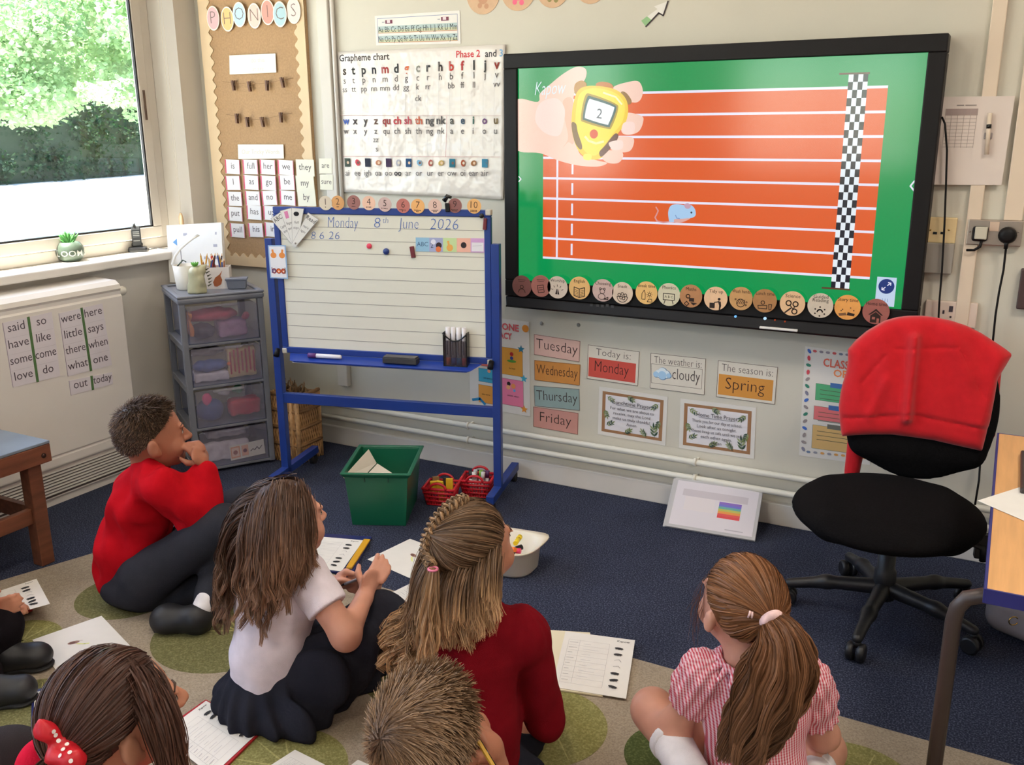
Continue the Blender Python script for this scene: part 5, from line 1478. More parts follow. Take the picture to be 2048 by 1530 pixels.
inside('ribbon', 'bright pink ribbon in the third clear drawer', 'ribbon', (0.085, 0.03, zz[1] + 0.115), (0.020, 0.012, 0.032), (236, 80, 140))
inside('small_basket', 'red woven basket in the third clear drawer', 'basket', (0.245, 0.06, zz[1] + 0.055), (0.066, 0.04, 0.036), (186, 36, 60), 'box')
inside('green_pouch', 'green pouch behind the red basket in the drawer', 'pouch', (0.235, 0.09, zz[1] + 0.125), (0.026, 0.02, 0.02), (40, 150, 80))
inside('white_strap', 'white looped strap at the top of the third drawer', 'strap', (0.165, 0.06, zz[1] + 0.125), (0.035, 0.015, 0.012), (220, 214, 224))
inside('paper_stack', 'white paper stack standing in the bottom drawer', 'paper', (0.17, 0.16, zz[0] + 0.11), (0.085, 0.06, 0.018), (216, 208, 224), 'box')
inside('white_envelope', 'large white envelope in the bottom drawer', 'envelope', (0.15, 0.06, zz[0] + 0.045), (0.10, 0.015, 0.042), (220, 210, 226), 'box')
q = [tl(0.16, 0.03, zz[0] + 0.068), tl(0.315, 0.03, zz[0] + 0.078), tl(0.315, 0.02, zz[0] + 0.012), tl(0.16, 0.02, zz[0] + 0.004)]
s = Sheet('picture_card', 'pink and white picture card inside the bottom drawer', 'card', q, M_PAPER, 0.002)
s.rect(0.004, 0.006, 0.045, s.h - 0.008, (226, 150, 120)); s.rect(0.008, 0.012, 0.040, s.h - 0.014, (240, 206, 190)); s.disc(0.024, s.h * 0.5, 0.010, (150, 80, 80)); s.rect(0.052, 0.008, 0.082, s.h - 0.010, (232, 170, 150)); s.disc(0.067, s.h * 0.5, 0.009, (120, 60, 80))
s.line([(0.092, s.h * 0.62), (0.102, s.h * 0.5), (0.110, s.h * 0.6), (0.122, s.h * 0.42), (0.130, s.h * 0.6), (0.144, s.h * 0.4)], 0.004, (80, 74, 84))
s.done()
# things on the tower
TZ = H_ + 0.000
TOPZ = H_ - 0.008
def ontop(u, v, z=TOPZ): return PZ(u, v, z)
c = ontop(374, 578)
wp = thing('white_pot', 'round white pot holding a curved white strip', 'pot', c)
solid_lathe('pot', [(0.0, 0), (0.040, 0), (0.043, 0.006), (0.052, 0.108), (0.049, 0.108), (0.041, 0.012), (0.0, 0.010)], c, mat('white_ceramic', (226, 220, 208), 0.35), wp)
def strip_mesh(pts, wd, nrm_):
 v = []; f = []
 for p in pts:
  for sgn in (-1, 1):
   for tk in (-0.0006, 0.0006):
    v.append(np.asarray(p) + np.asarray(nrm_) * sgn * wd / 2 + np.array([tk, 0, tk]))
 for i in range(len(pts) - 1):
  a = i * 4; b2 = a + 4
  f += [(a, a + 2, b2 + 2, b2), (a + 1, b2 + 1, b2 + 3, a + 3), (a, b2, b2 + 1, a + 1), (a + 2, a + 3, b2 + 3, b2 + 2)]
 f += [(0, 1, 3, 2), (len(v) - 4, len(v) - 2, len(v) - 1, len(v) - 3)]
 return MB().add(v, f, None, True)
d0 = (c - CAM) @ RM[2]
strip_mesh([PD(u, v, d0 + 0.005) for u, v in ((344, 530), (350, 512), (360, 498), (372, 487), (385, 477), (397, 470))], 0.012, unit(np.array([0.7, 0.5, -0.6]))).build('curved_strip', mat('bright_strip', (244, 242, 236), 0.4), wp)
MB().tube([PD(348, 540, d0), PD(366, 520, d0 - 0.01), PD(372, 524, d0)], 0.003, seg=6).build('tool_handle', mat('tool_dark', (70, 84, 70), 0.5), wp)
q = [PD(338, 452, d0 + 0.17), PD(447, 446, d0 + 0.10), PD(452, 560, d0 + 0.10), PD(345, 566, d0 + 0.17)]
q[2][2] = q[3][2] = TOPZ + 0.001
s = Sheet('paper_sheaf', 'white sheaf of printed papers standing behind the pots', 'paper', q, M_PAPER, 0.02)
for i in range(3):
 for j in range(4):
  s.rect(s.w * (0.3 + 0.18 * j), s.h * (0.15 + 0.2 * i), s.w * (0.3 + 0.18 * j) + 0.02, s.h * (0.15 + 0.2 * i) + 0.012, (168, 166, 178))
s.poly([(s.w * 0.1, s.h * 0.3), (s.w * 0.18, s.h * 0.24), (s.w * 0.18, s.h * 0.36)], (110, 160, 210)); s.line([(s.w * 0.24, s.h * 0.4), (s.w * 0.24, s.h * 0.75)], 0.003, (90, 86, 90))
s.done()
# pencil box
bx = thing('pencil_box', 'white pencil box with a brown leaf picture full of pencils', 'pencil box', ontop(430, 576))
pb = ontop(432, 575)
PBM = frame_M(pb, unit(np.array([0.80, 0.60, 0])), unit(np.array([-0.60, 0.80, 0])), (0, 0, 1))
wl = MB()
hw, hd, hh = 0.068, 0.04, 0.095
for a, b_ in (((-hw, -hd, 0), (hw, -hd + 0.003, hh)), ((-hw, hd - 0.003, 0), (hw, hd, hh)), ((-hw, -hd + 0.003, 0), (-hw + 0.003, hd - 0.003, hh)), ((hw - 0.003, -hd + 0.003, 0), (hw, hd - 0.003, hh)), ((-hw + 0.003, -hd + 0.003, 0), (hw - 0.003, hd - 0.003, 0.003))):
 wl.box(a, b_, None, PBM)
wl.build('box_body', mat('white_card_box', (224, 214, 206), 0.5), bx)
lf = MB()
lpts = [(0.010, 0.012), (0.022, 0.010), (0.040, 0.020), (0.046, 0.040), (0.040, 0.058), (0.050, 0.082), (0.036, 0.064), (0.016, 0.050), (0.006, 0.030)]
lf.add([tuple(PBM @ Vector((x - 0.01, -hd - 0.0008, z))) for x, z in lpts], [tuple(range(len(lpts)))])
lf.build('leaf_picture', mat('leaf_brown', (168, 92, 52), 0.6), bx)
rg = random.Random(5)
for i in range(16):
 x0, y0 = rg.uniform(-0.058, 0.058), rg.uniform(-0.03, 0.03)
 dx, dy = rg.uniform(-0.03, 0.03), rg.uniform(-0.012, 0.02)
 L = rg.uniform(0.115, 0.145)
 p0 = PBM @ Vector((x0, y0, 0.006)); p1 = PBM @ Vector((x0 + dx, y0 + dy, L))
 rgb = rg.choice([(216, 160, 60), (60, 80, 140), (170, 110, 70), (200, 60, 50), (90, 60, 50), (226, 190, 120), (60, 60, 66)])
 pc_ = thing('pencil', '%s pencil standing in the white pencil box' % {(216, 160, 60): 'yellow', (60, 80, 140): 'blue', (170, 110, 70): 'tan', (200, 60, 50): 'red', (90, 60, 50): 'brown', (226, 190, 120): 'pale', (60, 60, 66): 'black'}[rgb], 'pencil', p0, 'pencils in the white box')
 MB().tube([p0, p1], 0.0036, seg=6, smooth=False).build('pencil_shaft', mat('pencil_%d_%d_%d' % rgb, rgb, 0.5), pc_)
 pp = np.array(p1) + unit(np.array(p1) - np.array(p0)) * 0.012
 MB().tube([p1, pp], [0.0036, 0.0006], seg=6, smooth=False).build('pencil_tip', mat('pencil_wood', (222, 186, 140), 0.6), pc_)
# green animal vase
c = ontop(395, 586)
av = thing('animal_vase', 'pale green animal shaped vase with a small plant', 'vase', c)
vd = unit(np.array([CAM[0] - c[0], CAM[1] - c[1], 0])); sr = np.array([-vd[1], vd[0], 0])
sd = Solid(0.012)
sd.cap(c + np.array([0, 0, 0.014]), c + np.array([0, 0, 0.085]), 0.034, 0.032).ell(c + sr * 0.016 + vd * 0.016 + np.array([0, 0, 0.055]), (0.020, 0.020, 0.024))
sd.ell(c + sr * 0.024 + np.array([0, 0, 0.098]), (0.022, 0.02, 0.022)).cap(c + sr * 0.03 + np.array([0, 0, 0.11]), c + sr * 0.046 + np.array([0, 0, 0.120]), 0.008, 0.005)
sd.cap(c - sr * 0.028 + np.array([0, 0, 0.03]), c - sr * 0.03 + vd * 0.01 + np.array([0, 0, 0.006]), 0.012, 0.010).cap(c + sr * 0.028 + np.array([0, 0, 0.03]), c + sr * 0.03 + vd * 0.012 + np.array([0, 0, 0.006]), 0.012, 0.010)
sd.cut(c, (0, 0, -1))
solid(sd, 'vase_body', mat('pale_green_glaze', (176, 172, 140), 0.3, vary=0.08, vscale=30), av, 0.004)
sp = MB()
for k in range(6):
 a_ = c + sr * (0.046 + 0.004 * math.sin(k)) + vd * 0.01 + np.array([0, 0, 0.03 + 0.014 * k])
 MB().tube([a_, a_ + sr * 0.016 + np.array([0, 0, 0.008])], [0.004, 0.0008], seg=6).build('spine', mat('olive_dark', (88, 84, 60), 0.6), av)
for k in range(9):
 a = k * 0.7
 p0 = c + np.array([0, 0, 0.112])
 MB().tube([p0, p0 + np.array([math.cos(a) * 0.010, math.sin(a) * 0.010, 0.014]), p0 + np.array([math.cos(a) * 0.016, math.sin(a) * 0.016, 0.022])], [0.004, 0.005, 0.001], seg=6).build('leaf', mat('bright_green_leaf', (100, 170, 70), 0.5), av)
c = ontop(474, 577)
gt = MB()
GM = frame_M(c, unit(np.array([0.80, 0.60, 0])), unit(np.array([-0.60, 0.80, 0])), (0, 0, 1))
def gp(L): return [tuple(GM @ Vector(p)) for p in L]
gb = thing('grey_tub', 'small grey plastic tub on the drawer tower', 'tub', c)
gt.hexa(gp([(-0.036, -0.022, 0), (0.040, -0.022, 0), (0.040, 0.022, 0), (-0.036, 0.022, 0)]), gp([(-0.042, -0.027, 0.044), (0.046, -0.027, 0.044), (0.046, 0.027, 0.044), (-0.042, 0.027, 0.044)]))
gt.build('tub_body', mat('blue_grey_plastic', (112, 116, 130), 0.45), gb, bevel=0.005)
MB().hexa(gp([(-0.045, -0.030, 0.040), (0.049, -0.030, 0.040), (0.049, 0.030, 0.040), (-0.045, 0.030, 0.040)]), gp([(-0.045, -0.030, 0.049), (0.049, -0.030, 0.049), (0.049, 0.030, 0.049), (-0.045, 0.030, 0.049)])).build('rim', mat('blue_grey_plastic'), gb, bevel=0.002)
# ================================================================== whiteboard on its stand
BA = np.array([-0.891, -0.529, 0.0]); BD = np.array([math.cos(math.radians(13.424)), math.sin(math.radians(13.424)), 0]); BN = np.array([BD[1], -BD[0], 0])
BM = frame_M(BA, BD, BN, (0, 0, 1))      # x along the board, y towards the children
M_BLUE = mat('blue_steel', (30, 57, 132), 0.35, vary=0.05, vscale=12)
M_BLUE2 = mat('blue_tray', (34, 61, 146), 0.3)
ws = thing('whiteboard_stand', 'blue framed mobile whiteboard stand with a lined white board', 'whiteboard', BA + BD * 0.46)
def bb(a, b_, name, m, par=ws, bev=0.002):
 return MB().box(a, b_, None, BM).build(name, m, par, bevel=bev)
sL, sR, zB, zT = 0.018, 0.918, 0.583, 1.178
for x in (-0.010, 0.935):
 bb((x - 0.016, -0.016, 0.045), (x + 0.016, 0.016, 1.052), 'post', M_BLUE)
 bb((x - 0.016, -0.275, 0.045), (x + 0.016, 0.130, 0.078), 'foot', M_BLUE)
 for y in (-0.25, 0.105):
  cst = bb((x - 0.012, y - 0.012, 0.035), (x + 0.012, y + 0.012, 0.046), 'caster', M_TVB, bev=0.001)
  p = np.array(BM @ Vector((x, y, 0.022)))
  MB().tube([p - BD * 0.011, p + BD * 0.011], 0.0215, seg=18).build('wheel', M_RUBBER, cst)
bb((0.004, -0.012, 0.365), (0.921, 0.012, 0.408), 'crossbar', M_BLUE)
bd = bb((sL + 0.02, -0.008, zB + 0.02), (sR - 0.02, 0.006, zT - 0.02), 'writing_panel', mat('whiteboard_enamel', (226, 222, 208), 0.18, spec=0.6))
for a, b_ in (((sL, -0.012, zT - 0.026), (sR, 0.012, zT)), ((sL, -0.012, zB), (sR, 0.012, zB + 0.026)), ((sL, -0.012, zB + 0.026), (sL + 0.026, 0.012, zT - 0.026)), ((sR - 0.026, -0.012, zB + 0.026), (sR, 0.012, zT - 0.026))):
 bb(a, b_, 'frame_rail', M_BLUE, bev=0.003)
for x in (sL - 0.002, sR - 0.020):
 for z in (zB - 0.002, zT - 0.020):
  if x < 0.1 and z > 1: continue
  bb((x, -0.014, z), (x + 0.022, 0.015, z + 0.022), 'corner_cap', mat('grey_corner_cap', (196, 190, 178), 0.5), bev=0.004)
for x in (0.0045, 0.919):
 p = np.array(BM @ Vector((x, 0.024, 0.60))); q = np.array(BM @ Vector((x, 0.045, 0.575)))
 MB().tube([p, q], [0.010, 0.012], seg=10).build('locking_knob', M_TVB, ws)
ty_ = MB()
ty_.hexa([tuple(BM @ Vector(p)) for p in ((0.07, 0.012, 0.572), (0.86, 0.012, 0.572), (0.83, 0.072, 0.560), (0.10, 0.072, 0.560))][::-1], [tuple(BM @ Vector(p)) for p in ((0.05, 0.012, 0.584), (0.88, 0.012, 0.584), (0.85, 0.075, 0.568), (0.08, 0.075, 0.568))][::-1])
ty_.build('pen_tray', M_BLUE2, ws, bevel=0.002)
bb((0.055, 0.004, 0.540), (0.81, 0.007, 0.566), 'white_strip', mat('white_strip_plastic', (222, 218, 222), 0.3))
# writing on the board: lines and handwriting
YW = 0.0065
def bpt(u, v, k=YW):
 p = PP(u, v, BA + BN * k, BN); d = p - BA
 return d @ BD, p[2]
def bz(x, y): return (520 + x * 0.27457, 380 + y * 0.27457)
zt_ = bpt(*bz(180, 265))[1]; zb_ = bpt(*bz(180, 1072))[1]
lnm = MB()
for i in range(-1, 10):
 z = zt_ + (zb_ - zt_) * i / 9
 lnm.box((sL + 0.028, YW - 0.0002, z - 0.0008), (sR - 0.028, YW + 0.0001, z + 0.0008), None, BM)
 MB().box((sL + 0.028, YW - 0.0002, z - 0.0008), (sR - 0.028, YW + 0.0001, z + 0.0008), None, BM).build('ruled_line', mat('grey_rule', (130, 122, 120), 0.6), bd)
hw_ = MB()
def write(t, zx, zy, size, shear=0.15, bold=-0.02, wmax=None):
 x, z = bpt(*bz(zx, zy))
 v, f, w0, w1 = text_geo(t, bold, shear)
 sx = size if not wmax else wmax / (w1 - w0)
 hw_.add([tuple(BM @ Vector((x + (a - w0) * sx, YW + 0.0005, z + b_ * size))) for a, b_ in v], f)
def wlen(zx0, zx1, zy): return bpt(*bz(zx1, zy))[0] - bpt(*bz(zx0, zy))[0]
write('Monday', 495, 272, 0.062, wmax=wlen(495, 716, 260)); write('8', 832, 275, 0.058, wmax=wlen(832, 880, 260)); write('th', 895, 240, 0.032, wmax=wlen(895, 935, 230)); write('June', 1008, 280, 0.060, wmax=wlen(1008, 1155, 260)); write('2026', 1238, 285, 0.060, wmax=wlen(1238, 1445, 260))
for t, a, b_ in (('8', 375, 408), ('6', 435, 468), ('26', 500, 580)):
 write(t, a, 358, 0.045, wmax=wlen(a, b_, 340))
hw_.build('handwriting', mat('blue_pen_ink', (66, 104, 176), 0.6), bd)
# number discs along the top
ND = [(1, 478, 95, (214, 200, 180)), (2, 567, 93, (214, 158, 100)), (3, 683, 90, (156, 104, 98)), (4, 793, 95, (236, 192, 168)), (5, 910, 105, (204, 174, 168)), (6, 1043, 115, (190, 112, 102)), (7, 1150, 118, (234, 174, 108)), (8, 1275, 118, (224, 188, 174)), (9, 1420, 113, (146, 94, 90)), (10, 1560, 118, (234, 178, 112))]
for n_, x, y, rgb in ND:
 k = 0.013 + 0.0015 * (n_ % 2)
 p = PP(*bz(x, y), BA + BN * k, BN); r = 0.0275
 up = np.array([0, 0, 1.0])
 tlt = random.uniform(-0.1, 0.1); ex = BD * math.cos(tlt) + up * math.sin(tlt); ez = -BD * math.sin(tlt) + up * math.cos(tlt)
 s = Sheet('number_disc', 'round paper disc with number %s on the whiteboard top edge' % 'zero one two three four five six seven eight nine ten'.split()[n_], 'number card', [p - ex * r + ez * r, p + ex * r + ez * r, p + ex * r - ez * r, p - ex * r - ez * r], mat('card_%d_%d_%d' % rgb, rgb, 0.6), 0.0014, 'number discs on the whiteboard',
     outline=[(r + r * math.cos(2 * math.pi * q_ / 28), r + r * math.sin(2 * math.pi * q_ / 28)) for q_ in range(28)])
 s.text(str(n_), r * 1.0, r * 1.25, 0.036, (66, 46, 42), bold=-0.01)
 for j in range(min(n_, 5)): s.rect(r * (1.0 + (j - min(n_, 5) / 2) * 0.2), r * 1.5, r * (1.0 + (j - min(n_, 5) / 2) * 0.2) + r * 0.13, r * 1.62, (66, 46, 42))
 for j in range(max(0, n_ - 5)): s.rect(r * (1.0 + (j - (n_ - 5) / 2) * 0.2), r * 1.66, r * (1.0 + (j - (n_ - 5) / 2) * 0.2) + r * 0.13, r * 1.78, (66, 46, 42))
 s.done()
def bw(zx, zy, k): return PP(*bz(zx, zy), BA + BN * k, BN)
cl = thing('bulldog_clip', 'black plastic clamp on the whiteboard top between discs', 'clip', bw(1362, 150, 0.02))
MB().hexa([bw(1350, 160, 0.0125), bw(1385, 160, 0.0125), bw(1385, 160, 0.022), bw(1350, 160, 0.022)], [bw(1345, 95, 0.0125), bw(1380, 95, 0.0125), bw(1380, 95, 0.022), bw(1345, 95, 0.022)]).build('clamp_jaw', M_TVB2, cl, bevel=0.003)
MB().tube([bw(1340, 80, 0.012), bw(1365, 45, 0.012), bw(1395, 55, 0.012)], [0.010, 0.009, 0.005], seg=8).build('clamp_handle', M_TVB2, cl)
# fan of reward cards
fan = thing('card_fan', 'fan of four white prompt cards pinned to the whiteboard corner', 'card fan', bw(255, 395, 0.02))
fp = np.array([255, 392.])
for i, (x, y, wd) in enumerate(((118, 190, 88), (190, 148, 88), (275, 140, 92), (385, 195, 94))):
 tp = np.array([x, y], float); ax_ = tp - fp; L = np.linalg.norm(ax_); ax_ /= L; pr_ = np.array([-ax_[1], ax_[0]])
 cs = [tp - ax_ * -8 - pr_ * wd / 2, tp + ax_ * 8 + pr_ * wd / 2, fp - ax_ * 18 + pr_ * 18, fp - ax_ * 18 - pr_ * 18]
 if pr_[0] < 0: cs = [cs[1], cs[0], cs[3], cs[2]]
 q = [bw(c_[0], c_[1], 0.014 + 0.0022 * i) for c_ in cs]
 s = Sheet('prompt_card', ['white card with ABC', 'white card with a pink picture', 'white card with a black dot', 'white card reading Read'][i], None, q, M_LAM, 0.0012, parent=fan)
 s.line([(0.0008, 0.0008), (s.w - 0.0008, 0.0008)], 0.0012, (130, 126, 126)); s.line([(0.0008, 0.0008), (0.0008, s.h * 0.95)], 0.0012, (160, 156, 156)); s.line([(s.w - 0.0008, 0.0008), (s.w - 0.0008, s.h * 0.95)], 0.0012, (160, 156, 156))
 if i == 0: s.text('ABC', s.w / 2, s.h * 0.17, 0.026, BK, maxw=s.w * 0.8)
 if i == 1: s.rect(s.w * 0.3, s.h * 0.05, s.w * 0.62, s.h * 0.24, (216, 130, 170))
 if i == 2: s.disc(s.w * 0.42, s.h * 0.15, s.w * 0.24, (30, 28, 32))
 if i == 3: s.text('Read', s.w / 2, s.h * 0.17, 0.026, BK, maxw=s.w * 0.85)
 for j, t in enumerate((('Capital', 'letters'), ('finger', 'spaces'), ('full', 'stops'), ('read it', 'again'))[i]): s.text(t, s.w / 2, s.h * (0.40 + 0.14 * j), 0.015, (120, 116, 120), maxw=s.w * 0.6)
 s.done()
MB().lathe([(0.004, 0), (0.004, 0.003)], bw(258, 388, 0.026), seg=10, M=Matrix.Rotation(math.radians(90), 4, 'X')).build('rivet', M_STEEL, fan)
s = Sheet('thumbs_card', 'white and blue card with thumbs and faces on the stand post', 'card', [bw(58, 402, 0.02), bw(187, 402, 0.02), bw(205, 648, 0.02), bw(76, 642, 0.02)], mat('blue_card_edge', (150, 180, 216), 0.4), 0.0012)
s.rect(0.005, 0.005, s.w - 0.005, s.h - 0.005, (228, 224, 228))
for x in (0.28, 0.76):
 s.disc(s.w * x, s.h * 0.30, s.w * 0.17, (226, 140, 70), s.w * 0.15); s.line([(s.w * x, s.h * 0.30), (s.w * (x - 0.04 if x < 0.5 else x + 0.04), s.h * 0.14)], s.w * 0.11, (226, 140, 70))
for x, rgb in ((0.26, (110, 90, 130)), (0.52, (226, 110, 50)), (0.78, (190, 90, 60))):
 s.disc(s.w * x, s.h * 0.77, s.w * 0.14, (150, 60, 40)); s.disc(s.w * x, s.h * 0.77, s.w * 0.10, rgb); s.disc(s.w * x, s.h * 0.78, s.w * 0.04, (240, 220, 200))
s.rect(s.w * 0.12, s.h * 0.66, s.w * 0.16, s.h * 0.84, (70, 70, 120)); s.rect(s.w * 0.86, s.h * 0.66, s.w * 0.90, s.h * 0.84, (70, 90, 90))
s.done()
s = Sheet('prompt_strip', 'strip of five pastel prompt pictures on the whiteboard', 'card', [bw(1135, 345, YW), bw(1637, 352, YW), bw(1637, 456, YW), bw(1135, 447, YW)], M_LAM, 0.0012, off=0.0003)
for i, rgb in enumerate(((150, 190, 216), (166, 170, 206), (196, 216, 160), (236, 180, 160), (206, 160, 206))):
 s.rect(s.w * i / 5, 0, s.w * (i + 1) / 5, s.h, rgb)
s.text('ABC', s.w * 0.1, s.h * 0.62, 0.024, (70, 96, 130)); s.text('2', s.w * 0.24, s.h * 0.72, 0.026, (60, 60, 80))
s.disc(s.w * 0.34, s.h * 0.55, 0.012, (60, 44, 50)); s.disc(s.w * 0.335, s.h * 0.82, 0.011, (226, 120, 70)); s.disc(s.w * 0.26, s.h * 0.3, 0.010, (226, 226, 240))
s.disc(s.w * 0.5, s.h * 0.7, 0.013, (232, 170, 90)); s.line([(s.w * 0.49, s.h * 0.6), (s.w * 0.475, s.h * 0.25)], 0.008, (232, 170, 90))
s.disc(s.w * 0.7, s.h * 0.5, 0.0115, (50, 40, 44)); s.rect(s.w * 0.815, s.h * 0.3, s.w * 0.985, s.h * 0.92, (226, 222, 228)); s.line([(s.w * 0.83, s.h * 0.55), (s.w * 0.96, s.h * 0.5)], 0.001, (160, 150, 160))
s.done()
for zx, zy, r, rgb, nm in ((797, 408, 0.0105, (226, 66, 92), 'small pink round magnet on the whiteboard'), (921, 447, 0.0125, (38, 56, 120), 'round blue magnet on the whiteboard'), (1615, 188, 0.009, (24, 22, 24), 'round black magnet at the board corner')):
 p = bw(zx, zy, YW if zx < 1600 else 0.0125)
 Mm = frame_M(p, BD, np.array([0, 0, 1.0]), BN)
 tag(MB().lathe([(r, 0), (r, 0.005), (r * 0.8, 0.007)], (0, 0, 0), seg=18, M=Mm).build('magnet', mat('magnet_%d_%d_%d' % rgb, rgb, 0.35)), nm, 'magnet', 'magnets on the whiteboard')
for c_, nm in (([(1092, 412), (1122, 408), (1136, 490), (1106, 494)], 'dark red bar magnet left of the prompt strip'), ([(1632, 205), (1655, 207), (1650, 290), (1625, 288)], 'dark red bar magnet at the board corner')):
 k0 = YW if c_[0][0] < 1600 else 0.0125
 f_ = [bw(x, y, k0) for x, y in c_]; g_ = [p + BN * 0.008 for p in f_]
 tag(MB().hexa(f_[::-1], g_[::-1]).build('bar_magnet', mat('dark_red_magnet', (112, 36, 44), 0.4), bevel=0.0015), nm, 'magnet', 'magnets on the whiteboard')
# things on the tray
pn = thing('marker_pen', 'white marker pen with purple cap on the board tray', 'pen', bw(470, 1210, 0.045))
a0, a1 = np.array(BM @ Vector((0.135, 0.045, 0.586))), np.array(BM @ Vector((0.275, 0.045, 0.583)))
a0, a1 = PP(*bz(352, 1200), BA + BN * 0.045, BN), PP(*bz(592, 1212), BA + BN * 0.045, BN)
a0[2] = a1[2] = 0.587
MB().tube([a0, a0 + (a1 - a0) * 0.25], 0.0098, seg=14).build('cap', mat('purple_cap', (92, 44, 112), 0.4), pn)
MB().tube([a0 + (a1 - a0) * 0.25, a0 + (a1 - a0) * 0.96, a1], [0.0088, 0.0088, 0.006], seg=14).build('barrel', mat('white_pen_barrel', (226, 220, 222), 0.35), pn)
er = thing('board_eraser', 'dark grey board eraser lying on the blue tray', 'eraser', bw(1030, 1240, 0.045))
e0, e1 = bpt(*bz(905, 1240), 0.045), bpt(*bz(1152, 1250), 0.045)
bbx = MB().box((e0[0], 0.026, 0.577), (e1[0], 0.066, 0.600), None, BM); bbx.build('eraser_body', mat('dark_eraser', (52, 50, 52), 0.6), er, bevel=0.003)
MB().box((e0[0] + 0.004, 0.028, 0.600), (e1[0] - 0.004, 0.064, 0.606), None, BM).build('eraser_grip', mat('grey_eraser_grip', (84, 80, 80), 0.6), er, bevel=0.002)
ph = thing('pen_holder', 'black pen pocket with four white marker pens on the board', 'pen holder', bw(1425, 1290, 0.05))
h0, h1 = bpt(*bz(1338, 1200), 0.04)[0], bpt(*bz(1512, 1200), 0.04)[0]
zh0, zh1 = bpt(*bz(1425, 1285), 0.04)[1], bpt(*bz(1425, 1060), 0.04)[1]
M_SMOKE = mat('smoky_clear_pocket', (70, 60, 64), 0.2, alpha=0.38)
MB().box((h0, 0.044, zh0), (h1, 0.046, zh1 - 0.02), None, BM).build('pocket_front', M_SMOKE, ph)
for a, b_ in (((h0, 0.013, zh0), (h0 + 0.004, 0.047, zh1 + 0.012)), ((h1 - 0.004, 0.013, zh0), (h1, 0.047, zh1 + 0.012)), ((h0 + 0.004, 0.013, zh0 - 0.004), (h1 - 0.004, 0.047, zh0 + 0.003)), ((h0 + 0.004, 0.013, zh0), (h1 - 0.004, 0.015, zh1))):
 bb(a, b_, 'pocket_side', M_TVB2, ph, 0.001)
arc = [np.array(BM @ Vector((h0 + (h1 - h0) * t_, 0.047, zh1 + 0.008 - 0.030 * math.sin(math.pi * t_)))) for t_ in np.linspace(0, 1, 13)]
MB().tube(arc, 0.003, seg=8).build('pocket_edge', M_TVB2, ph)
for i, rgb in enumerate(((206, 90, 50), (44, 70, 150), (40, 110, 170), (186, 44, 50))):
 x = h0 + (h1 - h0) * (0.16 + 0.225 * i)
 mp_ = thing('marker_pen', 'upright white marker pen with %s end in the black pocket' % ['orange', 'navy', 'light blue', 'red'][i], 'pen', BM @ Vector((x, 0.03, zh0)), 'marker pens in the black pocket')
 p0, p1, p2 = [np.array(BM @ Vector((x, 0.030, z))) for z in (zh0 + 0.004, zh0 + 0.034, zh1 + 0.030)]
 MB().tube([p0, p1], 0.0098, seg=12).build('cap', mat('cap_%d_%d_%d' % rgb, rgb, 0.4), mp_)
 MB().tube([p1, p1 + (p2 - p1) * 0.62, p1 + (p2 - p1) * 0.64, p2], [0.0088, 0.0088, 0.0096, 0.0085], seg=12).build('barrel', mat('white_pen_barrel'), mp_)
 pt = p1 + (p2 - p1) * 0.1
 MB().box((-0.002, 0, 0), (0.002, 0.0006, 0.055), None, frame_M(pt + BN * 0.0088, BD, BN, (0, 0, 1))).build('print_band', mat('pen_print', (90, 84, 90), 0.5), mp_)
# ================================================================== wicker hamper behind the stand
M_WICK = mat('wicker', (196, 150, 98), 0.6, vary=0.25, vscale=40)
M_WICK2 = mat('wicker_dark', (150, 110, 68), 0.7, vary=0.2, vscale=40)
hc = np.array([-1.090, -0.250, 0.0])
ham = thing('wicker_hamper', 'wicker picnic basket standing behind the whiteboard post', 'basket', hc)
HX, HY, HZ = 0.088, 0.075, 0.325
MB().box((hc[0] - HX + 0.004, hc[1] - HY + 0.004, 0.0), (hc[0] + HX - 0.004, hc[1] + HY - 0.004, HZ - 0.01)).build('hamper_core', M_WICK2, ham)
rows = 20
for side in range(3):
 for r_ in range(rows):
  t_ = (r_ + 0.5) / rows
  pts = []
  for k in range(13):
   z = (HZ - 0.006) * k / 12
   wv = 0.0035 * math.cos(math.pi * (k + r_))
   if side == 0: pts.append((hc[0] - HX + 2 * HX * t_, hc[1] - HY - wv, z))
   elif side == 1: pts.append((hc[0] + HX + wv, hc[1] - HY + 2 * HY * t_, z))
   else: pts.append((hc[0] - HX - wv, hc[1] - HY + 2 * HY * t_, z))
  MB().tube(pts, 0.0044, seg=5).build('wicker_strand', M_WICK, ham)
for z in (0.085, 0.165, 0.245, HZ - 0.005):
 MB().tube([(hc[0] - HX - 0.004, hc[1] - HY - 0.004, z), (hc[0] + HX + 0.004, hc[1] - HY - 0.004, z), (hc[0] + HX + 0.004, hc[1] + HY, z)], 0.008, seg=7).build('wicker_band', M_WICK2, ham)
for x, y in ((hc[0] - HX, hc[1] - HY), (hc[0] + HX, hc[1] - HY), (hc[0] + HX, hc[1] + HY), (hc[0] + HX * 0.62, hc[1] - HY)):
 MB().tube([(x, y - 0.003, 0), (x, y - 0.003, HZ)], 0.010, seg=8).build('corner_cane', M_WICK, ham)
rg = random.Random(2)
for i in range(26):
 a = rg.uniform(0, 6.3); p = hc + np.array([rg.uniform(-0.08, 0.08), rg.uniform(-0.05, 0.05), HZ - 0.005])
 MB().tube([p, p + np.array([math.cos(a) * 0.02, math.sin(a) * 0.02, rg.uniform(0.015, 0.05)])], [0.006, 0.002], seg=5).build('dried_flower', mat('dried_petals', (120, 92, 60), 0.8, vary=0.3, vscale=50), ham)
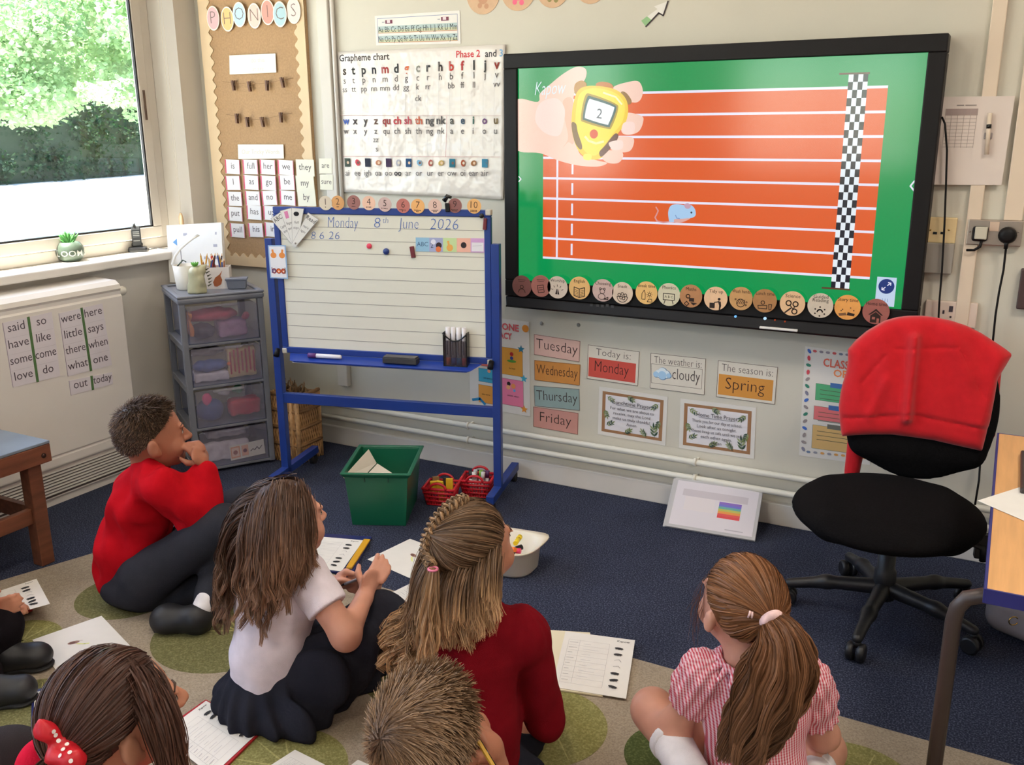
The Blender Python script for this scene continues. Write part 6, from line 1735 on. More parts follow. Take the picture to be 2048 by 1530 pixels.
# ================================================================== green box, red baskets, white tub
M_GBOX = mat('green_plastic', (16, 92, 64), 0.35, vary=0.04, vscale=10)
gv = unit(np.array([0.186, 0.085, 0])); gw = np.array([-gv[1], gv[0], 0])
g0 = np.array([-0.378, -0.762, 0.0])
GBM = frame_M(g0, gv, gw, (0, 0, 1))
gbx = thing('storage_box', 'deep green plastic storage box on the carpet', 'storage box', g0 + gv * 0.1 + gw * 0.13)
def ringp(m_, z, x0=0.0, x1=0.208, y0=0.0, y1=0.275): return [tuple(GBM @ Vector((x, y, z))) for x, y in ((x0 - m_, y0 - m_), (x1 + m_, y0 - m_), (x1 + m_, y1 + m_), (x0 - m_, y1 + m_))]
b = MB()
out0, out1, in1, in0 = ringp(0, 0), ringp(0.018, 0.215), ringp(0.014, 0.215), ringp(-0.004, 0.005)
vs = out0 + out1 + in1 + in0
fs = [(3, 2, 1, 0), (12, 13, 14, 15)]
for k in range(4):
 j = (k + 1) % 4
 fs += [(k, j, 4 + j, 4 + k), (4 + k, 4 + j, 8 + j, 8 + k), (8 + k, 8 + j, 12 + j, 12 + k)]
b.add(vs, fs).build('box_body', M_GBOX, gbx, bevel=0.004)
b = MB()
o0, o1, i1, i0 = ringp(0.019, 0.200), ringp(0.034, 0.222), ringp(0.015, 0.224), ringp(0.014, 0.205)
vs = o0 + o1 + i1 + i0; fs = []
for k in range(4):
 j = (k + 1) % 4
 fs += [(k, j, 4 + j, 4 + k), (4 + k, 4 + j, 8 + j, 8 + k), (8 + k, 8 + j, 12 + j, 12 + k), (12 + k, 12 + j, j, k)]
b.add(vs, fs).build('rim', M_GBOX, gbx, bevel=0.006)
for x in (0.06, 0.15):
 MB().box((x - 0.002, -0.020, 0.185), (x + 0.002, -0.012, 0.20), None, GBM).build('rib', mat('dark_green_slot', (10, 60, 44), 0.5), gbx)
def gq(pts): return [np.array(GBM @ Vector(p)) for p in pts]
M_FOLD = mat('grey_cream_card', (196, 186, 170), 0.65, vary=0.04, vscale=20)
def gpx(u, v, y): return PP(u, v, g0 + gw * y, gw)
def slab(name, label, cat, corners, th, m):
 c_ = [np.asarray(p, float) for p in corners]
 n_ = unit(np.cross(c_[1] - c_[0], c_[3] - c_[0]))
 return tag(MB().hexa([p - n_ * th / 2 for p in c_], [p + n_ * th / 2 for p in c_]).build(name, m, bevel=0.001), label, cat)
slab('folder', 'pale card folder leaning in the green box, taller one', 'folder', [gpx(686, 955, 0.01), gpx(716, 966, 0.015), gpx(753, 927, 0.10), gpx(737, 899, 0.115)], 0.010, M_FOLD)
slab('folder', 'pale card folder lying lower in the green box', 'folder', [gpx(718, 968, 0.004), gpx(808, 972, 0.010), gpx(796, 955, 0.07), gpx(755, 928, 0.10)], 0.008, mat('cream_folder', (206, 196, 180), 0.65))
slab('folder', 'white card pile at the bottom of the green box', 'folder', gq([(0.01, 0.02, 0.06), (0.19, 0.02, 0.06), (0.19, 0.24, 0.06), (0.01, 0.24, 0.06)]), 0.07, M_FOLD)
M_RED = mat('red_plastic', (198, 30, 44), 0.35)
def basket(c, ang, lab):
 t = thing('red_basket', lab, 'basket', c, 'small red plastic baskets')
 R_ = Matrix.Translation(Vector(c)) @ Matrix.Rotation(ang, 4, 'Z')
 hx0, hy0, hx1, hy1, h = 0.050, 0.040, 0.064, 0.054, 0.075
 def P_(p): return tuple(R_ @ Vector(p))
 MB().hexa([P_((-hx0, -hy0, 0)), P_((hx0, -hy0, 0)), P_((hx0, hy0, 0)), P_((-hx0, hy0, 0))], [P_((-hx0, -hy0, 0.003)), P_((hx0, -hy0, 0.003)), P_((hx0, hy0, 0.003)), P_((-hx0, hy0, 0.003))]).build('base', M_RED, t)
 for s_ in range(4):                    # lattice sides
  nx = 10; mb = MB()
  def wp_(a, z):
   f = z / h
   X, Y = hx0 + (hx1 - hx0) * f, hy0 + (hy1 - hy0) * f
   return {0: (a * X, -Y), 1: (X, a * Y), 2: (-a * X, Y), 3: (-X, -a * Y)}[s_]
  for k in range(nx + 1):
   a = -1 + 2 * k / nx
   x0, y0 = wp_(a, 0); x1, y1 = wp_(a, h)
   mb.tube([P_((x0, y0, 0)), P_((x1, y1, h))], 0.0026, seg=5)
  for z in (0.004, 0.022, 0.040, 0.058):
   x0, y0 = wp_(-1, z); x1, y1 = wp_(1, z)
   mb.tube([P_((x0, y0, z)), P_((x1, y1, z))], 0.0036 if z < 0.05 else 0.006, seg=5)
  mb.build('lattice_side', M_RED, t)
  x0, y0 = wp_(-1.03, h); x1, y1 = wp_(1.03, h)
  MB().tube([P_((x0, y0, h)), P_((x1, y1, h))], 0.0058, seg=7).build('rim', M_RED, t)
 for s_ in (-1, 1):
  pts = [P_((0.034 * math.cos(a), s_ * (hy1 + 0.002), h + 0.026 * math.sin(a))) for a in np.linspace(0, math.pi, 11)]
  MB().tube(pts, 0.0055, seg=7).build('handle', M_RED, t)
 return R_
c1 = PZ(884, 1004, 0); c2 = PZ(953, 990, 0)
R1 = basket(c1, 0.28, 'small red basket holding yellow boxes beside the green box')
R2 = basket(c2 + np.array([0, 0.012, 0]), 0.30, 'small red basket holding marker pens under the whiteboard')
rg = random.Random(6)
for i, (x, y, z, a, rgb, nm) in enumerate([(-0.03, -0.012, 0.055, 0.3, (232, 190, 44), 'yellow'), (0.0, -0.018, 0.06, -0.2, (236, 200, 50), 'bright yellow'), (0.034, 0.0, 0.065, 0.1, (228, 184, 40), 'tall yellow'), (-0.03, 0.022, 0.06, 0.5, (150, 110, 70), 'brown'), (0.01, 0.024, 0.055, -0.4, (60, 52, 40), 'black'), (0.0, 0.0, 0.02, 0, (210, 170, 60), 'lower yellow')]):
 L_ = R1 @ Matrix.Translation((x, y, z + (0.014 if i < 5 else 0))) @ Matrix.Rotation(a, 4, 'Z') @ Matrix.Rotation(rg.uniform(-0.3, 0.3), 4, 'X')
 tag(MB().box((-0.014, -0.006, -0.026), (0.014, 0.006, 0.026), None, L_).build('glue_box', mat('small_box_%d_%d_%d' % rgb, rgb, 0.5), bevel=0.001), '%s small box in the red basket by the green box' % nm, 'box', 'small boxes in the red basket')
for i, (x, y, a, rgb, nm) in enumerate([(-0.035, 0.0, 0.4, (30, 28, 32), 'black'), (-0.012, -0.012, -0.3, (226, 222, 220), 'white'), (0.008, 0.01, 0.2, (130, 190, 70), 'lime green'), (0.022, -0.008, 0.1, (230, 226, 224), 'plain white'), (0.04, 0.012, -0.2, (90, 40, 90), 'purple'), (-0.02, 0.026, 0.6, (200, 196, 200), 'grey')]):
 p0 = R2 @ Vector((x * 0.8, y, 0.012)); p1 = R2 @ Vector((x + 0.01 * math.sin(a), y + 0.014 * math.cos(a * 3), 0.098))
 t = thing('whiteboard_pen', '%s capped pen standing in the red basket' % nm, 'pen', p0, 'pens in the red basket')
 MB().tube([p0, p0.lerp(p1, 0.65)], 0.0075, seg=10).build('barrel', mat('white_pen_barrel'), t)
 MB().tube([p0.lerp(p1, 0.65), p1], 0.0085, seg=10).build('cap', mat('cap_%d_%d_%d' % rgb, rgb, 0.4), t)
# white tub of highlighters
wt = PZ(1035, 1128, 0.0); wt = np.array([0.325, -0.80, 0.0])
M_TUB = mat('translucent_white_plastic', (226, 218, 200), 0.35, sss=0.2)
tub = thing('white_tub', 'white plastic tub with pouring lip holding highlighters', 'tub', wt)
def oval(rx, ry, z, lip=0.0, n=36):
 P = []
 for k in range(n):
  a = 2 * math.pi * k / n
  x, y = math.cos(a), math.sin(a)
  e = 0.75
  X = math.copysign(abs(x) ** e, x) * rx; Y = math.copysign(abs(y) ** e, y) * ry
  l = lip * max(0, math.cos(a - 0.9)) ** 8
  P.append((wt[0] + X + l * math.cos(0.9), wt[1] + Y + l * math.sin(0.9), z))
 return P
rings = [oval(0.090, 0.074, 0.0), oval(0.100, 0.084, 0.012), oval(0.108, 0.092, 0.088), oval(0.118, 0.102, 0.096, 0.03), oval(0.117, 0.101, 0.100, 0.03), oval(0.104, 0.088, 0.094), oval(0.095, 0.079, 0.014), oval(0.085, 0.07, 0.008)]
vs = [p for r_ in rings for p in r_]; n = 36
fs = [tuple(reversed(range(n))), tuple(range((len(rings) - 1) * n, len(rings) * n))]
for i in range(len(rings) - 1):
 fs += [(i * n + k, i * n + (k + 1) % n, (i + 1) * n + (k + 1) % n, (i + 1) * n + k) for k in range(n)]
MB().add(vs, fs, None, True).build('tub_body', M_TUB, tub)
rg = random.Random(8)
for i in range(11):
 rgb, nm = [((240, 210, 40), 'yellow'), ((236, 60, 110), 'pink'), ((28, 28, 30), 'black'), ((240, 120, 40), 'orange'), ((40, 44, 70), 'navy')][i % 5]
 a = rg.uniform(0, 3.14); c_ = wt + np.array([rg.uniform(-0.03, 0.045), rg.uniform(-0.035, 0.03), 0.030 + 0.0135 * (i // 2)])
 if i < 2: c_[:2] = wt[:2]
 d_ = np.array([math.cos(a), math.sin(a), rg.uniform(-0.2, 0.2)]) * 0.034
 t = thing('highlighter', '%s highlighter pen in the white tub' % nm, 'highlighter', c_, 'highlighters in the white tub')
 MB().tube([c_ - d_, c_ + d_ * 0.35], 0.0085, seg=10).build('barrel', mat('hl_%d_%d_%d' % rgb, rgb, 0.4), t)
 MB().tube([c_ + d_ * 0.35, c_ + d_], 0.0095, seg=10).build('cap', mat('hl_cap', (30, 28, 32), 0.4) if i % 2 else mat('hl_%d_%d_%d' % rgb), t)
# ================================================================== laminated pile leaning on the skirting
q = [PY(1350, 957, -0.060), PY(1526, 968, -0.060), PZ(1507, 1083, 0.002), PZ(1328, 1053, 0.002)]
q[1] = q[0] + (q[2] - q[3])
lamn = np.cross(q[3] - q[0], q[1] - q[0]); lamn = unit(lamn); lamn = lamn if lamn @ (CAM - q[0]) > 0 else -lamn
for i in range(5):
 of = lamn * (-0.010 + 0.0045 * i) + np.array([0.006 * math.sin(i * 2.1), 0, 0])
 qq = [p + of for p in q]
 for p in qq[2:]: p[2] = max(p[2], 0.001)
 s = Sheet('laminated_sheet', 'top laminated sheet with a rainbow panel leaning on the skirting' if i == 4 else 'laminated sheet leaning on the skirting, %s below the rainbow sheet' % ['fourth', 'third', 'second', 'first'][i], 'laminated sheet', qq, mat('lamination', (206, 204, 206), 0.15, alpha=0.75), 0.0012, 'laminated sheets leaning on the skirting')
 s.rect(0.012, 0.010, s.w - 0.012, s.h - 0.012, (214, 208, 214))
 if i == 4:
  s.rect(s.w * 0.12, s.h * 0.2, s.w * 0.86, s.h * 0.34, (196, 188, 194)); s.rect(s.w * 0.16, s.h * 0.34, s.w * 0.5, s.h * 0.62, (218, 210, 212))
  for j, rgb in enumerate(((140, 110, 190), (120, 120, 200), (110, 170, 160), (190, 190, 100), (226, 150, 80), (220, 90, 90), (216, 80, 84))):
   s.rect(s.w * 0.55, s.h * (0.36 + 0.046 * j), s.w * 0.80, s.h * (0.36 + 0.046 * (j + 1)), rgb)
  s.rect(s.w * 0.66, s.h * 0.88, s.w * 0.86, s.h * 0.90, (180, 174, 182))
 s.done()
# ================================================================== teacher's chair and red jumper
CH = np.array([1.515, -0.575, 0.0])
M_BFAB = mat('black_chair_fabric', (11, 9, 10), 1.0, vary=0.2, vscale=200, bump=0.2, bscale=600, spec=0.12)
M_BPL = mat('black_chair_plastic', (26, 26, 29), 0.45)
chr_ = thing('office_chair', 'black swivel office chair with round seat beside the desk', 'chair', CH)
for k in range(5):
 cpos = [(1.482, -0.863), (1.772, -0.665), (1.74, -0.36), (1.379, -0.326), (1.239, -0.612)][k]
 e = np.array([cpos[0], cpos[1], 0.065])
 sd = Solid(0.02)
 sd.cap(CH + np.array([0, 0, 0.105]), (CH + np.array([0, 0, 0.105])) * 0.4 + (e + np.array([0, 0, 0.02])) * 0.6, 0.026, 0.020).cap((CH + np.array([0, 0, 0.105])) * 0.4 + (e + np.array([0, 0, 0.02])) * 0.6, e + np.array([0, 0, 0.004]), 0.020, 0.016)
 solid(sd, 'base_arm', M_BPL, chr_, 0.006)
 dr2 = unit(np.array([cpos[0] - CH[0], cpos[1] - CH[1], 0])); pr2 = np.array([-dr2[1], dr2[0], 0])
 cst = MB().tube([e + np.array([0, 0, -0.02]), e + np.array([0, 0, 0.0])], 0.012, seg=10).build('caster', M_BPL, chr_)
 for sg in (-1, 1):
  c_ = np.array([e[0], e[1], 0.027])
  MB().tube([c_ + pr2 * sg * 0.006, c_ + pr2 * sg * 0.022, c_ + pr2 * sg * 0.026], [0.027, 0.027, 0.021], seg=18).build('wheel', M_BPL, cst)
MB().tube([CH + np.array([0, 0, 0.07]), CH + np.array([0, 0, 0.16]), CH + np.array([0, 0, 0.17]), CH + np.array([0, 0, 0.33])], [0.034, 0.032, 0.026, 0.026], seg=18).build('gas_column', M_BPL, chr_)
seat_c = np.array([1.505, -0.645, 0.372])
sax = np.array([unit([0.985, 0.17, 0]), unit([-0.17, 0.985, 0.03]), unit([0, -0.03, 1])])
sd = Solid(0.03)
sd.box(seat_c, (0.19, 0.18, 0.034), sax, rd=0.033, k=0.05).ell(seat_c + np.array([0, 0, 0.006]), (0.268, 0.266, 0.058), sax)
solid(sd, 'seat', M_BFAB, chr_, 0.008, it=4)
MB().box((-0.09, -0.09, -0.085), (0.09, 0.09, -0.04), None, frame_M(seat_c, sax[0], sax[1], (0, 0, 1))).build('seat_mechanism', M_BPL, chr_, bevel=0.01)
back_c = np.array([1.545, -0.375, 0.66])
bax = np.array([unit([0.985, 0.17, 0]), unit([-0.165, 0.955, -0.16]), unit([0.0, 0.16, 0.98])])
sd = Solid(0.02)
sd.ell(back_c + np.array([0, 0, -0.02]), (0.225, 0.046, 0.235), bax).box(back_c, (0.19, 0.030, 0.19), bax, rd=0.03, k=0.05)
solid(sd, 'backrest', M_BFAB, chr_, 0.008, it=4)
MB().tube([seat_c + np.array([0, 0.12, -0.06]), seat_c + np.array([0.02, 0.26, -0.05]), back_c + bax[1] * 0.05 + np.array([0, 0, -0.18]), back_c + bax[1] * 0.045], [0.022, 0.024, 0.022, 0.018], seg=12).build('back_bracket', M_BPL, chr_)
MB().tube([seat_c + sax[0] * 0.2 + np.array([0, -0.02, -0.04]), seat_c + sax[0] * 0.265 + np.array([0, -0.03, -0.06]), seat_c + sax[0] * 0.27 + np.array([0, -0.03, -0.10])], 0.010, seg=8).build('lever', M_BPL, chr_)
MB().box((-0.018, -0.012, -0.075), (0.018, 0.012, -0.0), None, frame_M(seat_c + sax[0] * 0.262 + np.array([0, -0.02, -0.02]), sax[0], sax[1], (0, 0, 1))).build('control_block', M_BPL, chr_, bevel=0.004)
# ------------------------------------------------------------------ red jumper over the chair back
M_JUMP = mat('red_sweatshirt', (196, 24, 34), 0.9, vary=0.06, vscale=40, bump=0.15, bscale=700, spec=0.2, sheen=0.2)
jz = [(475, 240), (520, 185), (590, 125), (700, 62), (780, 42), (850, 35), (930, 36), (1000, 45), (1100, 68), (1200, 103), (1290, 150), (1370, 203), (1440, 250), (1490, 290), (1455, 350), (1400, 440), (1385, 560), (1365, 690), (1340, 800), (1320, 890), (1240, 870), (1150, 848), (1010, 812), (880, 790), (760, 772), (640, 768), (540, 770), (450, 776), (436, 680), (428, 600), (438, 510), (450, 450), (470, 380), (478, 310)]
jp = []
for x, y in jz:
 p = PP(1540 + x * 0.3269, 620 + y * 0.3269, back_c - bax[1] * 0.075, bax[1]) - back_c
 jp.append((p @ bax[0], p @ bax[2]))
jp = np.array(jp)
def poly_sd(P, poly):
 d = np.full(len(P), 1e9); ins = np.zeros(len(P), bool)
 n = len(poly)
 for i in range(n):
  a, b_ = poly[i], poly[(i + 1) % n]
  e = b_ - a; w_ = P - a
  t = np.clip((w_ @ e) / (e @ e), 0, 1)
  d = np.minimum(d, np.linalg.norm(w_ - t[:, None] * e, axis=1))
  c = ((a[1] <= P[:, 1]) & (b_[1] > P[:, 1])) | ((b_[1] <= P[:, 1]) & (a[1] > P[:, 1]))
  xi = a[0] + (P[:, 1] - a[1]) / np.where(abs(e[1]) < 1e-9, 1e-9, e[1]) * e[0]
  ins ^= c & (P[:, 0] < xi)
 return np.where(ins, -d, d)
def jl(x, y):
 p = PP(1540 + x * 0.3269, 620 + y * 0.3269, back_c - bax[1] * 0.075, bax[1]) - back_c
 return np.array([p @ bax[0], p @ bax[2]])
def seg_d(P, a, b_):
 e = b_ - a; w_ = P - a
 t = np.clip((w_ @ e) / (e @ e), 0, 1)
 return np.linalg.norm(w_ - t[:, None] * e, axis=1)
vox = 0.0055
lo = np.array([jp[:, 0].min() - 0.03, -0.14, jp[:, 1].min() - 0.03]); hi = np.array([jp[:, 0].max() + 0.03, 0.12, jp[:, 1].max() + 0.03])
nn = np.ceil((hi - lo) / vox).astype(int)
gx, gz = lo[0] + np.arange(nn[0]) * vox, lo[2] + np.arange(nn[2]) * vox
G2 = np.stack(np.meshgrid(gx, gz, indexing='ij'), -1).reshape(-1, 2)
pd_ = poly_sd(G2, jp)
hh_ = 0.066 + 0 * pd_
fold = 0.030 * np.exp(-(seg_d(G2, jl(872, 170), jl(842, 660)) / 0.015) ** 2) + 0.010 * np.exp(-(seg_d(G2, jl(700, 430), jl(620, 640)) / 0.016) ** 2) + 0.008 * np.exp(-(seg_d(G2, jl(1090, 120), jl(1240, 420)) / 0.03) ** 2)
fold += 0.007 * np.exp(-(seg_d(G2, jl(1400, 300), jl(1300, 700)) / 0.022) ** 2)
seam = np.minimum.reduce([seg_d(G2, jl(1160, 258), jl(1312, 552)), seg_d(G2, jl(700, 270), jl(560, 440)), seg_d(G2, jl(760, 235), jl(1130, 235)), seg_d(G2, jl(430, 655), jl(860, 640)), seg_d(G2, jl(880, 640), jl(1350, 750))])
fold -= 0.006 * np.exp(-(seam / 0.005) ** 2)
fold += 0.004 * np.sin(G2[:, 0] * 60 + G2[:, 1] * 22) * np.clip(-pd_ / 0.05, 0, 1)
band = (G2[:, 1] < np.interp(G2[:, 0], [jl(430, 655)[0], jl(870, 640)[0], jl(1350, 750)[0]], [jl(430, 655)[1], jl(870, 640)[1], jl(1350, 750)[1]]))
fold -= np.where(band, 0.004, 0)
arch = -0.35 * G2[:, 0] ** 2 + 0.02
rd = 0.035
ya = lo[1] + np.arange(nn[1]) * vox
D = np.zeros((nn[0], nn[1], nn[2]))
for j in range(nn[1]):
 yy = ya[j]
 top = -(hh_ + fold + arch * 0.5); bot = 0.058 - 0.2 * np.clip(G2[:, 1] + 0.05, -1, 0) * 0
 yq = np.maximum(top - yy, yy - bot)
 a_, b_ = pd_ + rd, yq + rd
 D[:, j, :] = (np.sqrt(np.maximum(a_, 0) ** 2 + np.maximum(b_, 0) ** 2) + np.minimum(np.maximum(a_, b_), 0) - rd).reshape(nn[0], nn[2])
V, F = nets(D, lo, vox)
V = relax(V, F, 2)
Vw = back_c + V[:, :1] * bax[0] + V[:, 1:2] * bax[1] + V[:, 2:] * bax[2]
jum = thing('red_jumper', 'bright red sweatshirt draped over the office chair back', 'jumper', back_c + np.array([0, 0, 0.2]))
fast_mesh('garment', Vw, F, M_JUMP, jum)
p0, p1 = back_c + bax[0] * -0.16 + bax[1] * 0.065 + bax[2] * 0.0, back_c + bax[0] * -0.168 + bax[1] * 0.07 + bax[2] * -0.27
solid(Solid(0.02).cap(p0, p1, 0.035, 0.024), 'sleeve', M_JUMP, jum, 0.006)
p0, p1 = back_c + bax[0] * 0.185 + bax[1] * 0.065 + bax[2] * 0.12, back_c + bax[0] * 0.21 + bax[1] * 0.06 + bax[2] * -0.10
solid(Solid(0.02).cap(p0, p1, 0.04, 0.022), 'sleeve', M_JUMP, jum, 0.006)
# ------------------------------------------------------------------ desk at the edge
M_BEECH = mat('beech_laminate', (214, 160, 104), 0.4, vary=0.10, vscale=5, stretch=(14, 1, 1))
M_EDGE = mat('blue_edging', (38, 40, 112), 0.4)
M_LEGM = mat('dark_brown_metal', (74, 62, 58), 0.4, 0.3)
DX, DY0, DY1, DZ = 1.765, -1.606, -0.575, 0.640
desk = thing('classroom_desk', 'beech topped desk with blue edging and dark metal leg', 'desk', (2.1, -1.1, 0))
MB().box((DX + 0.004, DY0 + 0.004, DZ - 0.026), (2.55, DY1 - 0.004, DZ)).build('desktop', M_BEECH, desk)
for a, b_ in (((DX - 0.001, DY0, DZ - 0.028), (DX + 0.0038, DY1, DZ + 0.0005)), ((DX + 0.0038, DY0 - 0.001, DZ - 0.028), (2.55, DY0 + 0.0038, DZ + 0.0005)), ((DX + 0.0038, DY1 - 0.0038, DZ - 0.028), (2.55, DY1, DZ + 0.0005))):
 MB().box(a, b_).build('edging', M_EDGE, desk)
for ly, sgn in ((-1.525, 1), (-0.66, -1)):
 pts = [(2.5, ly, 0.590), (2.0, ly, 0.590), (1.985, ly, 0.58), (1.98, ly, 0.55), (1.98, ly, 0.0)] if sgn < 0 else [(2.5, ly, 0.590), (1.80, ly, 0.590), (1.765, ly, 0.588), (1.738, ly, 0.576), (1.724, ly, 0.552), (1.720, ly, 0.52), (1.720, ly, 0.0075)]
 MB().tube(pts, 0.0155, seg=14).build('leg', M_LEGM, desk)
 MB().tube([(2.50, ly, 0.59), (2.50, ly, 0.0 if sgn < 0 else 0.0075)], 0.0155, seg=14).build('leg', M_LEGM, desk)
MB().box((1.83, -1.5, 0.605), (1.86, -0.68, 0.6135)).build('rail', M_LEGM, desk)
q = [PZ(1955, 1002, DZ + 0.001), PZ(2062, 968, DZ + 0.001), PZ(2110, 1060, DZ + 0.001), PZ(2062, 1048, DZ + 0.001)]
q[2] = q[1] + (q[3] - q[0])
s = Sheet('loose_sheet', 'white paper sheet hanging over the desk corner', 'paper', q, M_PAPER, 0.0008, off=0.0004)
s.line([(s.w * 0.35, s.h * 0.55), (s.w * 0.9, s.h * 0.45)], 0.004, (110, 110, 112)); s.line([(s.w * 0.35, s.h * 0.7), (s.w * 0.9, s.h * 0.62)], 0.0015, (180, 178, 178))
s.done()
lp = thing('laptop', 'dark laptop edge on the beech desk', 'laptop', PZ(2060, 950, DZ))
c = PZ(2040, 930, DZ)
MB().box((c[0], c[1] - 0.22, DZ + 0.001), (c[0] + 0.3, c[1] + 0.08, DZ + 0.016)).build('laptop_base', mat('laptop_dark', (52, 44, 42), 0.4), lp, bevel=0.004)
MB().box((c[0] + 0.01, c[1] - 0.20, DZ + 0.0155), (c[0] + 0.28, c[1] + 0.02, DZ + 0.0175)).build('keyboard', mat('keyboard_black', (26, 24, 26), 0.6), lp)
# grey bag under the desk
bc = PZ(2078, 1290, 0.0)
bag = thing('grey_handbag', 'grey leather bag with a gold ring under the desk', 'bag', bc)
sd = Solid(0.03)
sd.box(bc + np.array([0, 0, 0.075]), (0.155, 0.06, 0.070), np.array([unit([0.9, -0.42, 0]), unit([0.42, 0.9, 0]), [0, 0, 1]]), rd=0.05)
sd.cut(bc, (0, 0, -1))
solid(sd, 'bag_body', mat('grey_leather', (140, 128, 128), 0.5, vary=0.06, vscale=30, bump=0.1, bscale=200), bag, 0.007)
rp = PD(2027, 1242, ((bc - CAM) @ RM[2]) - 0.075)
fx, fz = RM[0], np.array([0, 0, 1.0])
MB().tube([rp + fx * 0.013 * math.cos(a) + fz * 0.013 * math.sin(a) for a in np.linspace(0.6, 5.9, 22)], 0.0018, seg=6).build('gold_ring', mat('gold', (216, 176, 90), 0.25, 1.0), bag)
# ------------------------------------------------------------------ worksheets and clipboards on the floor
RZ = 0.008
def floorq(pts, z): return [PZ(u, v, z) for u, v in pts]
CRT = [(52, 50, 52), (90, 88, 88), (40, 40, 44)]
def worksheet(name, label, pts, z, creatures='right', word=True, drawing=None, table=True, parent_board=None):
 s = Sheet(name, label, 'worksheet', floorq(pts, z), M_PAPER, 0.0008, off=0.0002)
 if word: s.text('Kapow', s.w * 0.94, s.h * 0.075, s.h * 0.045, BK, 'r', shear=0.2, bold=0.01)
 if table:
  for i in range(9): s.line([(s.w * 0.08, s.h * (0.14 + 0.095 * i)), (s.w * 0.66, s.h * (0.14 + 0.095 * i))], 0.0007, (190, 186, 186))
  for x in (0.08, 0.24, 0.66): s.line([(s.w * x, s.h * 0.14), (s.w * x, s.h * 0.9)], 0.0007, (190, 186, 186))
  rr = random.Random(int(pts[0][0]))
  for i in range(8): s.line([(s.w * 0.10, s.h * (0.19 + 0.095 * i)), (s.w * (0.16 + 0.06 * rr.random()), s.h * (0.185 + 0.095 * i))], 0.0016, (170, 168, 172))
  for i in range(7): s.line([(s.w * 0.3, s.h * (0.2 + 0.095 * i)), (s.w * (0.36 + 0.2 * rr.random()), s.h * (0.2 + 0.095 * i))], 0.001, (184, 182, 188))
 if creatures:
  rr = random.Random(3)
  for i in range(7):
   y = s.h * (0.2 + 0.11 * i); x = s.w * 0.80
   if i in (2, 3):
    s.line([(x - 0.008, y), (x + 0.006, y - 0.006), (x + 0.012, y + 0.004)], 0.0012, (130, 128, 130))
   else:
    s.disc(x, y, 0.013, rr.choice(CRT), 0.0055, n=9, rot=rr.uniform(-0.3, 0.3))
    for k in (-1, 0, 1): s.line([(x + k * 0.006, y), (x + k * 0.009, y + 0.008)], 0.0012, CRT[0])
 if drawing:
  x, y = s.w * drawing[0], s.h * drawing[1]
  s.disc(x, y, 0.017, (150, 116, 104), 0.009, n=12, rot=0.3); s.disc(x - 0.004, y, 0.010, (110, 78, 70), 0.006, n=9, rot=0.3); s.line([(x + 0.014, y), (x + 0.024, y + 0.006)], 0.0015, (150, 120, 110))
  s.line([(x + 0.006, y + 0.014), (x + 0.022, y + 0.03), (x + 0.032, y + 0.036)], 0.006, (226, 230, 150))
 s.done()
 return s
def board(label, pts, z, m, th=0.006, extra=None):
 q = floorq(pts, z)
 o = thing('clipboard', label, 'clipboard', q[0])
 MB().hexa([p * np.array([1, 1, 0]) + np.array([0, 0, z]) for p in q][::-1], [p * np.array([1, 1, 0]) + np.array([0, 0, z + th]) for p in q][::-1]).build('board', m, o, bevel=0.0015)
 return o
M_NAVYB = mat('navy_board_plastic', (36, 40, 92), 0.35); M_YEL = mat('yellow_board_edge', (214, 160, 40), 0.4); M_CREAMB = mat('cream_board', (222, 212, 184), 0.5); M_REDB = mat('red_board_plastic', (168, 32, 40), 0.4)
o = board('navy and yellow edged clipboard in front of the girl in white', [(612, 1068), (744, 1077), (706, 1150), (560, 1138)], 0.001, M_NAVYB, 0.008)
q = floorq([(728, 1081), (741, 1082), (704, 1139), (692, 1138)], 0.009)
MB().hexa([p for p in q][::-1], [p + np.array([0, 0, 0.008]) for p in q][::-1]).build('yellow_grip', M_YEL, o, bevel=0.002)
worksheet('worksheet', 'white worksheet on the navy and yellow clipboard', [(622, 1072), (727, 1081), (683, 1143), (574, 1130)], 0.0095)
worksheet('worksheet', 'white sheet with a small brown creature drawing between two girls', [(820, 1078), (925, 1116), (832, 1162), (735, 1119)], 0.0015, creatures=None, word=False, drawing=(0.42, 0.42), table=False)
board('navy clipboard under papers between the two girls', [(838, 1160), (925, 1200), (826, 1266), (750, 1205)], 0.008, M_NAVYB)
worksheet('worksheet', 'white worksheet overlapping the navy clipboard between two girls', [(836, 1160), (925, 1204), (820, 1256), (762, 1196)], 0.0145, creatures=None, word=False)
board('cream clipboard under a worksheet beside the girl in dark red', [(1098, 1263), (1180, 1268), (1206, 1395), (1096, 1380)], 0.008, M_CREAMB)
worksheet('worksheet', 'white worksheet with black creatures beside the girl in dark red', [(1131, 1263), (1270, 1281), (1252, 1398), (1104, 1374)], 0.0145)
board('red and navy clipboard held at the photo edge', [(-60, 1200), (66, 1222), (12, 1246), (-60, 1260)], 0.010, M_REDB, 0.008)
o = worksheet('worksheet', 'white worksheet on the clipboard by the low table', [(-70, 1205), (73, 1158), (100, 1208), (-50, 1250)], 0.06, creatures='right')
worksheet('worksheet', 'white sheet with brown drawing near the boy in red', [(65, 1280), (203, 1232), (268, 1300), (125, 1357)], RZ, creatures=None, word=False, drawing=(0.42, 0.38), table=False)
board('navy clipboard beside the black shoes', [(64, 1384), (150, 1366), (150, 1470), (62, 1478)], RZ, M_NAVYB)
worksheet('worksheet', 'white worksheet behind the girl with the red bow', [(70, 1385), (160, 1366), (150, 1470), (64, 1476)], 0.0145, creatures=None, word=False)
board('red clipboard beside the girl with the red bow', [(330, 1460), (412, 1402), (524, 1466), (430, 1560)], RZ, M_REDB)
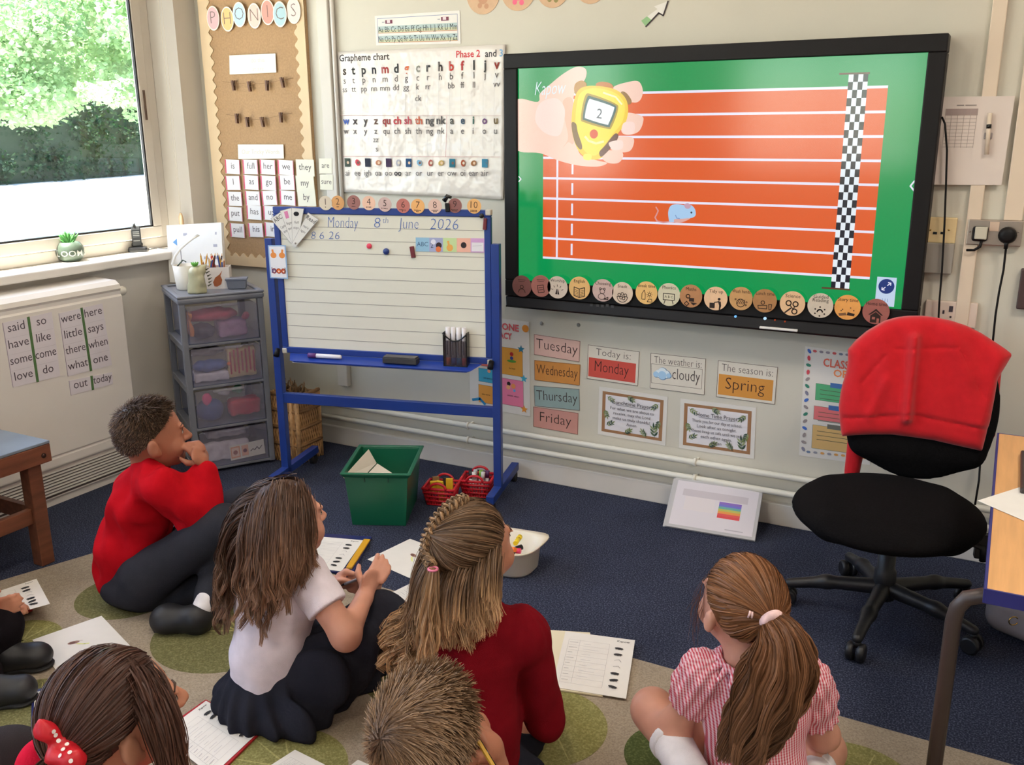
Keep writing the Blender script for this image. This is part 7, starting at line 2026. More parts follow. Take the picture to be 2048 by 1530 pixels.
worksheet('worksheet', 'white worksheet on the red clipboard in front', [(320, 1470), (412, 1402), (520, 1462), (424, 1552)], 0.0145)
worksheet('worksheet', 'white sheet corner at the bottom edge beside the skirt', [(540, 1532), (590, 1500), (650, 1530), (600, 1570)], RZ, creatures=None, word=False)
worksheet('worksheet', 'small white sheet corner left of the fair haired boy', [(690, 1540), (716, 1520), (760, 1540), (730, 1570)], RZ, creatures=None, word=False)
# ================================================================== children
FH = unit(np.array([RM[2][0], RM[2][1], 0])); RH = np.array([FH[1], -FH[0], 0]); UP = np.array([0, 0, 1.0])
def skinmat(name, rgb):
 m = mat(name, rgb, 0.5, vary=0.07, vscale=18, bump=0.05, bscale=400, sss=0.12, spec=0.35)
 return m
SKIN_A = skinmat('skin_tan', (166, 108, 84)); SKIN_B = skinmat('skin_pale', (204, 148, 126)); SKIN_C = skinmat('skin_light', (192, 134, 108))
def cloth(name, rgb, bump=0.25, bs=500, rough=0.9):
 return mat(name, rgb, rough, vary=0.08, vscale=25, bump=bump, bscale=bs, spec=0.08)
M_SWEAT = cloth('red_school_sweatshirt', (182, 14, 28)); M_CARD = cloth('dark_red_cardigan', (122, 14, 26), 0.5, 700)
M_TROU = cloth('charcoal_trousers', (48, 49, 56)); M_POLO = cloth('white_polo_shirt', (226, 216, 226), 0.3, 600); M_SKIRT = cloth('navy_black_skirt', (40, 41, 50), 0.3, 120)
M_SHOE = mat('black_shoe_leather', (30, 30, 33), 0.5, vary=0.1, vscale=40); M_SOCK = cloth('white_sock', (226, 222, 226)); M_BLACK = cloth('black_trousers', (26, 22, 26))
M_GREYG = cloth('dark_grey_jumper', (56, 52, 56))
def gingham():
 m = mat('red_gingham_cotton', (214, 120, 132), 0.85, bump=0.2, bscale=300, spec=0.2)
 nt = m.node_tree; b = nt.nodes['Principled BSDF']
 tc = [n for n in nt.nodes if n.type == 'TEX_COORD'][0]
 outs = []
 for vec in ((RH[0], RH[1], 0.12), (0.0, 0.0, 1.0)):
  d = nt.nodes.new('ShaderNodeVectorMath'); d.operation = 'DOT_PRODUCT'; d.inputs[1].default_value = vec
  nt.links.new(tc.outputs['Object'], d.inputs[0])
  w_ = nt.nodes.new('ShaderNodeMath'); w_.operation = 'MULTIPLY'; w_.inputs[1].default_value = 2 * math.pi / 0.0062
  nt.links.new(d.outputs['Value'], w_.inputs[0])
  sn = nt.nodes.new('ShaderNodeMath'); sn.operation = 'SINE'; nt.links.new(w_.outputs[0], sn.inputs[0])
  mr = nt.nodes.new('ShaderNodeMapRange'); mr.inputs[1].default_value = -0.4; mr.inputs[2].default_value = 0.4
  nt.links.new(sn.outputs[0], mr.inputs[0]); outs.append(mr)
 a = nt.nodes.new('ShaderNodeMath'); a.operation = 'MULTIPLY_ADD'; a.inputs[1].default_value = 0.75
 k = nt.nodes.new('ShaderNodeMath'); k.operation = 'MULTIPLY'; k.inputs[1].default_value = 0.22
 nt.links.new(outs[0].outputs[0], a.inputs[0]); nt.links.new(outs[1].outputs[0], k.inputs[0]); nt.links.new(k.outputs[0], a.inputs[2])
 r = nt.nodes.new('ShaderNodeValToRGB')
 r.color_ramp.elements[0].color = (*lin((236, 206, 214)), 1); r.color_ramp.elements[1].color = (*lin((196, 60, 78)), 1)
 nt.links.new(a.outputs[0], r.inputs[0]); nt.links.new(r.outputs[0], b.inputs['Base Color'])
 return m
M_GING = gingham()
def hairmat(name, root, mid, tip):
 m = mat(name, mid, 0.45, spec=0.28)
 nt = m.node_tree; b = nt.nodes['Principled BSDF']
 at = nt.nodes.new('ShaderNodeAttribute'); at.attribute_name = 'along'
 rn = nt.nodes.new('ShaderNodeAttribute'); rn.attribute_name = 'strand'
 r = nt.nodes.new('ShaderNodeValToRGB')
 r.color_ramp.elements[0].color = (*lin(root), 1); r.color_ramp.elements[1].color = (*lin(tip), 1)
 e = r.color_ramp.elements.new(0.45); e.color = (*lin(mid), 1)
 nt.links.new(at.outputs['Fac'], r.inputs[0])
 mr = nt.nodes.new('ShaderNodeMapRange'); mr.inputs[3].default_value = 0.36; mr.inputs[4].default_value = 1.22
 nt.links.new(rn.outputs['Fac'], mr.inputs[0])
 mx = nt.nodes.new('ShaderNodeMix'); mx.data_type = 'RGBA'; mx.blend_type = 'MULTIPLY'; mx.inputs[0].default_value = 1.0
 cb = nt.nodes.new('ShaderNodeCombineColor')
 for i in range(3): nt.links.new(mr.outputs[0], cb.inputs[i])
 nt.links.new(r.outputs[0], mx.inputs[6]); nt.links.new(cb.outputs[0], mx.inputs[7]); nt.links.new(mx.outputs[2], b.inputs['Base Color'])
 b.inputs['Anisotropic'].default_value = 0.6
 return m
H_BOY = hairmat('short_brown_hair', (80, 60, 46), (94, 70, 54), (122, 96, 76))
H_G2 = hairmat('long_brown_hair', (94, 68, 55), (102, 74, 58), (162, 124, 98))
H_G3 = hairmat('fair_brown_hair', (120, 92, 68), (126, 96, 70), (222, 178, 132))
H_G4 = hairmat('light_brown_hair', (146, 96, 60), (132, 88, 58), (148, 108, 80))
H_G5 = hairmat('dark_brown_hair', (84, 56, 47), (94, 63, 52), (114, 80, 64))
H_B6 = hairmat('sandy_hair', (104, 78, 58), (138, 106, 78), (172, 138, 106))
class Head:
 def __init__(s, c, f, up=UP, sc=1.0):
  s.c = np.asarray(c, float); s.f = unit(f); s.r = unit(np.cross(s.f, up)); s.u = np.cross(s.r, s.f); s.k = sc
  s.A = np.array([s.r, s.f, s.u])
  s.R = np.array([0.074, 0.092, 0.090]) * sc
 def at(s, x, y, z): return s.c + (s.r * x + s.f * y + s.u * z) * s.k
 def build(s, sd):
  k = s.k; A = s.A
  sd.ell(s.at(0, -0.004, 0.012), np.array([0.073, 0.090, 0.084]) * k, A, k=0.02)
  sd.ell(s.at(0, 0.028, -0.045), np.array([0.056, 0.058, 0.060]) * k, A, k=0.03)
  sd.ell(s.at(0, 0.060, -0.088), np.array([0.022, 0.020, 0.018]) * k, A, k=0.025)
  for x in (-1, 1):
   sd.ell(s.at(x * 0.036, 0.056, -0.046), np.array([0.024, 0.022, 0.026]) * k, A, k=0.02)
   sd.carve(s.at(x * 0.030, 0.094, -0.008), np.array([0.016, 0.012, 0.010]) * k, A, k=0.012)
   sd.ell(s.at(x * 0.030, 0.073, -0.008), np.array([0.014, 0.011, 0.009]) * k, A, k=0.004)
   sd.ell(s.at(x * 0.030, 0.083, 0.010), np.array([0.020, 0.008, 0.006]) * k, A, k=0.012)
   sd.ell(s.at(x * 0.079, -0.010, -0.022), np.array([0.010, 0.0165, 0.026]) * k, A, k=0.005)
   sd.ell(s.at(x * 0.072, 0.002, -0.042), np.array([0.008, 0.010, 0.012]) * k, A, k=0.006)
   sd.carve(s.at(x * 0.091, -0.005, -0.020), np.array([0.007, 0.009, 0.015]) * k, A, k=0.004)
  sd.cap(s.at(0, 0.086, 0.0), s.at(0, 0.104, -0.034), 0.006 * k, 0.0105 * k, k=0.010)
  for x in (-1, 1): sd.ell(s.at(x * 0.010, 0.094, -0.037), np.array([0.008, 0.009, 0.007]) * k, A, k=0.006)
  sd.ell(s.at(0, 0.086, -0.058), np.array([0.019, 0.009, 0.006]) * k, A, k=0.006)
  sd.ell(s.at(0, 0.083, -0.069), np.array([0.016, 0.009, 0.006]) * k, A, k=0.006)
  return sd
 def face(s, parent, sd):
  k = s.k
  def pj(x, y, z, up=0.0006):
   p = s.at(x, y, z)[None]
   for _ in range(4): p = p - sd.grad(p) * (sd.ev(p) - up)[:, None]
   return p[0]
  for x in (-1, 1):
   mb = MB()
   e = s.at(x * 0.030, 0.079, -0.008)
   mb.lathe([(0.0001, -0.006 * k), (0.0050 * k, -0.005 * k), (0.0072 * k, 0), (0.0056 * k, 0.005 * k), (0.0001, 0.0072 * k)], e, mat('eye_white', (186, 172, 164), 0.3), seg=14, M=frame_M((0, 0, 0), s.r, s.u, s.f))
   mb.lathe([(0.0046 * k, 0.0058 * k), (0.0044 * k, 0.0068 * k), (0.0001, 0.0076 * k)], e, mat('eye_brown', (62, 40, 28), 0.2), seg=12, M=frame_M((0, 0, 0), s.r, s.u, s.f))
   mb.build('eye', None, parent)
   MB().tube([pj(x * 0.018, 0.088, -0.004), pj(x * 0.030, 0.092, 0.0), pj(x * 0.043, 0.084, -0.005)], [0.0006, 0.0011, 0.0006], seg=5).build('eyelash', mat('lash', (50, 36, 30), 0.8), parent)
   MB().tube([pj(x * 0.014, 0.090, 0.014), pj(x * 0.030, 0.091, 0.019), pj(x * 0.046, 0.080, 0.013)], [0.0016, 0.0024, 0.0012], seg=5).build('eyebrow', mat('eyebrow_hair', (74, 54, 42), 0.8), parent)
  MB().tube([pj(-0.017, 0.0875, -0.0635, 0), pj(0, 0.0945, -0.0635, 0), pj(0.017, 0.0875, -0.0635, 0)], [0.001, 0.0016, 0.001], seg=5).build('mouth', mat('lip_line', (150, 76, 70), 0.5), parent)
ZMIN = np.array([[0, -0.62], [50, -0.58], [80, -0.30], [100, 0.02], [125, 0.30], [150, 0.50], [180, 0.58]])
def zmin(x, y):
 az = np.degrees(np.arctan2(np.abs(x), -y))
 return np.interp(az, ZMIN[:, 0], ZMIN[:, 1])
def scalp_dirs(n, rng, extra=0.0, sel=None):
 out = []
 while sum(len(o) for o in out) < n:
  d = rng.normal(size=(n * 3, 3)); d /= np.linalg.norm(d, axis=1, keepdims=True)
  ok = d[:, 2] > zmin(d[:, 0], d[:, 1]) + extra
  if sel is not None: ok &= sel(d)
  out.append(d[ok])
 return np.concatenate(out)[:n]
def on_scalp(h, d, off):
 """points off metres above the skull in head directions d"""
 R = np.array([0.073, 0.090, 0.084]) * h.k
 c = h.at(0, -0.004, 0.012)
 t = 1 / np.linalg.norm(d / R, axis=1)
 L = d * (t + off)[:, None]
 return c + L @ h.A
def cap_mesh(h, off=0.006, nphi=56, nt=22, lift=None):
 V = [];
 for i in range(nt + 1):
  for j in range(nphi):
   ph = 2 * math.pi * j / nphi
   x, y = math.sin(ph), -math.cos(ph)
   zm = float(zmin(np.array([x]), np.array([y]))[0])
   th = (math.pi / 2 - math.asin(max(-0.99, zm))) * (i / nt)
   V.append((x * math.sin(th), y * math.sin(th), math.cos(th)))
 V = np.array(V)
 o = off * (1 - 0.8 * (np.repeat(np.arange(nt + 1), nphi) / nt) ** 6)
 P = on_scalp(h, V, o)
 F = [(i * nphi + j, (i + 1) * nphi + j, (i + 1) * nphi + (j + 1) % nphi, i * nphi + (j + 1) % nphi) for i in range(nt) for j in range(nphi)]
 return P, np.array(F)
def tubes(S, r, strand, along=None, flat=None):
 """S [N,K,3] polylines, r [K] or [N,K] radii -> three sided tapering tubes"""
 N, K, _ = S.shape
 r = np.broadcast_to(np.asarray(r, float), (N, K))
 T = np.gradient(S, axis=1); T /= np.linalg.norm(T, axis=2, keepdims=True) + 1e-9
 ref = np.array([0.36, 0.48, 0.8])
 A = np.cross(T, ref); A /= np.linalg.norm(A, axis=2, keepdims=True) + 1e-9
 B = np.cross(T, A)
 if flat is not None:
  O = S - flat
  O[..., 2] *= 0.5
  O = O / (np.linalg.norm(O, axis=2, keepdims=True) + 1e-9) + np.random.default_rng(N).normal(size=(N, 1, 3)) * 0.45
  A = np.cross(T, O); A /= np.linalg.norm(A, axis=2, keepdims=True) + 1e-9
  V = np.stack([S - A * 1.25 * r[..., None], S + A * 1.25 * r[..., None]], 2)
  idx = np.arange(N * K * 2).reshape(N, K, 2)
  F = np.stack([idx[:, :-1, 0], idx[:, :-1, 1], idx[:, 1:, 1], idx[:, 1:, 0]], -1).reshape(-1, 4)
  al = np.broadcast_to(np.linspace(0, 1, K) if along is None else along, (N, K))
  return V.reshape(-1, 3), F, np.repeat(al.reshape(-1), 2), np.repeat(strand, K * 2)
 V = np.stack([S + (A * math.cos(a) + B * math.sin(a)) * r[..., None] for a in (0.0, 2.0944, 4.1888)], 2)
 idx = np.arange(N * K * 3).reshape(N, K, 3)
 F = []
 for q in range(3):
  q2 = (q + 1) % 3
  F.append(np.stack([idx[:, :-1, q], idx[:, :-1, q2], idx[:, 1:, q2], idx[:, 1:, q]], -1).reshape(-1, 4))
 st = np.repeat(strand, K * 3)
 al = np.broadcast_to(np.linspace(0, 1, K) if along is None else along, (N, K))
 return V.reshape(-1, 3), np.concatenate(F), np.repeat(al.reshape(-1), 3), st
class Hair:
 def __init__(s, h, m): s.h = h; s.m = m; s.V = []; s.F = []; s.a = []; s.s = []; s.n = 0
 def put(s, V, F, al, st):
  s.V.append(V); s.F.append(F + s.n); s.n += len(V); s.a.append(al); s.s.append(st)
 def cap(s, off=0.006):
  V, F = cap_mesh(s.h, off)
  s.put(V, F, np.full(len(V), 0.05), np.full(len(V), 0.25))
 def strands(s, S, r, rng, along=None, st=None, round_=False):
  s.put(*tubes(S, r, rng.random(len(S)) if st is None else st, along, None if round_ else s.h.c))
 def build(s, parent):
  return fast_mesh('hair', np.concatenate(s.V), np.concatenate(s.F), s.m, parent, True, {'along': np.concatenate(s.a), 'strand': np.concatenate(s.s)})
 def to_point(s, G, n, rng, off=0.010, sel=None, r=0.0009, K=9, sag=0.0, extra=0.0):
  """scalp strands swept over the head to the gather direction G"""
  d = scalp_dirs(n, rng, extra, sel)
  G = unit(G)
  t = np.linspace(0, 1, K)
  om = np.arccos(np.clip(d @ G, -0.999, 0.999))[:, None]
  w0 = np.sin((1 - t)[None] * om) / np.sin(om); w1 = np.sin(t[None] * om) / np.sin(om)
  Q = d[:, None, :] * w0[..., None] + G * w1[..., None]
  Q[..., 2] -= sag * np.sin(np.pi * t)[None] * np.minimum(om, 1.0)
  Q /= np.linalg.norm(Q, axis=2, keepdims=True)
  o = (off * rng.uniform(0.45, 1.15, n))[:, None] * (0.25 + 0.75 * np.minimum(1, t * 4))[None] + 0.010 * (t ** 4)[None] * rng.random(n)[:, None]
  P = on_scalp(s.h, Q.reshape(-1, 3), o.reshape(-1)).reshape(n, K, 3)
  Lc = (P - s.h.c) @ s.h.A.T / s.h.k
  bad = ((np.abs(Lc[..., 0]) > 0.055) & (Lc[..., 1] > -0.030) & (Lc[..., 1] < 0.020) & (Lc[..., 2] > -0.06) & (Lc[..., 2] < 0.010)).any(1)
  P = P[~bad]; d = d[~bad]; n = len(d)
  clump = np.floor(np.arctan2(d[:, 0], d[:, 2] + 0.3) * 14 + d[:, 1] * 3)
  st = 0.45 * ((np.sin(clump * 12.9898) * 43758.5) % 1) + 0.55 * rng.random(n)
  s.strands(P, r * (1 - 0.3 * t), rng, along=np.linspace(0, 0.4, K), st=st)
 def tail(s, path, n, rng, r0, r1, spread=1.0, r=0.0011, wave=0.004, K=18, bulge=1.0, tipvar=0.25, along=(0.3, 1.0)):
  """a lock of hair along a path"""
  path = np.asarray(path, float)
  L = np.r_[0, np.cumsum(np.linalg.norm(np.diff(path, axis=0), axis=1))]; L /= L[-1]
  ends = 1 - tipvar * rng.random(n) ** 1.5
  t = np.linspace(0, 1, K)[None] * ends[:, None]
  # smooth path by cubic-ish interpolation
  tt = np.linspace(0, 1, 80)
  sm = np.stack([np.interp(tt, L, path[:, i]) for i in range(3)], -1)
  ker = np.hanning(15); ker /= ker.sum()
  smp = np.pad(sm, ((7, 7), (0, 0)), mode='edge')
  sm2 = np.stack([np.convolve(smp[:, i], ker, 'valid') for i in range(3)], -1)
  sm2[0] = sm[0]; sm = sm2
  P = np.stack([np.interp(t.ravel(), tt, sm[:, i]) for i in range(3)], -1).reshape(n, K, 3)
  T = np.gradient(sm, axis=0); T = np.stack([np.interp(t.ravel(), tt, T[:, i]) for i in range(3)], -1).reshape(n, K, 3); T /= np.linalg.norm(T, axis=2, keepdims=True)
  A = np.cross(T, FH); A /= np.linalg.norm(A, axis=2, keepdims=True) + 1e-9; B = np.cross(T, A)
  a = rng.uniform(0, 2 * math.pi, n); q = np.sqrt(rng.random(n))
  prof = r0 + (r1 - r0) * np.minimum(1, t * 3.2) ** 0.8
  prof = prof * (1 - (0.55 * np.clip((t - 0.45) / 0.55, 0, 1) ** 1.3) * (2 - bulge))
  ph = np.round(a * 3) * 1.7
  wv = wave * np.sin(t * 16 + ph[:, None]) * np.clip(t * 2, 0, 1); wv2 = wave * np.cos(t * 13 + ph[:, None] * 1.3) * np.clip(t * 2, 0, 1)
  P = P + A * ((np.cos(a) * q)[:, None] * prof * spread + wv)[..., None] + B * ((np.sin(a) * q)[:, None] * prof * 0.62 + wv2)[..., None]
  cl = np.round(a * 4) + np.round(q * 2) * 31
  st = 0.5 * ((np.sin(cl * 12.9898) * 43758.5) % 1) + 0.5 * rng.random(n)
  s.strands(P, r * (1 - 0.65 * np.linspace(0, 1, K) ** 2), rng, along=np.linspace(along[0], along[1], K), st=st)
 def fall(s, coll, n, rng, length, off=(0.006, 0.022), part=0.0, sel=None, step=0.019, r=0.0009, wave=0.003, back=0.25, kids=14, curl=0.0, drift=None, extra=0.0, lfun=None, sidew=0.9):
  """hair combed from the parting, falling under gravity over the body"""
  ng = max(8, n // kids)
  d = scalp_dirs(ng, rng, extra, sel)
  h = s.h
  o = rng.uniform(off[0], off[1], ng)
  p = on_scalp(h, d, np.full(ng, 0.003))
  side = np.where(d[:, 0] - part > 0, 1.0, -1.0)
  K = int(length[1] / step)
  Ls = rng.uniform(length[0], length[1], ng)
  if lfun is not None: Ls = np.clip(Ls * lfun(d), 0.05, length[1])
  nrm = unit_rows(d @ h.A)
  v = nrm * 0.5 + (h.r * sidew) * side[:, None] - h.f * back
  v = unit_rows(v)
  P = [p.copy()]
  g = np.array([0, 0, -1.0])
  for k in range(K - 1):
   v = unit_rows(v * 0.8 + g * 0.34 + (0 if drift is None else np.asarray(drift(d) if callable(drift) else drift) * min(1, k / 8)))
   q = p + v * step
   for _ in range(2):
    e = coll.ev(q) - o * min(1.0, 0.3 + k / 4)
    m = e < 0
    if m.any():
     q[m] -= coll.grad(q[m]) * e[m][:, None]
   q[:, 2] = np.maximum(q[:, 2], 0.02)
   v = unit_rows(q - p); p = q
   P.append(p.copy())
  P = np.stack(P, 1)                                  # guides
  t = np.linspace(0, 1, K)
  tot = n
  gi = rng.integers(0, ng, tot)
  f = (Ls[gi] / length[1])[:, None] * np.ones((1, 1))
  tk = t[None] * f
  base = P[gi]
  ix = tk * (K - 1); i0 = np.clip(ix.astype(int), 0, K - 2); fr = ix - i0
  rows = np.arange(tot)[:, None]
  S = base[rows, i0] * (1 - fr[..., None]) + base[rows, i0 + 1] * fr[..., None]
  rd_ = rng.normal(size=(tot, 3)) * 0.0058
  ph = gi * 1.7
  amp = wave * (np.clip(tk * 2.2 - 0.4, 0, 1)) * (1 + curl * tk)
  W = np.stack([np.sin(tk * length[1] * 55 + ph[:, None]), np.cos(tk * length[1] * 48 + ph[:, None] * 1.9), 0.2 * np.sin(tk * 20)], -1)
  S = S + rd_[:, None, :] * (1.1 - 0.75 * tk)[..., None] + W * amp[..., None]
  st = 0.55 * ((np.sin(gi * 12.9898) * 43758.5) % 1) + 0.45 * rng.random(tot)
  s.strands(S, r * (1 - 0.6 * t ** 2), rng, along=None, st=st)
 def short(s, n, rng, L, lean, off=0.004, r=0.0008, crown=(0, -0.45, 0.85), swirl=0.6, sel=None):
  d = scalp_dirs(n, rng, 0.0, sel)
  h = s.h
  cr = unit(crown)
  away = d - cr * (d @ cr)[:, None]
  away = unit_rows(away)
  tw = unit_rows(np.cross(d, cr))
  K = 6
  t = np.linspace(0, 1, K)
  ln = L(d) if callable(L) else np.full(n, L)
  ln = ln * rng.uniform(0.7, 1.25, n)
  dirv = unit_rows(d * (1 - lean) + unit_rows(away + tw * swirl) * lean + rng.normal(size=(n, 3)) * 0.12)
  R = np.array([0.073, 0.090, 0.084]) * h.k
  p0 = on_scalp(h, d, np.full(n, off * 0.2))
  dw = dirv @ h.A; nw = d @ h.A
  curve = (t ** 1.6)[None, :, None]
  S = p0[:, None, :] + dw[:, None, :] * (ln[:, None] * t[None])[..., None] - nw[:, None, :] * (ln[:, None] * 0.25)[..., None] * curve + np.array([0, 0, -1.0]) * (ln[:, None] * 0.12)[..., None] * curve
  # keep outside the skull
  c = h.at(0, -0.004, 0.012)
  Lc = (S - c) @ h.A.T
  q = np.linalg.norm(Lc / (R + off), axis=2, keepdims=True)
  S = np.where(q < 1, c + (Lc / np.maximum(q, 1e-6)) @ h.A, S)
  cl = np.floor(d[:, 0] * 9) * 7 + np.floor(d[:, 1] * 9) * 13 + np.floor(d[:, 2] * 9)
  st = 0.4 * ((np.sin(cl * 12.9898) * 43758.5) % 1) + 0.6 * rng.random(n)
  s.strands(S, r * (1 - 0.7 * t), rng, st=st)
def unit_rows(v): return v / (np.linalg.norm(v, axis=-1, keepdims=True) + 1e-9)
def hand(sd, wrist, palm, fdir, pn, thumb, curl=0.3, sc=1.0, spread=0.25, straight=None):
 """five fingers: wrist -> palm centre, fdir finger direction, pn palm normal (palm side), thumb: side unit vector"""
 fdir = unit(fdir); pn = unit(pn - fdir * (np.asarray(pn) @ fdir)); th = unit(np.asarray(thumb) - fdir * (np.asarray(thumb) @ fdir))
 ax = np.array([th, fdir, pn])
 sd.ell(palm, np.array([0.028, 0.033, 0.012]) * sc, ax, k=0.012)
 sd.cap(wrist, np.asarray(palm) - fdir * 0.014 * sc, 0.019 * sc, 0.019 * sc, k=0.015)
 for i, (o, L) in enumerate(((0.021, 0.048), (0.007, 0.053), (-0.007, 0.049), (-0.020, 0.038))):
  c_ = curl if straight is None or i not in straight else 0.08
  b0 = np.asarray(palm) + th * o * sc + fdir * 0.026 * sc
  d1 = unit(fdir + th * (0.012 - i * 0.008) / 0.02 * spread * 0.4 + pn * c_ * 0.7)
  d2 = unit(fdir * math.cos(c_ * 1.6) + pn * math.sin(c_ * 1.6)); d3 = unit(fdir * math.cos(c_ * 2.6) + pn * math.sin(c_ * 2.6))
  p1 = b0 + d1 * L * 0.45 * sc; p2 = p1 + d2 * L * 0.32 * sc; p3 = p2 + d3 * L * 0.23 * sc
  sd.chain([b0 - fdir * 0.012 * sc, b0, p1, p2, p3], [0.0078 * sc, 0.0078 * sc, 0.0072 * sc, 0.0066 * sc, 0.0056 * sc], k=0.003)
 t0 = np.asarray(palm) + th * 0.020 * sc - fdir * 0.016 * sc
 t1 = t0 + unit(th * 0.8 + fdir * 0.6 + pn * 0.3) * 0.026 * sc; t2 = t1 + unit(th * 0.25 + fdir * 0.9 + pn * 0.4) * 0.024 * sc
 sd.chain([t0, t1, t2], [0.011 * sc, 0.0092 * sc, 0.0072 * sc], k=0.006)
def shoe(sd_name, heel, toe, m, parent, up=UP, wd=0.030, ht=0.03):
 heel = np.asarray(heel, float); toe = np.asarray(toe, float); f = unit(toe - heel); up = unit(up - f * (np.asarray(up) @ f)); r = np.cross(f, up)
 L = np.linalg.norm(toe - heel); A = np.array([r, f, up])
 sd = Solid(0.02)
 sd.ell(heel + f * 0.035 + up * 0.002, (wd * 0.95, 0.04, ht * 1.1), A).ell(heel + f * L * 0.72, (wd * 1.12, L * 0.30, ht * 0.85), A).cap(heel + f * 0.03, heel + f * L * 0.7, ht * 0.95, ht * 0.8)
 o = solid(sd, sd_name, m, parent, 0.005)
 so = Solid(0.01)
 so.ell(heel + f * L * 0.72 - up * ht * 0.75, (wd * 1.16, L * 0.31, 0.009), A).ell(heel + f * 0.035 - up * ht * 0.75, (wd, 0.042, 0.009), A).box(heel + f * L * 0.42 - up * ht * 0.75, (wd * 0.8, L * 0.3, 0.008), A, rd=0.006)
 solid(so, 'shoe_sole', mat('black_rubber'), o, 0.005)
 return o
class Kid:
 def __init__(s, base_uv, label, z=0.008):
  s.B = PZ(*base_uv, z)
  s.o = thing('person', label, 'person', s.B, 'seated pupils')
 def K(s, u, v, off=0.0): return PP(u, v, s.B + FH * off, FH)
VX = 0.0048
# ------------------------------------------------------------------ boy in the red sweatshirt, hand at his mouth
k = Kid((262, 1196), 'seated boy in red sweatshirt and charcoal trousers, hand at his mouth')
K = k.K
hd_ = Head(K(299, 868, 0.0), RH * 0.84 + FH * 0.52 + UP * 0.10, UP + RH * -0.05, 1.09)
body = Solid(0.025)
hd_.build(body)
neck = K(296, 945, 0.0)
body.cap(hd_.at(0, -0.02, -0.055), neck, 0.044, 0.050)
chest = K(292, 1010, 0.0); belly = K(268, 1085, 0.0); pelv = K(272, 1150, 0.0)
body.chain([chest, belly, pelv], [0.085, 0.085, 0.095])
shR, shL = K(322, 972, -0.105), K(300, 955, 0.11)
elR, wrR = K(410, 1036, -0.06), K(407, 948, -0.02)
elL, wrL = K(390, 1030, 0.14), K(440, 1055, 0.04)
body.chain([shR, elR, wrR], [0.036, 0.030, 0.022]).chain([shL, elL, wrL], [0.036, 0.030, 0.022])
palm = K(400, 912, -0.005)
hand(body, wrR, palm, unit(K(375, 886, 0.01) - palm) * 0.6 + UP * 0.5, -RH * 0.9 + FH * 0.2 - UP * 0.2, FH * -0.2 - RH * 0.7 + UP * 0.2, curl=0.75, sc=0.98)
hand(body, wrL, wrL + RH * 0.04, RH, -UP, FH, curl=0.5, sc=0.95)
hipR, hipL = K(290, 1155, -0.075), K(300, 1150, 0.075)
knR, knL = K(446, 1052, -0.10), K(478, 1016, 0.10)
anR, anL = K(440, 1190, 0.02), K(412, 1206, -0.17)
body.chain([hipR, knR, anR], [0.068, 0.048, 0.034]).chain([hipL, knL, anL], [0.068, 0.048, 0.034])
body.cut(k.B + UP * 0.004, -UP)
solid(body, 'body', SKIN_A, k.o, VX)
hd_.face(k.o, body)
sw = Solid(0.035)
sw.ell(K(288, 1000, 0.0), (0.120, 0.098, 0.105), np.array([FH, RH, UP])).chain([K(280, 1040, 0), K(262, 1095, 0), K(262, 1140, 0)], [0.100, 0.104, 0.106])
sw.cap(K(306, 958, -0.06), K(300, 950, 0.07), 0.052, 0.052)
sw.chain([shR, elR + (elR - wrR) * 0.03, wrR], [0.062, 0.060, 0.042]).chain([shL, elL, wrL], [0.058, 0.05, 0.034])
sw.cap(K(300, 932, -0.03), K(304, 930, 0.03), 0.044, 0.044, k=0.02)
sw.carve(K(308, 908, 0.0), (0.055, 0.055, 0.045), np.array([FH, RH, UP]), k=0.012)
sw.cut(K(205, 1168, 0), unit(K(222, 1180, 0) - K(330, 1040, 0)) * 0.9 - UP * 0.25)
hw1 = wrinkle(0.009, 24, 3, 1.8)
solid(sw, 'sweatshirt', M_SWEAT, k.o, VX, hw1)
cf = Solid(0.01); cd = unit(wrR - elR); cf.cap(wrR - cd * 0.028, wrR + cd * 0.006, 0.037, 0.034); cf.cut(wrR + cd * 0.010, cd)
solid(cf, 'cuff', M_SWEAT, k.o, VX)
cl_ = Solid(0.01)
for a in np.linspace(0.4, 5.9, 16):
 p = K(302, 935, 0.0) + (RH * math.cos(a) * 0.050 + FH * math.sin(a) * 0.056) + UP * (0.004 - 0.012 * math.cos(a))
 cl_.cap(p, p + UP * 0.022 + (p - K(302, 935, 0.0)) * -0.12, 0.0085, 0.007)
solid(cl_, 'collar', M_SWEAT, k.o, 0.0045)
tr = Solid(0.03)
tr.ell(K(280, 1160, 0.0), (0.135, 0.118, 0.085), np.array([FH, RH, UP])).chain([hipR, knR, anR], [0.086, 0.064, 0.046]).chain([hipL, knL, anL], [0.086, 0.064, 0.042])
tr.chain([K(300, 1186, -0.03), K(432, 1178, -0.03)], [0.06, 0.055])
tr.cut(k.B + UP * 0.001, -UP)
solid(tr, 'trousers', M_TROU, k.o, VX, wrinkle(0.007, 24, 5, 0.7))
so_ = Solid(0.01); so_.cap(K(412, 1200, -0.178), K(406, 1213, -0.192), 0.031, 0.031)
solid(so_, 'sock', M_SOCK, k.o, VX)
sh0 = PZ(416, 1240, 0.045); sh1 = PZ(302, 1236, 0.05)
shoe('shoe', sh0, sh1, M_SHOE, k.o, UP * 0.85 - FH * 0.5, 0.044, 0.044)
shoe('shoe', anR + FH * 0.0 + UP * -0.01, anR + RH * 0.02 - FH * 0.12, M_SHOE, k.o)
hr = Hair(hd_, H_BOY)
rng = np.random.default_rng(21)
hr.cap(0.004)
hr.short(5200, rng, lambda d: 0.010 + 0.026 * np.clip((d[:, 2] - 0.15) / 0.6, 0, 1), 0.55, 0.004, 0.0009, crown=(0, -0.55, 0.8))
hr.build(k.o)
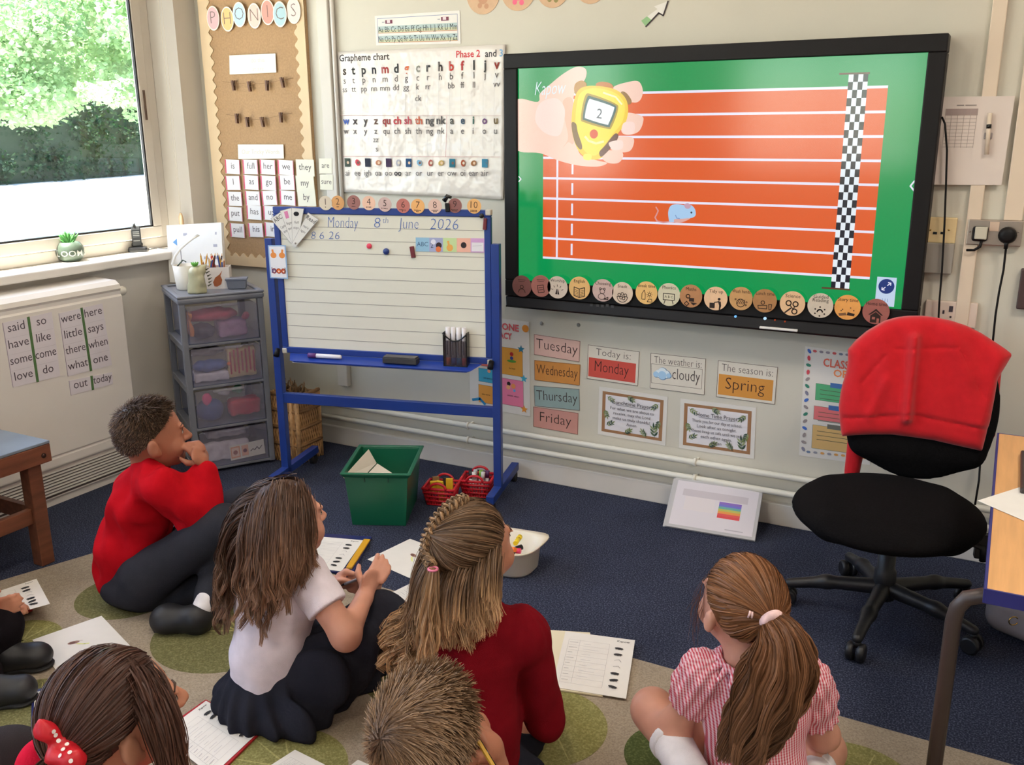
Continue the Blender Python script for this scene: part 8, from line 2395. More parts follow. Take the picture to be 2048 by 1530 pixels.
# ------------------------------------------------------------------ girl in the white polo shirt
k = Kid((545, 1412), 'seated girl with long brown hair in white polo shirt and navy skirt')
K = k.K
hd_ = Head(K(568, 1040, 0.02), RH * 0.74 + FH * 0.68 + UP * 0.14, UP + RH * -0.03, 1.03)
neck = K(556, 1128, 0.0)
body = Solid(0.025); hd_.build(body)
body.cap(hd_.at(0, -0.02, -0.055), neck, 0.040, 0.046)
body.chain([K(552, 1190, 0), K(545, 1290, 0), K(545, 1370, 0)], [0.080, 0.075, 0.092])
shR, shL = K(618, 1160, -0.03), K(500, 1150, 0.04)
elR, wrR = K(692, 1272, -0.10), K(728, 1196, 0.04)
elL, wrL = K(600, 1230, 0.20), K(664, 1168, 0.20)
body.chain([shR, elR, wrR], [0.040, 0.034, 0.023]).chain([shL, elL, wrL], [0.038, 0.032, 0.022])
palmR = K(744, 1164, 0.07)
hand(body, wrR, palmR, unit(K(772, 1136, 0.10) - wrR), -RH * 0.7 + FH * 0.6, -RH * 0.5 + UP * 0.5 + FH * 0.3, curl=0.22, sc=1.0)
palmL = K(690, 1166, 0.18)
hand(body, wrL, palmL, RH * 0.9 + UP * -0.1, -UP * 0.6 - FH * 0.6, UP, curl=0.6, sc=1.0)
body.cut(k.B + UP * 0.004, -UP)
solid(body, 'body', SKIN_B, k.o, VX)
hd_.face(k.o, body)
po = Solid(0.03)
po.ell(K(556, 1190, 0), (0.105, 0.088, 0.115), np.array([RH, FH, UP])).chain([K(550, 1230, 0), K(543, 1300, 0), K(541, 1372, 0)], [0.095, 0.097, 0.100])
po.cap(K(520, 1150, 0.02), K(598, 1150, -0.01), 0.048, 0.048)
eR = shR + (elR - shR) * 0.52; eL = shL + (elL - shL) * 0.5
po.chain([shR, eR + (elR - shR) * 0.1], [0.056, 0.056]).chain([shL, eL], [0.054, 0.052])
po.cut(eR, unit(elR - shR) * 1.0)
po.p = [q for q in po.p]
po.cut(K(540, 1368, 0), -UP + RH * 0.05)
# the sleeve cut plane must not clip the body: use it only through a separate sleeve
po.cuts.pop(0)
po.p.pop(-2)
solid(po, 'polo_shirt', M_POLO, k.o, VX, wrinkle(0.004, 24, 8, 1.8))
sl = Solid(0.02); sl.chain([shR - (elR - shR) * 0.1, eR + (elR - shR) * 0.1], [0.056, 0.054]); sl.cut(eR, unit(elR - shR))
solid(sl, 'sleeve', M_POLO, k.o, VX, wrinkle(0.003, 30, 2))
cl_ = Solid(0.012)
for a in np.linspace(0, 2 * math.pi, 16):
 p = K(557, 1128, 0.0) + (RH * math.cos(a) * 0.052 + FH * math.sin(a) * 0.056)
 cl_.cap(p, p - UP * 0.02 + (p - K(557, 1128, 0)) * 0.2, 0.009, 0.006)
solid(cl_, 'collar', M_POLO, k.o, 0.0045)
skt = Solid(0.05)
hipc = K(540, 1380, 0)
knR = K(775, 1236, 0.06); knL = K(560, 1290, 0.36)
skt.ell(hipc - UP * 0.01, (0.130, 0.130, 0.085), np.array([RH, FH, UP]))
skt.chain([hipc, K(660, 1330, -0.02), knR], [0.095, 0.085, 0.055]).chain([hipc, knL], [0.09, 0.055])
f1 = PZ(720, 1330, 0.03); f2 = PZ(600, 1450, 0.03); f3 = PZ(470, 1400, 0.03); f4 = PZ(500, 1440, 0.025); f5 = PZ(790, 1235, 0.03)
skt.chain([hipc - UP * 0.03, f2], [0.08, 0.035]).chain([hipc - UP * 0.03, f1], [0.09, 0.045]).chain([hipc - UP * 0.02, f3], [0.07, 0.035]).chain([f2, f1], [0.035, 0.045]).chain([f3, f4], [0.03, 0.028]).chain([f4, f2], [0.03, 0.035]).chain([f1, knR], [0.045, 0.05]).chain([knL, knR], [0.05, 0.05])
skt.ell((hipc + knR + knL) / 3 - UP * 0.06, (0.2, 0.15, 0.06), np.array([RH, FH, UP]))
skt.cut(k.B + UP * 0.001, -UP)
def fold_f(c):
 def f(P):
  a = np.arctan2(P[:, 1] - c[1], P[:, 0] - c[0])
  d = np.linalg.norm(P[:, :2] - c[:2], axis=1)
  return 0.014 * np.sin(a * 17 + 2 * np.sin(d * 20)) * np.clip((d - 0.09) / 0.1, 0, 1) + 0.006 * np.sin(P[:, 2] * 70 + P[:, 0] * 30) * np.clip(1 - d / 0.2, 0, 1)
 return f
solid(skt, 'skirt', M_SKIRT, k.o, 0.0055, fold_f(hipc))
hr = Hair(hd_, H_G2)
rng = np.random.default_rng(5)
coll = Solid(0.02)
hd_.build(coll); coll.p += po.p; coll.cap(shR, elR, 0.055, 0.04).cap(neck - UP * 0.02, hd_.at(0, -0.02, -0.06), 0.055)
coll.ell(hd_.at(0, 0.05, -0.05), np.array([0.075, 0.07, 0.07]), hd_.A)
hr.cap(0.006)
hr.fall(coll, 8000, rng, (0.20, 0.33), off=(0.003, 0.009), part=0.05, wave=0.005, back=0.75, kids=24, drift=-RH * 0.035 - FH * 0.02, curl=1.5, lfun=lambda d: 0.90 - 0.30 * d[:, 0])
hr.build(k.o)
# pencil in her hand
pn = thing('felt_pen', 'grey pen held in the hands of the girl in white', 'pen', palmL)
pa, pb_ = K(690, 1168, 0.15), K(748, 1146, 0.10)
MB().tube([pa, pb_], 0.004, seg=8).build('pen_barrel', mat('grey_pen', (150, 148, 150), 0.4), pn)
MB().tube([pa, pa + unit(pa - pb_) * 0.016], [0.004, 0.001], seg=8).build('pen_tip', M_TVB, pn)
# ------------------------------------------------------------------ girl in the dark red cardigan with a plait
k = Kid((950, 1556), 'seated girl in dark red cardigan with plaited fair brown hair')
K = k.K
hd_ = Head(K(946, 1092, 0.03), RH * 0.64 + FH * 0.76 + UP * 0.14, UP, 1.0)
neck = K(944, 1195, 0.0)
body = Solid(0.025); hd_.build(body)
body.cap(hd_.at(0, -0.02, -0.055), neck, 0.040, 0.046)
body.chain([K(945, 1290, 0), K(945, 1420, 0), K(948, 1510, 0)], [0.08, 0.075, 0.09])
shR, shL = K(1040, 1262, 0.02), K(856, 1262, 0.05)
elR, wrR = K(1090, 1440, 0.06), K(1100, 1385, 0.24)
elL, wrL = K(852, 1400, 0.12), K(900, 1420, 0.28)
body.chain([shR, elR, wrR], [0.036, 0.030, 0.022]).chain([shL, elL, wrL], [0.036, 0.030, 0.022])
hand(body, wrR, wrR + FH * 0.045 - RH * 0.02, FH - RH * 0.4, -UP, -RH, curl=0.5)
hand(body, wrL, wrL + FH * 0.045, FH + RH * 0.3, -UP, RH, curl=0.5)
knR, knL = K(1110, 1430, 0.30), K(800, 1430, 0.34)
body.chain([K(980, 1520, 0.02), knR, K(980, 1480, 0.42)], [0.065, 0.045, 0.03]).chain([K(910, 1520, 0.02), knL, K(930, 1480, 0.40)], [0.065, 0.045, 0.03])
body.cut(k.B + UP * 0.004, -UP)
solid(body, 'body', SKIN_C, k.o, 0.006)
hd_.face(k.o, body)
ca = Solid(0.03)
ca.ell(K(946, 1290, 0.02), (0.118, 0.092, 0.12), np.array([RH, FH, UP])).chain([K(946, 1350, 0), K(950, 1440, 0), K(950, 1560, 0)], [0.102, 0.104, 0.112])
ca.cap(K(880, 1262, 0.03), K(1010, 1262, 0.01), 0.048, 0.048).cap(K(944, 1228, 0.0), K(946, 1300, 0.0), 0.066, 0.098)
ca.ell(shR + RH * 0.012 - UP * 0.02, (0.058, 0.06, 0.062), np.array([RH, FH, UP])).ell(shL - RH * 0.012 - UP * 0.02, (0.056, 0.06, 0.062), np.array([RH, FH, UP]))
ca.chain([shR, elR, elR + (wrR - elR) * 0.5], [0.056, 0.048, 0.034], k=0.010).chain([shL, elL, wrL], [0.056, 0.05, 0.034], k=0.010)
ca.cut(K(950, 1548, 0), -UP)
gath = shR + RH * 0.0 + UP * 0.02
def puff(P):
 o = wrinkle(0.006, 26, 12, 0.8)(P)
 for c_ in (shR, shL):
  d = np.linalg.norm(P - c_, axis=1); a = np.arctan2((P - c_) @ FH, (P - c_) @ RH)
  o = o + 0.006 * np.sin(a * 12) * np.exp(-(d / 0.055) ** 2)
 return o
solid(ca, 'cardigan', M_CARD, k.o, VX, puff)
cl_ = Solid(0.015)
for a in np.linspace(0, 2 * math.pi, 16):
 p = K(944, 1200, 0.0) + (RH * math.cos(a) * 0.05 + FH * math.sin(a) * 0.055)
 cl_.cap(p, p - UP * 0.02 + (p - K(944, 1200, 0)) * 0.2, 0.010, 0.007)
solid(cl_, 'collar', M_CARD, k.o, 0.0045)
skt = Solid(0.05)
skt.ell(K(950, 1560, 0.02), (0.16, 0.15, 0.075), np.array([RH, FH, UP])).chain([K(980, 1530, 0.02), knR - RH * 0.05 - UP * 0.04], [0.09, 0.06]).chain([K(910, 1530, 0.02), knL + RH * 0.03 - UP * 0.03], [0.09, 0.06])
skt.cut(k.B + UP * 0.001, -UP)
solid(skt, 'skirt', M_SKIRT, k.o, 0.006, fold_f(K(950, 1545, 0)))
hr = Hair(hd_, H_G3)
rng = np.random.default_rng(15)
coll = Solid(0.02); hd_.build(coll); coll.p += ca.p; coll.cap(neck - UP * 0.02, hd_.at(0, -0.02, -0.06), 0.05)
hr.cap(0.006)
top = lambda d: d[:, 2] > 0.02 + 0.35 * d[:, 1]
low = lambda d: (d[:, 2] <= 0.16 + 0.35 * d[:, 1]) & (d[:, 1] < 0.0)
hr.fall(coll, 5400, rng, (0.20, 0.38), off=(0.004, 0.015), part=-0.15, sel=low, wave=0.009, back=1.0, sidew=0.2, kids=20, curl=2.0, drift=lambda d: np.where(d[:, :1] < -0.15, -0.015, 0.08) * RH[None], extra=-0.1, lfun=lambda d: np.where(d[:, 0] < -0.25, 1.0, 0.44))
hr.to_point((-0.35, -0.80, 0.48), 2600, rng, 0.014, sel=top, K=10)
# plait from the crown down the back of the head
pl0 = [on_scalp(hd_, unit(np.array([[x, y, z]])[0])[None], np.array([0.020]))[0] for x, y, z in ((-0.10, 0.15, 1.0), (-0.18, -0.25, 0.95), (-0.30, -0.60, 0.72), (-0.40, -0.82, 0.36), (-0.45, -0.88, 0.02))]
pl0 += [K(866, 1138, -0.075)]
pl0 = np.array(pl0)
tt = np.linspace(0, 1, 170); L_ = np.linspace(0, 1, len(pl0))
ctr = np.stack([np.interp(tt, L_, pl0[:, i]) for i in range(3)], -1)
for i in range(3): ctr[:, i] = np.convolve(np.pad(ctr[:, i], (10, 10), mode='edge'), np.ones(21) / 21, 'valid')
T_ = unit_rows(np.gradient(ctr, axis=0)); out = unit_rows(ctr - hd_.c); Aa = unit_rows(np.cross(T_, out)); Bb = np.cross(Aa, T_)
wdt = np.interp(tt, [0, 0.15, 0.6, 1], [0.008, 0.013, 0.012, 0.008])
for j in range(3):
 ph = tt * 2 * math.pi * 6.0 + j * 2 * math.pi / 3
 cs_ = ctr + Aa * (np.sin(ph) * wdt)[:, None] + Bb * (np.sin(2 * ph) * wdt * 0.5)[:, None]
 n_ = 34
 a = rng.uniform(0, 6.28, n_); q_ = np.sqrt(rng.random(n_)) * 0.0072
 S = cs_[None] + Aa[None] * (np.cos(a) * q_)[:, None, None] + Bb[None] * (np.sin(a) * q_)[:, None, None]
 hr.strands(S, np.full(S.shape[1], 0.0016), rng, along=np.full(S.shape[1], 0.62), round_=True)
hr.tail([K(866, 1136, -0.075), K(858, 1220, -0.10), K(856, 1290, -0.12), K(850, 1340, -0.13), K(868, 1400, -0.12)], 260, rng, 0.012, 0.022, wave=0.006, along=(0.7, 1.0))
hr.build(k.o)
MB().tube([K(866, 1138, -0.078) + (RH * math.cos(a) + FH * math.sin(a)) * 0.0095 for a in np.linspace(0, 2 * math.pi, 13)], 0.0028, seg=6).build('hair_band', mat('pink_hair_band', (222, 120, 150), 0.6), k.o)
# ------------------------------------------------------------------ girl in the gingham dress with a ponytail
k = Kid((1512, 1640), 'seated girl in red gingham dress with long ponytail and white socks')
K = k.K
hd_ = Head(K(1482, 1208, 0.03), FH * 0.93 - RH * 0.32 + UP * 0.10, UP + RH * 0.02, 1.0)
neck = K(1492, 1310, 0.0)
body = Solid(0.025); hd_.build(body)
body.cap(hd_.at(0, -0.02, -0.055), neck, 0.040, 0.046)
body.chain([K(1510, 1400, 0), K(1512, 1500, 0), K(1512, 1590, 0)], [0.08, 0.075, 0.09])
shL, shR = K(1416, 1352, 0.02), K(1606, 1368, 0.02)
elL, wrL = K(1352, 1446, 0.05), K(1410, 1470, 0.24)
elR, wrR = K(1648, 1470, 0.06), K(1600, 1485, 0.24)
body.chain([shL, elL, wrL], [0.036, 0.031, 0.023]).chain([shR, elR, wrR], [0.036, 0.031, 0.023])
hand(body, wrL, wrL + FH * 0.04 + RH * 0.03, FH + RH * 0.6, -UP, RH, curl=0.4); hand(body, wrR, wrR + FH * 0.04 - RH * 0.03, FH - RH * 0.6, -UP, -RH, curl=0.4)
knL, knR = K(1306, 1420, 0.14), K(1648, 1500, 0.16)
anL, anR = K(1402, 1585, -0.10), K(1590, 1625, -0.10)
body.chain([K(1460, 1590, 0.02), knL, anL], [0.066, 0.046, 0.032]).chain([K(1560, 1590, 0.02), knR, anR], [0.066, 0.046, 0.032])
body.cut(k.B + UP * 0.004, -UP)
solid(body, 'body', SKIN_B, k.o, 0.0058)
hd_.face(k.o, body)
dr3 = Solid(0.03)
dr3.ell(K(1510, 1400, 0.01), (0.114, 0.090, 0.12), np.array([RH, FH, UP])).chain([K(1510, 1440, 0), K(1512, 1520, 0), K(1512, 1590, 0)], [0.098, 0.098, 0.112])
dr3.cap(K(1450, 1356, 0.02), K(1572, 1364, 0.02), 0.046, 0.046)
dr3.chain([K(1512, 1580, 0), K(1420, 1580, 0.10)], [0.11, 0.075]).chain([K(1512, 1580, 0), K(1610, 1600, 0.14)], [0.11, 0.075]).ell(K(1512, 1620, -0.02), (0.17, 0.14, 0.09), np.array([RH, FH, UP]))
dr3.cut(k.B + UP * 0.001, -UP)
solid(dr3, 'dress', M_GING, k.o, VX, wrinkle(0.004, 20, 31, 1.2))
for s_, (sh_, el_) in enumerate(((shL, elL), (shR, elR))):
 sl = Solid(0.02); e_ = sh_ + (el_ - sh_) * 0.62
 sl.ell(sh_ + (el_ - sh_) * 0.14 + UP * 0.012, (0.058, 0.056, 0.050), np.array([RH, FH, UP])).cap(sh_, e_ + (el_ - sh_) * 0.1, 0.054, 0.050)
 sl.cut(e_, unit(el_ - sh_))
 ax_ = unit(el_ - sh_); p1_ = unit(np.cross(ax_, FH)); p2_ = np.cross(ax_, p1_)
 def pf(P, sh_=sh_, ax_=ax_, p1_=p1_, p2_=p2_):
  a = np.arctan2((P - sh_) @ p2_, (P - sh_) @ p1_)
  return 0.004 * np.sin(a * 14) + 0.004 * np.sin((P - sh_) @ ax_ * 90)
 solid(sl, 'puff_sleeve', M_GING, k.o, VX, pf)
cl_ = Solid(0.012)
for a in np.linspace(0, 2 * math.pi, 18):
 p = K(1493, 1318, 0.0) + (RH * math.cos(a) * 0.055 + FH * math.sin(a) * 0.06)
 cl_.cap(p, p - UP * 0.022 + (p - K(1493, 1318, 0)) * 0.45, 0.009, 0.006)
solid(cl_, 'collar', M_GING, k.o, 0.0045)
for kn_, an_, a0, a1 in ((knL, anL, 0.36, 1.0), (knR, anR, 0.3, 1.0)):
 so_ = Solid(0.01); p0, p1 = kn_ + (an_ - kn_) * a0, kn_ + (an_ - kn_) * a1
 so_.cap(p0 - (an_ - kn_) * 0.2, p1, 0.047, 0.040).cut(p0, -unit(an_ - kn_))
 solid(so_, 'sock', M_SOCK, k.o, VX)
 so_ = Solid(0.01); so_.cap(p0 + (an_ - kn_) * 0.015, p0 + (an_ - kn_) * 0.09, 0.049, 0.048)
 so_.cut(p0, -unit(an_ - kn_)).cut(p0 + (an_ - kn_) * 0.10, unit(an_ - kn_))
 solid(so_, 'sock_cuff', M_SOCK, k.o, VX)
hr = Hair(hd_, H_G4)
rng = np.random.default_rng(33)
Gw = K(1543, 1240, -0.075) - hd_.at(0, -0.004, 0.012)
Gd = hd_.A @ Gw
hr.cap(0.007)
hr.to_point(Gd, 5200, rng, 0.015, K=12, r=0.0010, sag=-0.14)
kn0 = K(1543, 1240, -0.085)
path = [K(1536, 1232, -0.07), kn0, K(1562, 1276, -0.115), K(1562, 1330, -0.125), K(1536, 1400, -0.135), K(1504, 1460, -0.135), K(1472, 1530, -0.135)]
hr.tail(path, 4200, rng, 0.014, 0.074, wave=0.007, bulge=1.3, tipvar=0.3)
hr.tail([kn0, K(1590, 1275, -0.10), K(1612, 1320, -0.10), K(1600, 1362, -0.105), K(1570, 1380, -0.12)], 900, rng, 0.012, 0.026, wave=0.003, tipvar=0.2)
# wisps round the face
for i in range(26):
 d_ = np.array([[-0.75, 0.62 + rng.normal() * 0.12, 0.15 + rng.normal() * 0.3]])
 p0 = on_scalp(hd_, unit_rows(d_), np.array([0.008]))[0]
 e = p0 - RH * rng.uniform(0.0, 0.03) - UP * rng.uniform(0.05, 0.13) + FH * rng.normal() * 0.01
 m_ = (p0 + e) / 2 - RH * rng.uniform(0.004, 0.016)
 t = np.linspace(0, 1, 8)[:, None]
 S = (p0 * (1 - t) ** 2 + 2 * m_ * t * (1 - t) + e * t ** 2)[None]
 hr.strands(S, np.linspace(0.0008, 0.0003, 8), rng, along=np.linspace(0.3, 1, 8))
hr.build(k.o)
bm_ = Solid(0.008)
tv_ = unit(path[2] - path[0]); n1 = unit(np.cross(tv_, FH)); n2 = np.cross(tv_, n1)
for a in np.linspace(0, 2 * math.pi, 15):
 p = kn0 + (n1 * math.cos(a) + n2 * math.sin(a)) * 0.0155
 bm_.cap(p, kn0 + (n1 * math.cos(a + 0.43) + n2 * math.sin(a + 0.43)) * 0.0155, 0.0075, 0.0075)
solid(bm_, 'hair_bobble', mat('pink_white_scrunchie', (226, 188, 186), 0.7, vary=0.35, vscale=45), k.o, 0.004)
for i in range(2):
 p0 = on_scalp(hd_, unit(hd_.A @ (K(1497 + i * 9, 1243, -0.1) - hd_.at(0, 0, 0.012)))[None], np.array([0.019]))[0]
 p1 = on_scalp(hd_, unit(hd_.A @ (K(1503 + i * 5, 1226 + i * 2, -0.1) - hd_.at(0, 0, 0.012)))[None], np.array([0.019]))[0]
 MB().tube([p0, (p0 + p1) / 2 - FH * 0.002, p1], 0.0022, seg=6).build('hair_clip', mat('pink_hair_clip', (226, 190, 186), 0.4), k.o)
# ------------------------------------------------------------------ girl with the red spotted bow
k = Kid((212, 1960), 'girl with dark brown hair tied in a red spotted bow')
K = k.K
hd_ = Head(PD(228, 1425, 1.475), RH * 0.74 + FH * 0.68 + UP * 0.12, UP, 1.04)
hc_ = hd_.c
k.B = np.array([hc_[0], hc_[1], 0.008]) - RH * 0.03 - FH * 0.02; k.o.location = Vector(k.B)
def Q(r_, f_, z_): return k.B + RH * r_ + FH * f_ + UP * (z_ - 0.008)
nz = hc_[2] - 0.13
body = Solid(0.025); hd_.build(body)
body.cap(hd_.at(0, -0.02, -0.055), Q(0, 0, nz - 0.02), 0.040, 0.048)
body.chain([Q(0, 0, nz - 0.12), Q(0, 0, 0.2), Q(0, 0, 0.11)], [0.085, 0.08, 0.1])
for sg in (-1, 1):
 body.chain([Q(sg * 0.12, 0, nz - 0.06), Q(sg * 0.16, 0.04, nz - 0.22), Q(sg * 0.10, 0.20, nz - 0.26)], [0.036, 0.030, 0.022])
 hand(body, Q(sg * 0.10, 0.20, nz - 0.26), Q(sg * 0.08, 0.245, nz - 0.27), FH - RH * sg * 0.3, -UP, -RH * sg, curl=0.4)
 body.chain([Q(sg * 0.08, 0.02, 0.09), Q(sg * 0.18, 0.24, 0.12), Q(-sg * 0.02, 0.30, 0.05)], [0.066, 0.046, 0.032])
body.cut(k.B + UP * 0.004, -UP)
solid(body, 'body', SKIN_C, k.o, 0.006)
hd_.face(k.o, body)
ju = Solid(0.03)
ju.ell(Q(0, 0, nz - 0.11), (0.12, 0.092, 0.11), np.array([RH, FH, UP])).chain([Q(0, 0, nz - 0.16), Q(0, 0, 0.12)], [0.10, 0.108]).cap(Q(-0.09, 0, nz - 0.055), Q(0.09, 0, nz - 0.055), 0.05, 0.05)
for sg in (-1, 1): ju.chain([Q(sg * 0.12, 0, nz - 0.06), Q(sg * 0.16, 0.04, nz - 0.22), Q(sg * 0.105, 0.19, nz - 0.258)], [0.056, 0.046, 0.034])
ju.cut(Q(0, 0, 0.08), -UP)
ju2 = Solid(0.02).ell(PD(84, 1535, 1.46), (0.034, 0.04, 0.05)).cap(PD(84, 1535, 1.46), Q(-0.03, 0.0, nz - 0.03), 0.03, 0.03)
solid(ju2, 'hood', cloth('pinkish_red_jumper', (214, 28, 60)), k.o, VX)
solid(ju, 'jumper', cloth('pinkish_red_jumper', (214, 28, 60)), k.o, VX, wrinkle(0.004, 22, 41))
sk_ = Solid(0.05); sk_.ell(Q(0, 0.08, 0.07), (0.20, 0.22, 0.075), np.array([RH, FH, UP])).cut(k.B + UP * 0.001, -UP)
solid(sk_, 'skirt', M_SKIRT, k.o, 0.007, fold_f(Q(0, 0, 0)))
hr = Hair(hd_, H_G5)
rng = np.random.default_rng(51)
hr.cap(0.007)
gq_ = PD(128, 1508, 1.40)
Gd = hd_.A @ (gq_ - hd_.at(0, -0.004, 0.012))
sel_b = None
hr.to_point(Gd, 4600, rng, 0.014, K=12, r=0.0009, sel=sel_b)
coll = Solid(0.02); hd_.build(coll); coll.p += ju.p; coll.ell(hd_.at(0, 0.05, -0.05), np.array([0.075, 0.07, 0.07]), hd_.A)
hr.fall(coll, 520, rng, (0.14, 0.25), off=(0.005, 0.018), part=-0.6, sel=lambda d: (d[:, 0] > 0.30) & (d[:, 1] > 0.30), wave=0.003, back=0.15, kids=16)
hr.tail([gq_, gq_ - RH * 0.03 - FH * 0.03 - UP * 0.04, gq_ - RH * 0.035 - FH * 0.05 - UP * 0.13, gq_ - RH * 0.02 - FH * 0.06 - UP * 0.22], 1100, rng, 0.014, 0.034, wave=0.004)
hr.build(k.o)
M_BOW = mat('red_bow_ribbon', (204, 24, 40), 0.45, vary=0.05, vscale=20)
bw_ = PD(128, 1492, 1.375)
bo = Solid(0.012)
e1, e2 = PD(88, 1456, 1.36), PD(146, 1522, 1.355)
bo.cap(bw_, e1, 0.010, 0.016).cap(bw_, e2, 0.012, 0.020).ell(bw_, (0.016, 0.014, 0.016)).cap(bw_, PD(112, 1510, 1.36), 0.008, 0.014)
bow = solid(bo, 'bow', M_BOW, k.o, 0.0045, wrinkle(0.003, 90, 4))
for u, v in ((110, 1470), (117, 1482), (127, 1500), (140, 1506), (142, 1522), (106, 1463), (134, 1490), (122, 1512)):
 dd = ray(u, v); d0_ = 1.30
 P_ = np.array([CAM + dd * (d0_ + i * 0.001) for i in range(120)])
 e_ = bo.ev(P_); ii = int(np.argmax(e_ < 0.002)) if (e_ < 0.002).any() else None
 if ii is None: continue
 n_ = bo.grad(P_[ii][None])[0]; t1 = unit(np.cross(n_, UP)); t2 = np.cross(n_, t1)
 MB().add([P_[ii] + n_ * 0.0022 + (t1 * math.cos(a) + t2 * math.sin(a)) * 0.0032 for a in np.linspace(0, 2 * math.pi, 10)[:-1]], [tuple(range(9))]).build('white_spot', mat('bow_spot_white', (232, 224, 222), 0.5), bow)
# ------------------------------------------------------------------ fair haired boy at the bottom edge
k = Kid((860, 1900), 'boy with short sandy hair holding a striped pencil')
hd_ = Head(PD(856, 1468, 1.50), RH * 0.45 + FH * 0.85 + UP * 0.26, UP + RH * 0.05, 1.04)
hc_ = hd_.c
k.B = np.array([hc_[0], hc_[1], 0.008]) - FH * 0.03; k.o.location = Vector(k.B)
nz = hc_[2] - 0.13
body = Solid(0.025); hd_.build(body)
body.cap(hd_.at(0, -0.02, -0.055), Q(0, 0, nz - 0.02), 0.042, 0.050)
body.chain([Q(0, 0, nz - 0.12), Q(0, 0, 0.2), Q(0, 0, 0.11)], [0.085, 0.08, 0.1])
pal = PD(972, 1478, 1.50)
for sg in (-1, 1):
 wr_ = Q(sg * 0.10, 0.20, nz - 0.24) if sg < 0 else pal - UP * 0.055 + RH * 0.012
 el_ = Q(sg * 0.17, 0.05, nz - 0.22)
 body.chain([Q(sg * 0.12, 0, nz - 0.06), el_, wr_], [0.037, 0.031, 0.023])
 if sg < 0: hand(body, wr_, wr_ + FH * 0.045, FH + RH * 0.3, -UP, RH, curl=0.4)
 else: hand(body, wr_, pal, UP * 0.7 - RH * 0.5 + FH * 0.2, -RH * 0.8 + FH * -0.1 - UP * 0.4, -FH * 0.8 - RH * 0.3, curl=0.75, sc=1.05)
 body.chain([Q(sg * 0.08, 0.02, 0.09), Q(sg * 0.18, 0.24, 0.12), Q(-sg * 0.02, 0.30, 0.05)], [0.066, 0.046, 0.032])
body.cut(k.B + UP * 0.004, -UP)
solid(body, 'body', SKIN_A, k.o, VX)
hd_.face(k.o, body)
ju = Solid(0.03)
ju.ell(Q(0, 0, nz - 0.11), (0.12, 0.092, 0.11), np.array([RH, FH, UP])).chain([Q(0, 0, nz - 0.16), Q(0, 0, 0.12)], [0.10, 0.108]).cap(Q(-0.09, 0, nz - 0.055), Q(0.09, 0, nz - 0.055), 0.05, 0.05)
ju.chain([Q(-0.12, 0, nz - 0.06), Q(-0.17, 0.05, nz - 0.22), Q(-0.105, 0.19, nz - 0.24)], [0.056, 0.046, 0.034]).chain([Q(0.12, 0, nz - 0.06), Q(0.17, 0.05, nz - 0.22), pal - UP * 0.09 + RH * 0.018], [0.056, 0.046, 0.034])
ju.cut(Q(0, 0, 0.08), -UP)
solid(ju, 'sweatshirt', M_SWEAT, k.o, VX, wrinkle(0.004, 22, 61))
tr = Solid(0.03); tr.ell(Q(0, 0.02, 0.09), (0.15, 0.13, 0.085), np.array([RH, FH, UP]))
for sg in (-1, 1): tr.chain([Q(sg * 0.08, 0.02, 0.09), Q(sg * 0.18, 0.24, 0.12), Q(-sg * 0.02, 0.30, 0.05)], [0.085, 0.062, 0.045])
tr.cut(k.B + UP * 0.001, -UP)
solid(tr, 'trousers', M_TROU, k.o, 0.006)
hr = Hair(hd_, H_B6)
rng = np.random.default_rng(71)
hr.cap(0.006)
hr.short(6500, rng, lambda d: 0.018 + 0.022 * np.clip((d[:, 2] + 0.1) / 0.7, 0, 1), 0.95, 0.008, 0.0010, crown=(-0.25, -0.75, 0.55), swirl=0.35)
hr.build(k.o)
pn = thing('striped_pencil', 'black and yellow striped pencil in the sandy haired boy\'s hand', 'pencil', pal)
pa, pb_ = PD(957, 1482, 1.455), PD(992, 1540, 1.44)
MB().tube([pa, pb_], 0.0038, seg=6, smooth=False).build('pencil_shaft', mat('pencil_yellow', (206, 158, 50), 0.5), pn)
ax_ = unit(pb_ - pa); o_ = unit(np.cross(ax_, ray(970, 1510)))
MB().tube([pa + o_ * 0.0026, pb_ + o_ * 0.0026], 0.0018, seg=5).build('pencil_stripe', M_TVB2, pn)
# ------------------------------------------------------------------ pupils cut off by the left edge
k = Kid((-95, 1330), 'pupil in black trousers and shoes at the photo edge')
K = k.K
body = Solid(0.02)
hd_ = Head(K(-110, 1010, 0.0), RH * 0.9 + FH * 0.4, UP, 1.0); hd_.build(body)
body.cap(hd_.at(0, -0.02, -0.055), K(-110, 1100, 0), 0.04, 0.046).chain([K(-108, 1150, 0), K(-100, 1220, 0), K(-98, 1280, 0)], [0.085, 0.08, 0.095])
wr_ = K(-30, 1232, -0.02)
body.chain([K(-90, 1130, -0.10), K(-70, 1220, -0.10), wr_], [0.037, 0.031, 0.023])
hand(body, wr_, K(-8, 1218, 0.0), RH * 0.9 + UP * 0.3, FH * 0.8 - UP * 0.3, UP, curl=0.5)
body.chain([K(-90, 1130, 0.10), K(-60, 1210, 0.14), K(-20, 1215, 0.16)], [0.037, 0.031, 0.023])
hand(body, K(-20, 1215, 0.16), K(4, 1212, 0.16), RH, -UP, FH, curl=0.4)
body.cut(k.B + UP * 0.004, -UP)
solid(body, 'body', SKIN_C, k.o, 0.0062)
hd_.face(k.o, body)
ju = Solid(0.03); ju.chain([K(-108, 1150, 0), K(-100, 1220, 0), K(-98, 1290, 0)], [0.105, 0.10, 0.105]).chain([K(-90, 1130, -0.10), K(-70, 1220, -0.10), K(-36, 1230, -0.02)], [0.055, 0.045, 0.034]).chain([K(-90, 1130, 0.10), K(-60, 1210, 0.14), K(-26, 1214, 0.16)], [0.055, 0.045, 0.034])
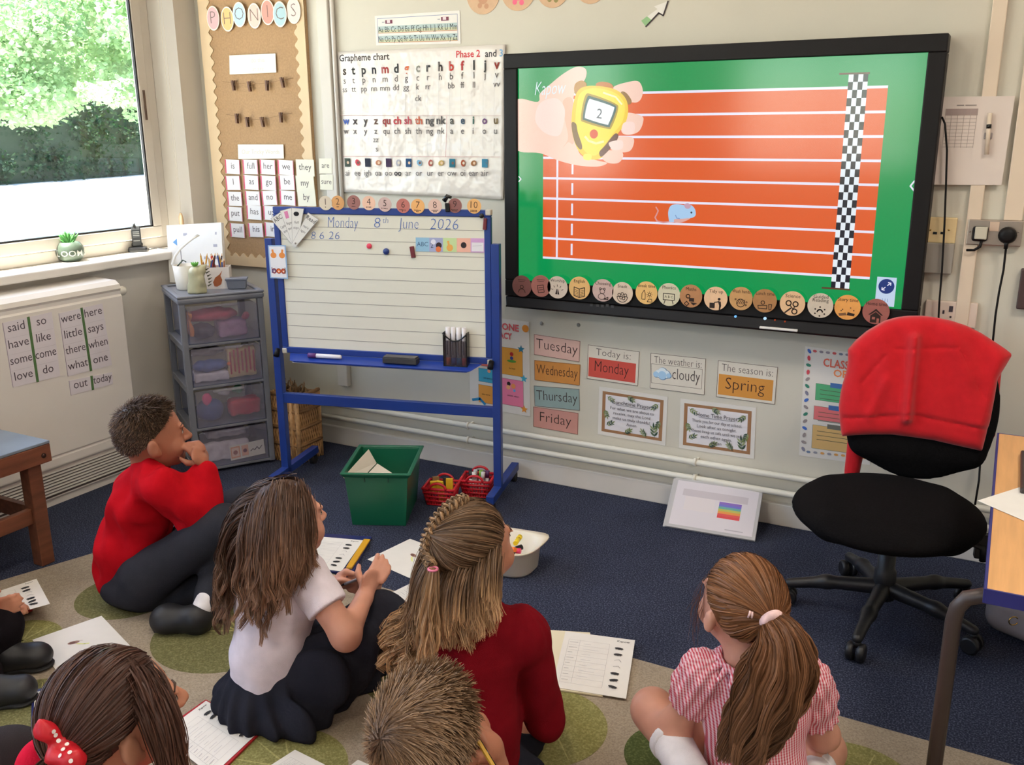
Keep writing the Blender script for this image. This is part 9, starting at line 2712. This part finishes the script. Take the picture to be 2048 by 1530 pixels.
solid(ju, 'sweatshirt', M_SWEAT, k.o, 0.0075)
tr = Solid(0.03)
tr.ell(K(-95, 1300, 0), (0.13, 0.12, 0.085), np.array([FH, RH, UP])).chain([K(-95, 1290, -0.05), K(-5, 1255, 0.0), K(2, 1318, -0.02)], [0.085, 0.062, 0.042]).chain([K(-95, 1290, 0.06), K(-20, 1240, 0.16), K(10, 1320, 0.0)], [0.085, 0.062, 0.045])
tr.chain([K(-95, 1300, -0.1), PZ(-46, 1350, 0.075), PZ(-26, 1384, 0.055)], [0.08, 0.055, 0.042])
tr.cut(k.B + UP * 0.001, -UP)
solid(tr, 'trousers', M_BLACK, k.o, 0.0075)
shoe('shoe', PZ(-8, 1318, 0.045), PZ(104, 1308, 0.045), M_SHOE, k.o, UP, 0.036, 0.040)
shoe('shoe', PZ(-30, 1388, 0.045), PZ(72, 1374, 0.045), M_SHOE, k.o, UP, 0.036, 0.040)
hr = Hair(hd_, H_BOY); rng = np.random.default_rng(81); hr.cap(0.005); hr.short(1500, rng, 0.025, 0.6); hr.build(k.o)
k = Kid((-70, 1990), 'pupil in dark grey jumper at the bottom corner')
hd_ = Head(PD(-480, 1600, 1.25), RH * 0.6 + FH * 0.8, UP, 1.0)
hc_ = hd_.c
k.B = np.array([hc_[0], hc_[1], 0.008]); k.o.location = Vector(k.B)
nz = hc_[2] - 0.13
body = Solid(0.025); hd_.build(body)
body.cap(hd_.at(0, -0.02, -0.055), Q(0, 0, nz - 0.02), 0.042, 0.050).chain([Q(0, 0, nz - 0.12), Q(0, 0, 0.2), Q(0, 0, 0.11)], [0.085, 0.08, 0.1])
kneeG = PD(8, 1528, 1.60);
body.chain([Q(0.08, 0.02, 0.1), kneeG, kneeG + FH * 0.02 - UP * 0.2], [0.07, 0.05, 0.035]).chain([Q(-0.08, 0.02, 0.1), Q(-0.1, 0.28, 0.2)], [0.07, 0.05])
body.cut(k.B + UP * 0.004, -UP)
solid(body, 'body', SKIN_C, k.o, 0.0075)
hd_.face(k.o, body)
ju = Solid(0.03); ju.chain([Q(0, 0, nz - 0.10), Q(0, 0, nz - 0.18), Q(0, 0, 0.12)], [0.11, 0.105, 0.11])
for sg in (-1, 1): ju.chain([Q(sg * 0.12, 0, nz - 0.06), Q(sg * 0.17, 0.06, nz - 0.22)], [0.056, 0.046])
solid(ju, 'jumper', M_GREYG, k.o, 0.0075)
tr = Solid(0.03); tr.ell(Q(0, 0.0, 0.09), (0.14, 0.13, 0.085), np.array([RH, FH, UP])).chain([Q(0.08, 0.02, 0.1), kneeG, kneeG + FH * 0.02 - UP * 0.2], [0.085, 0.058, 0.045]).chain([Q(-0.08, 0.02, 0.1), Q(-0.1, 0.28, 0.2)], [0.085, 0.06])
tr.cut(k.B + UP * 0.001, -UP)
solid(tr, 'trousers', cloth('grey_trousers', (52, 48, 52)), k.o, 0.006, wrinkle(0.004, 25, 77))
hr = Hair(hd_, H_G5); rng = np.random.default_rng(91); hr.cap(0.006); hr.short(1200, rng, 0.03, 0.7); hr.build(k.o)
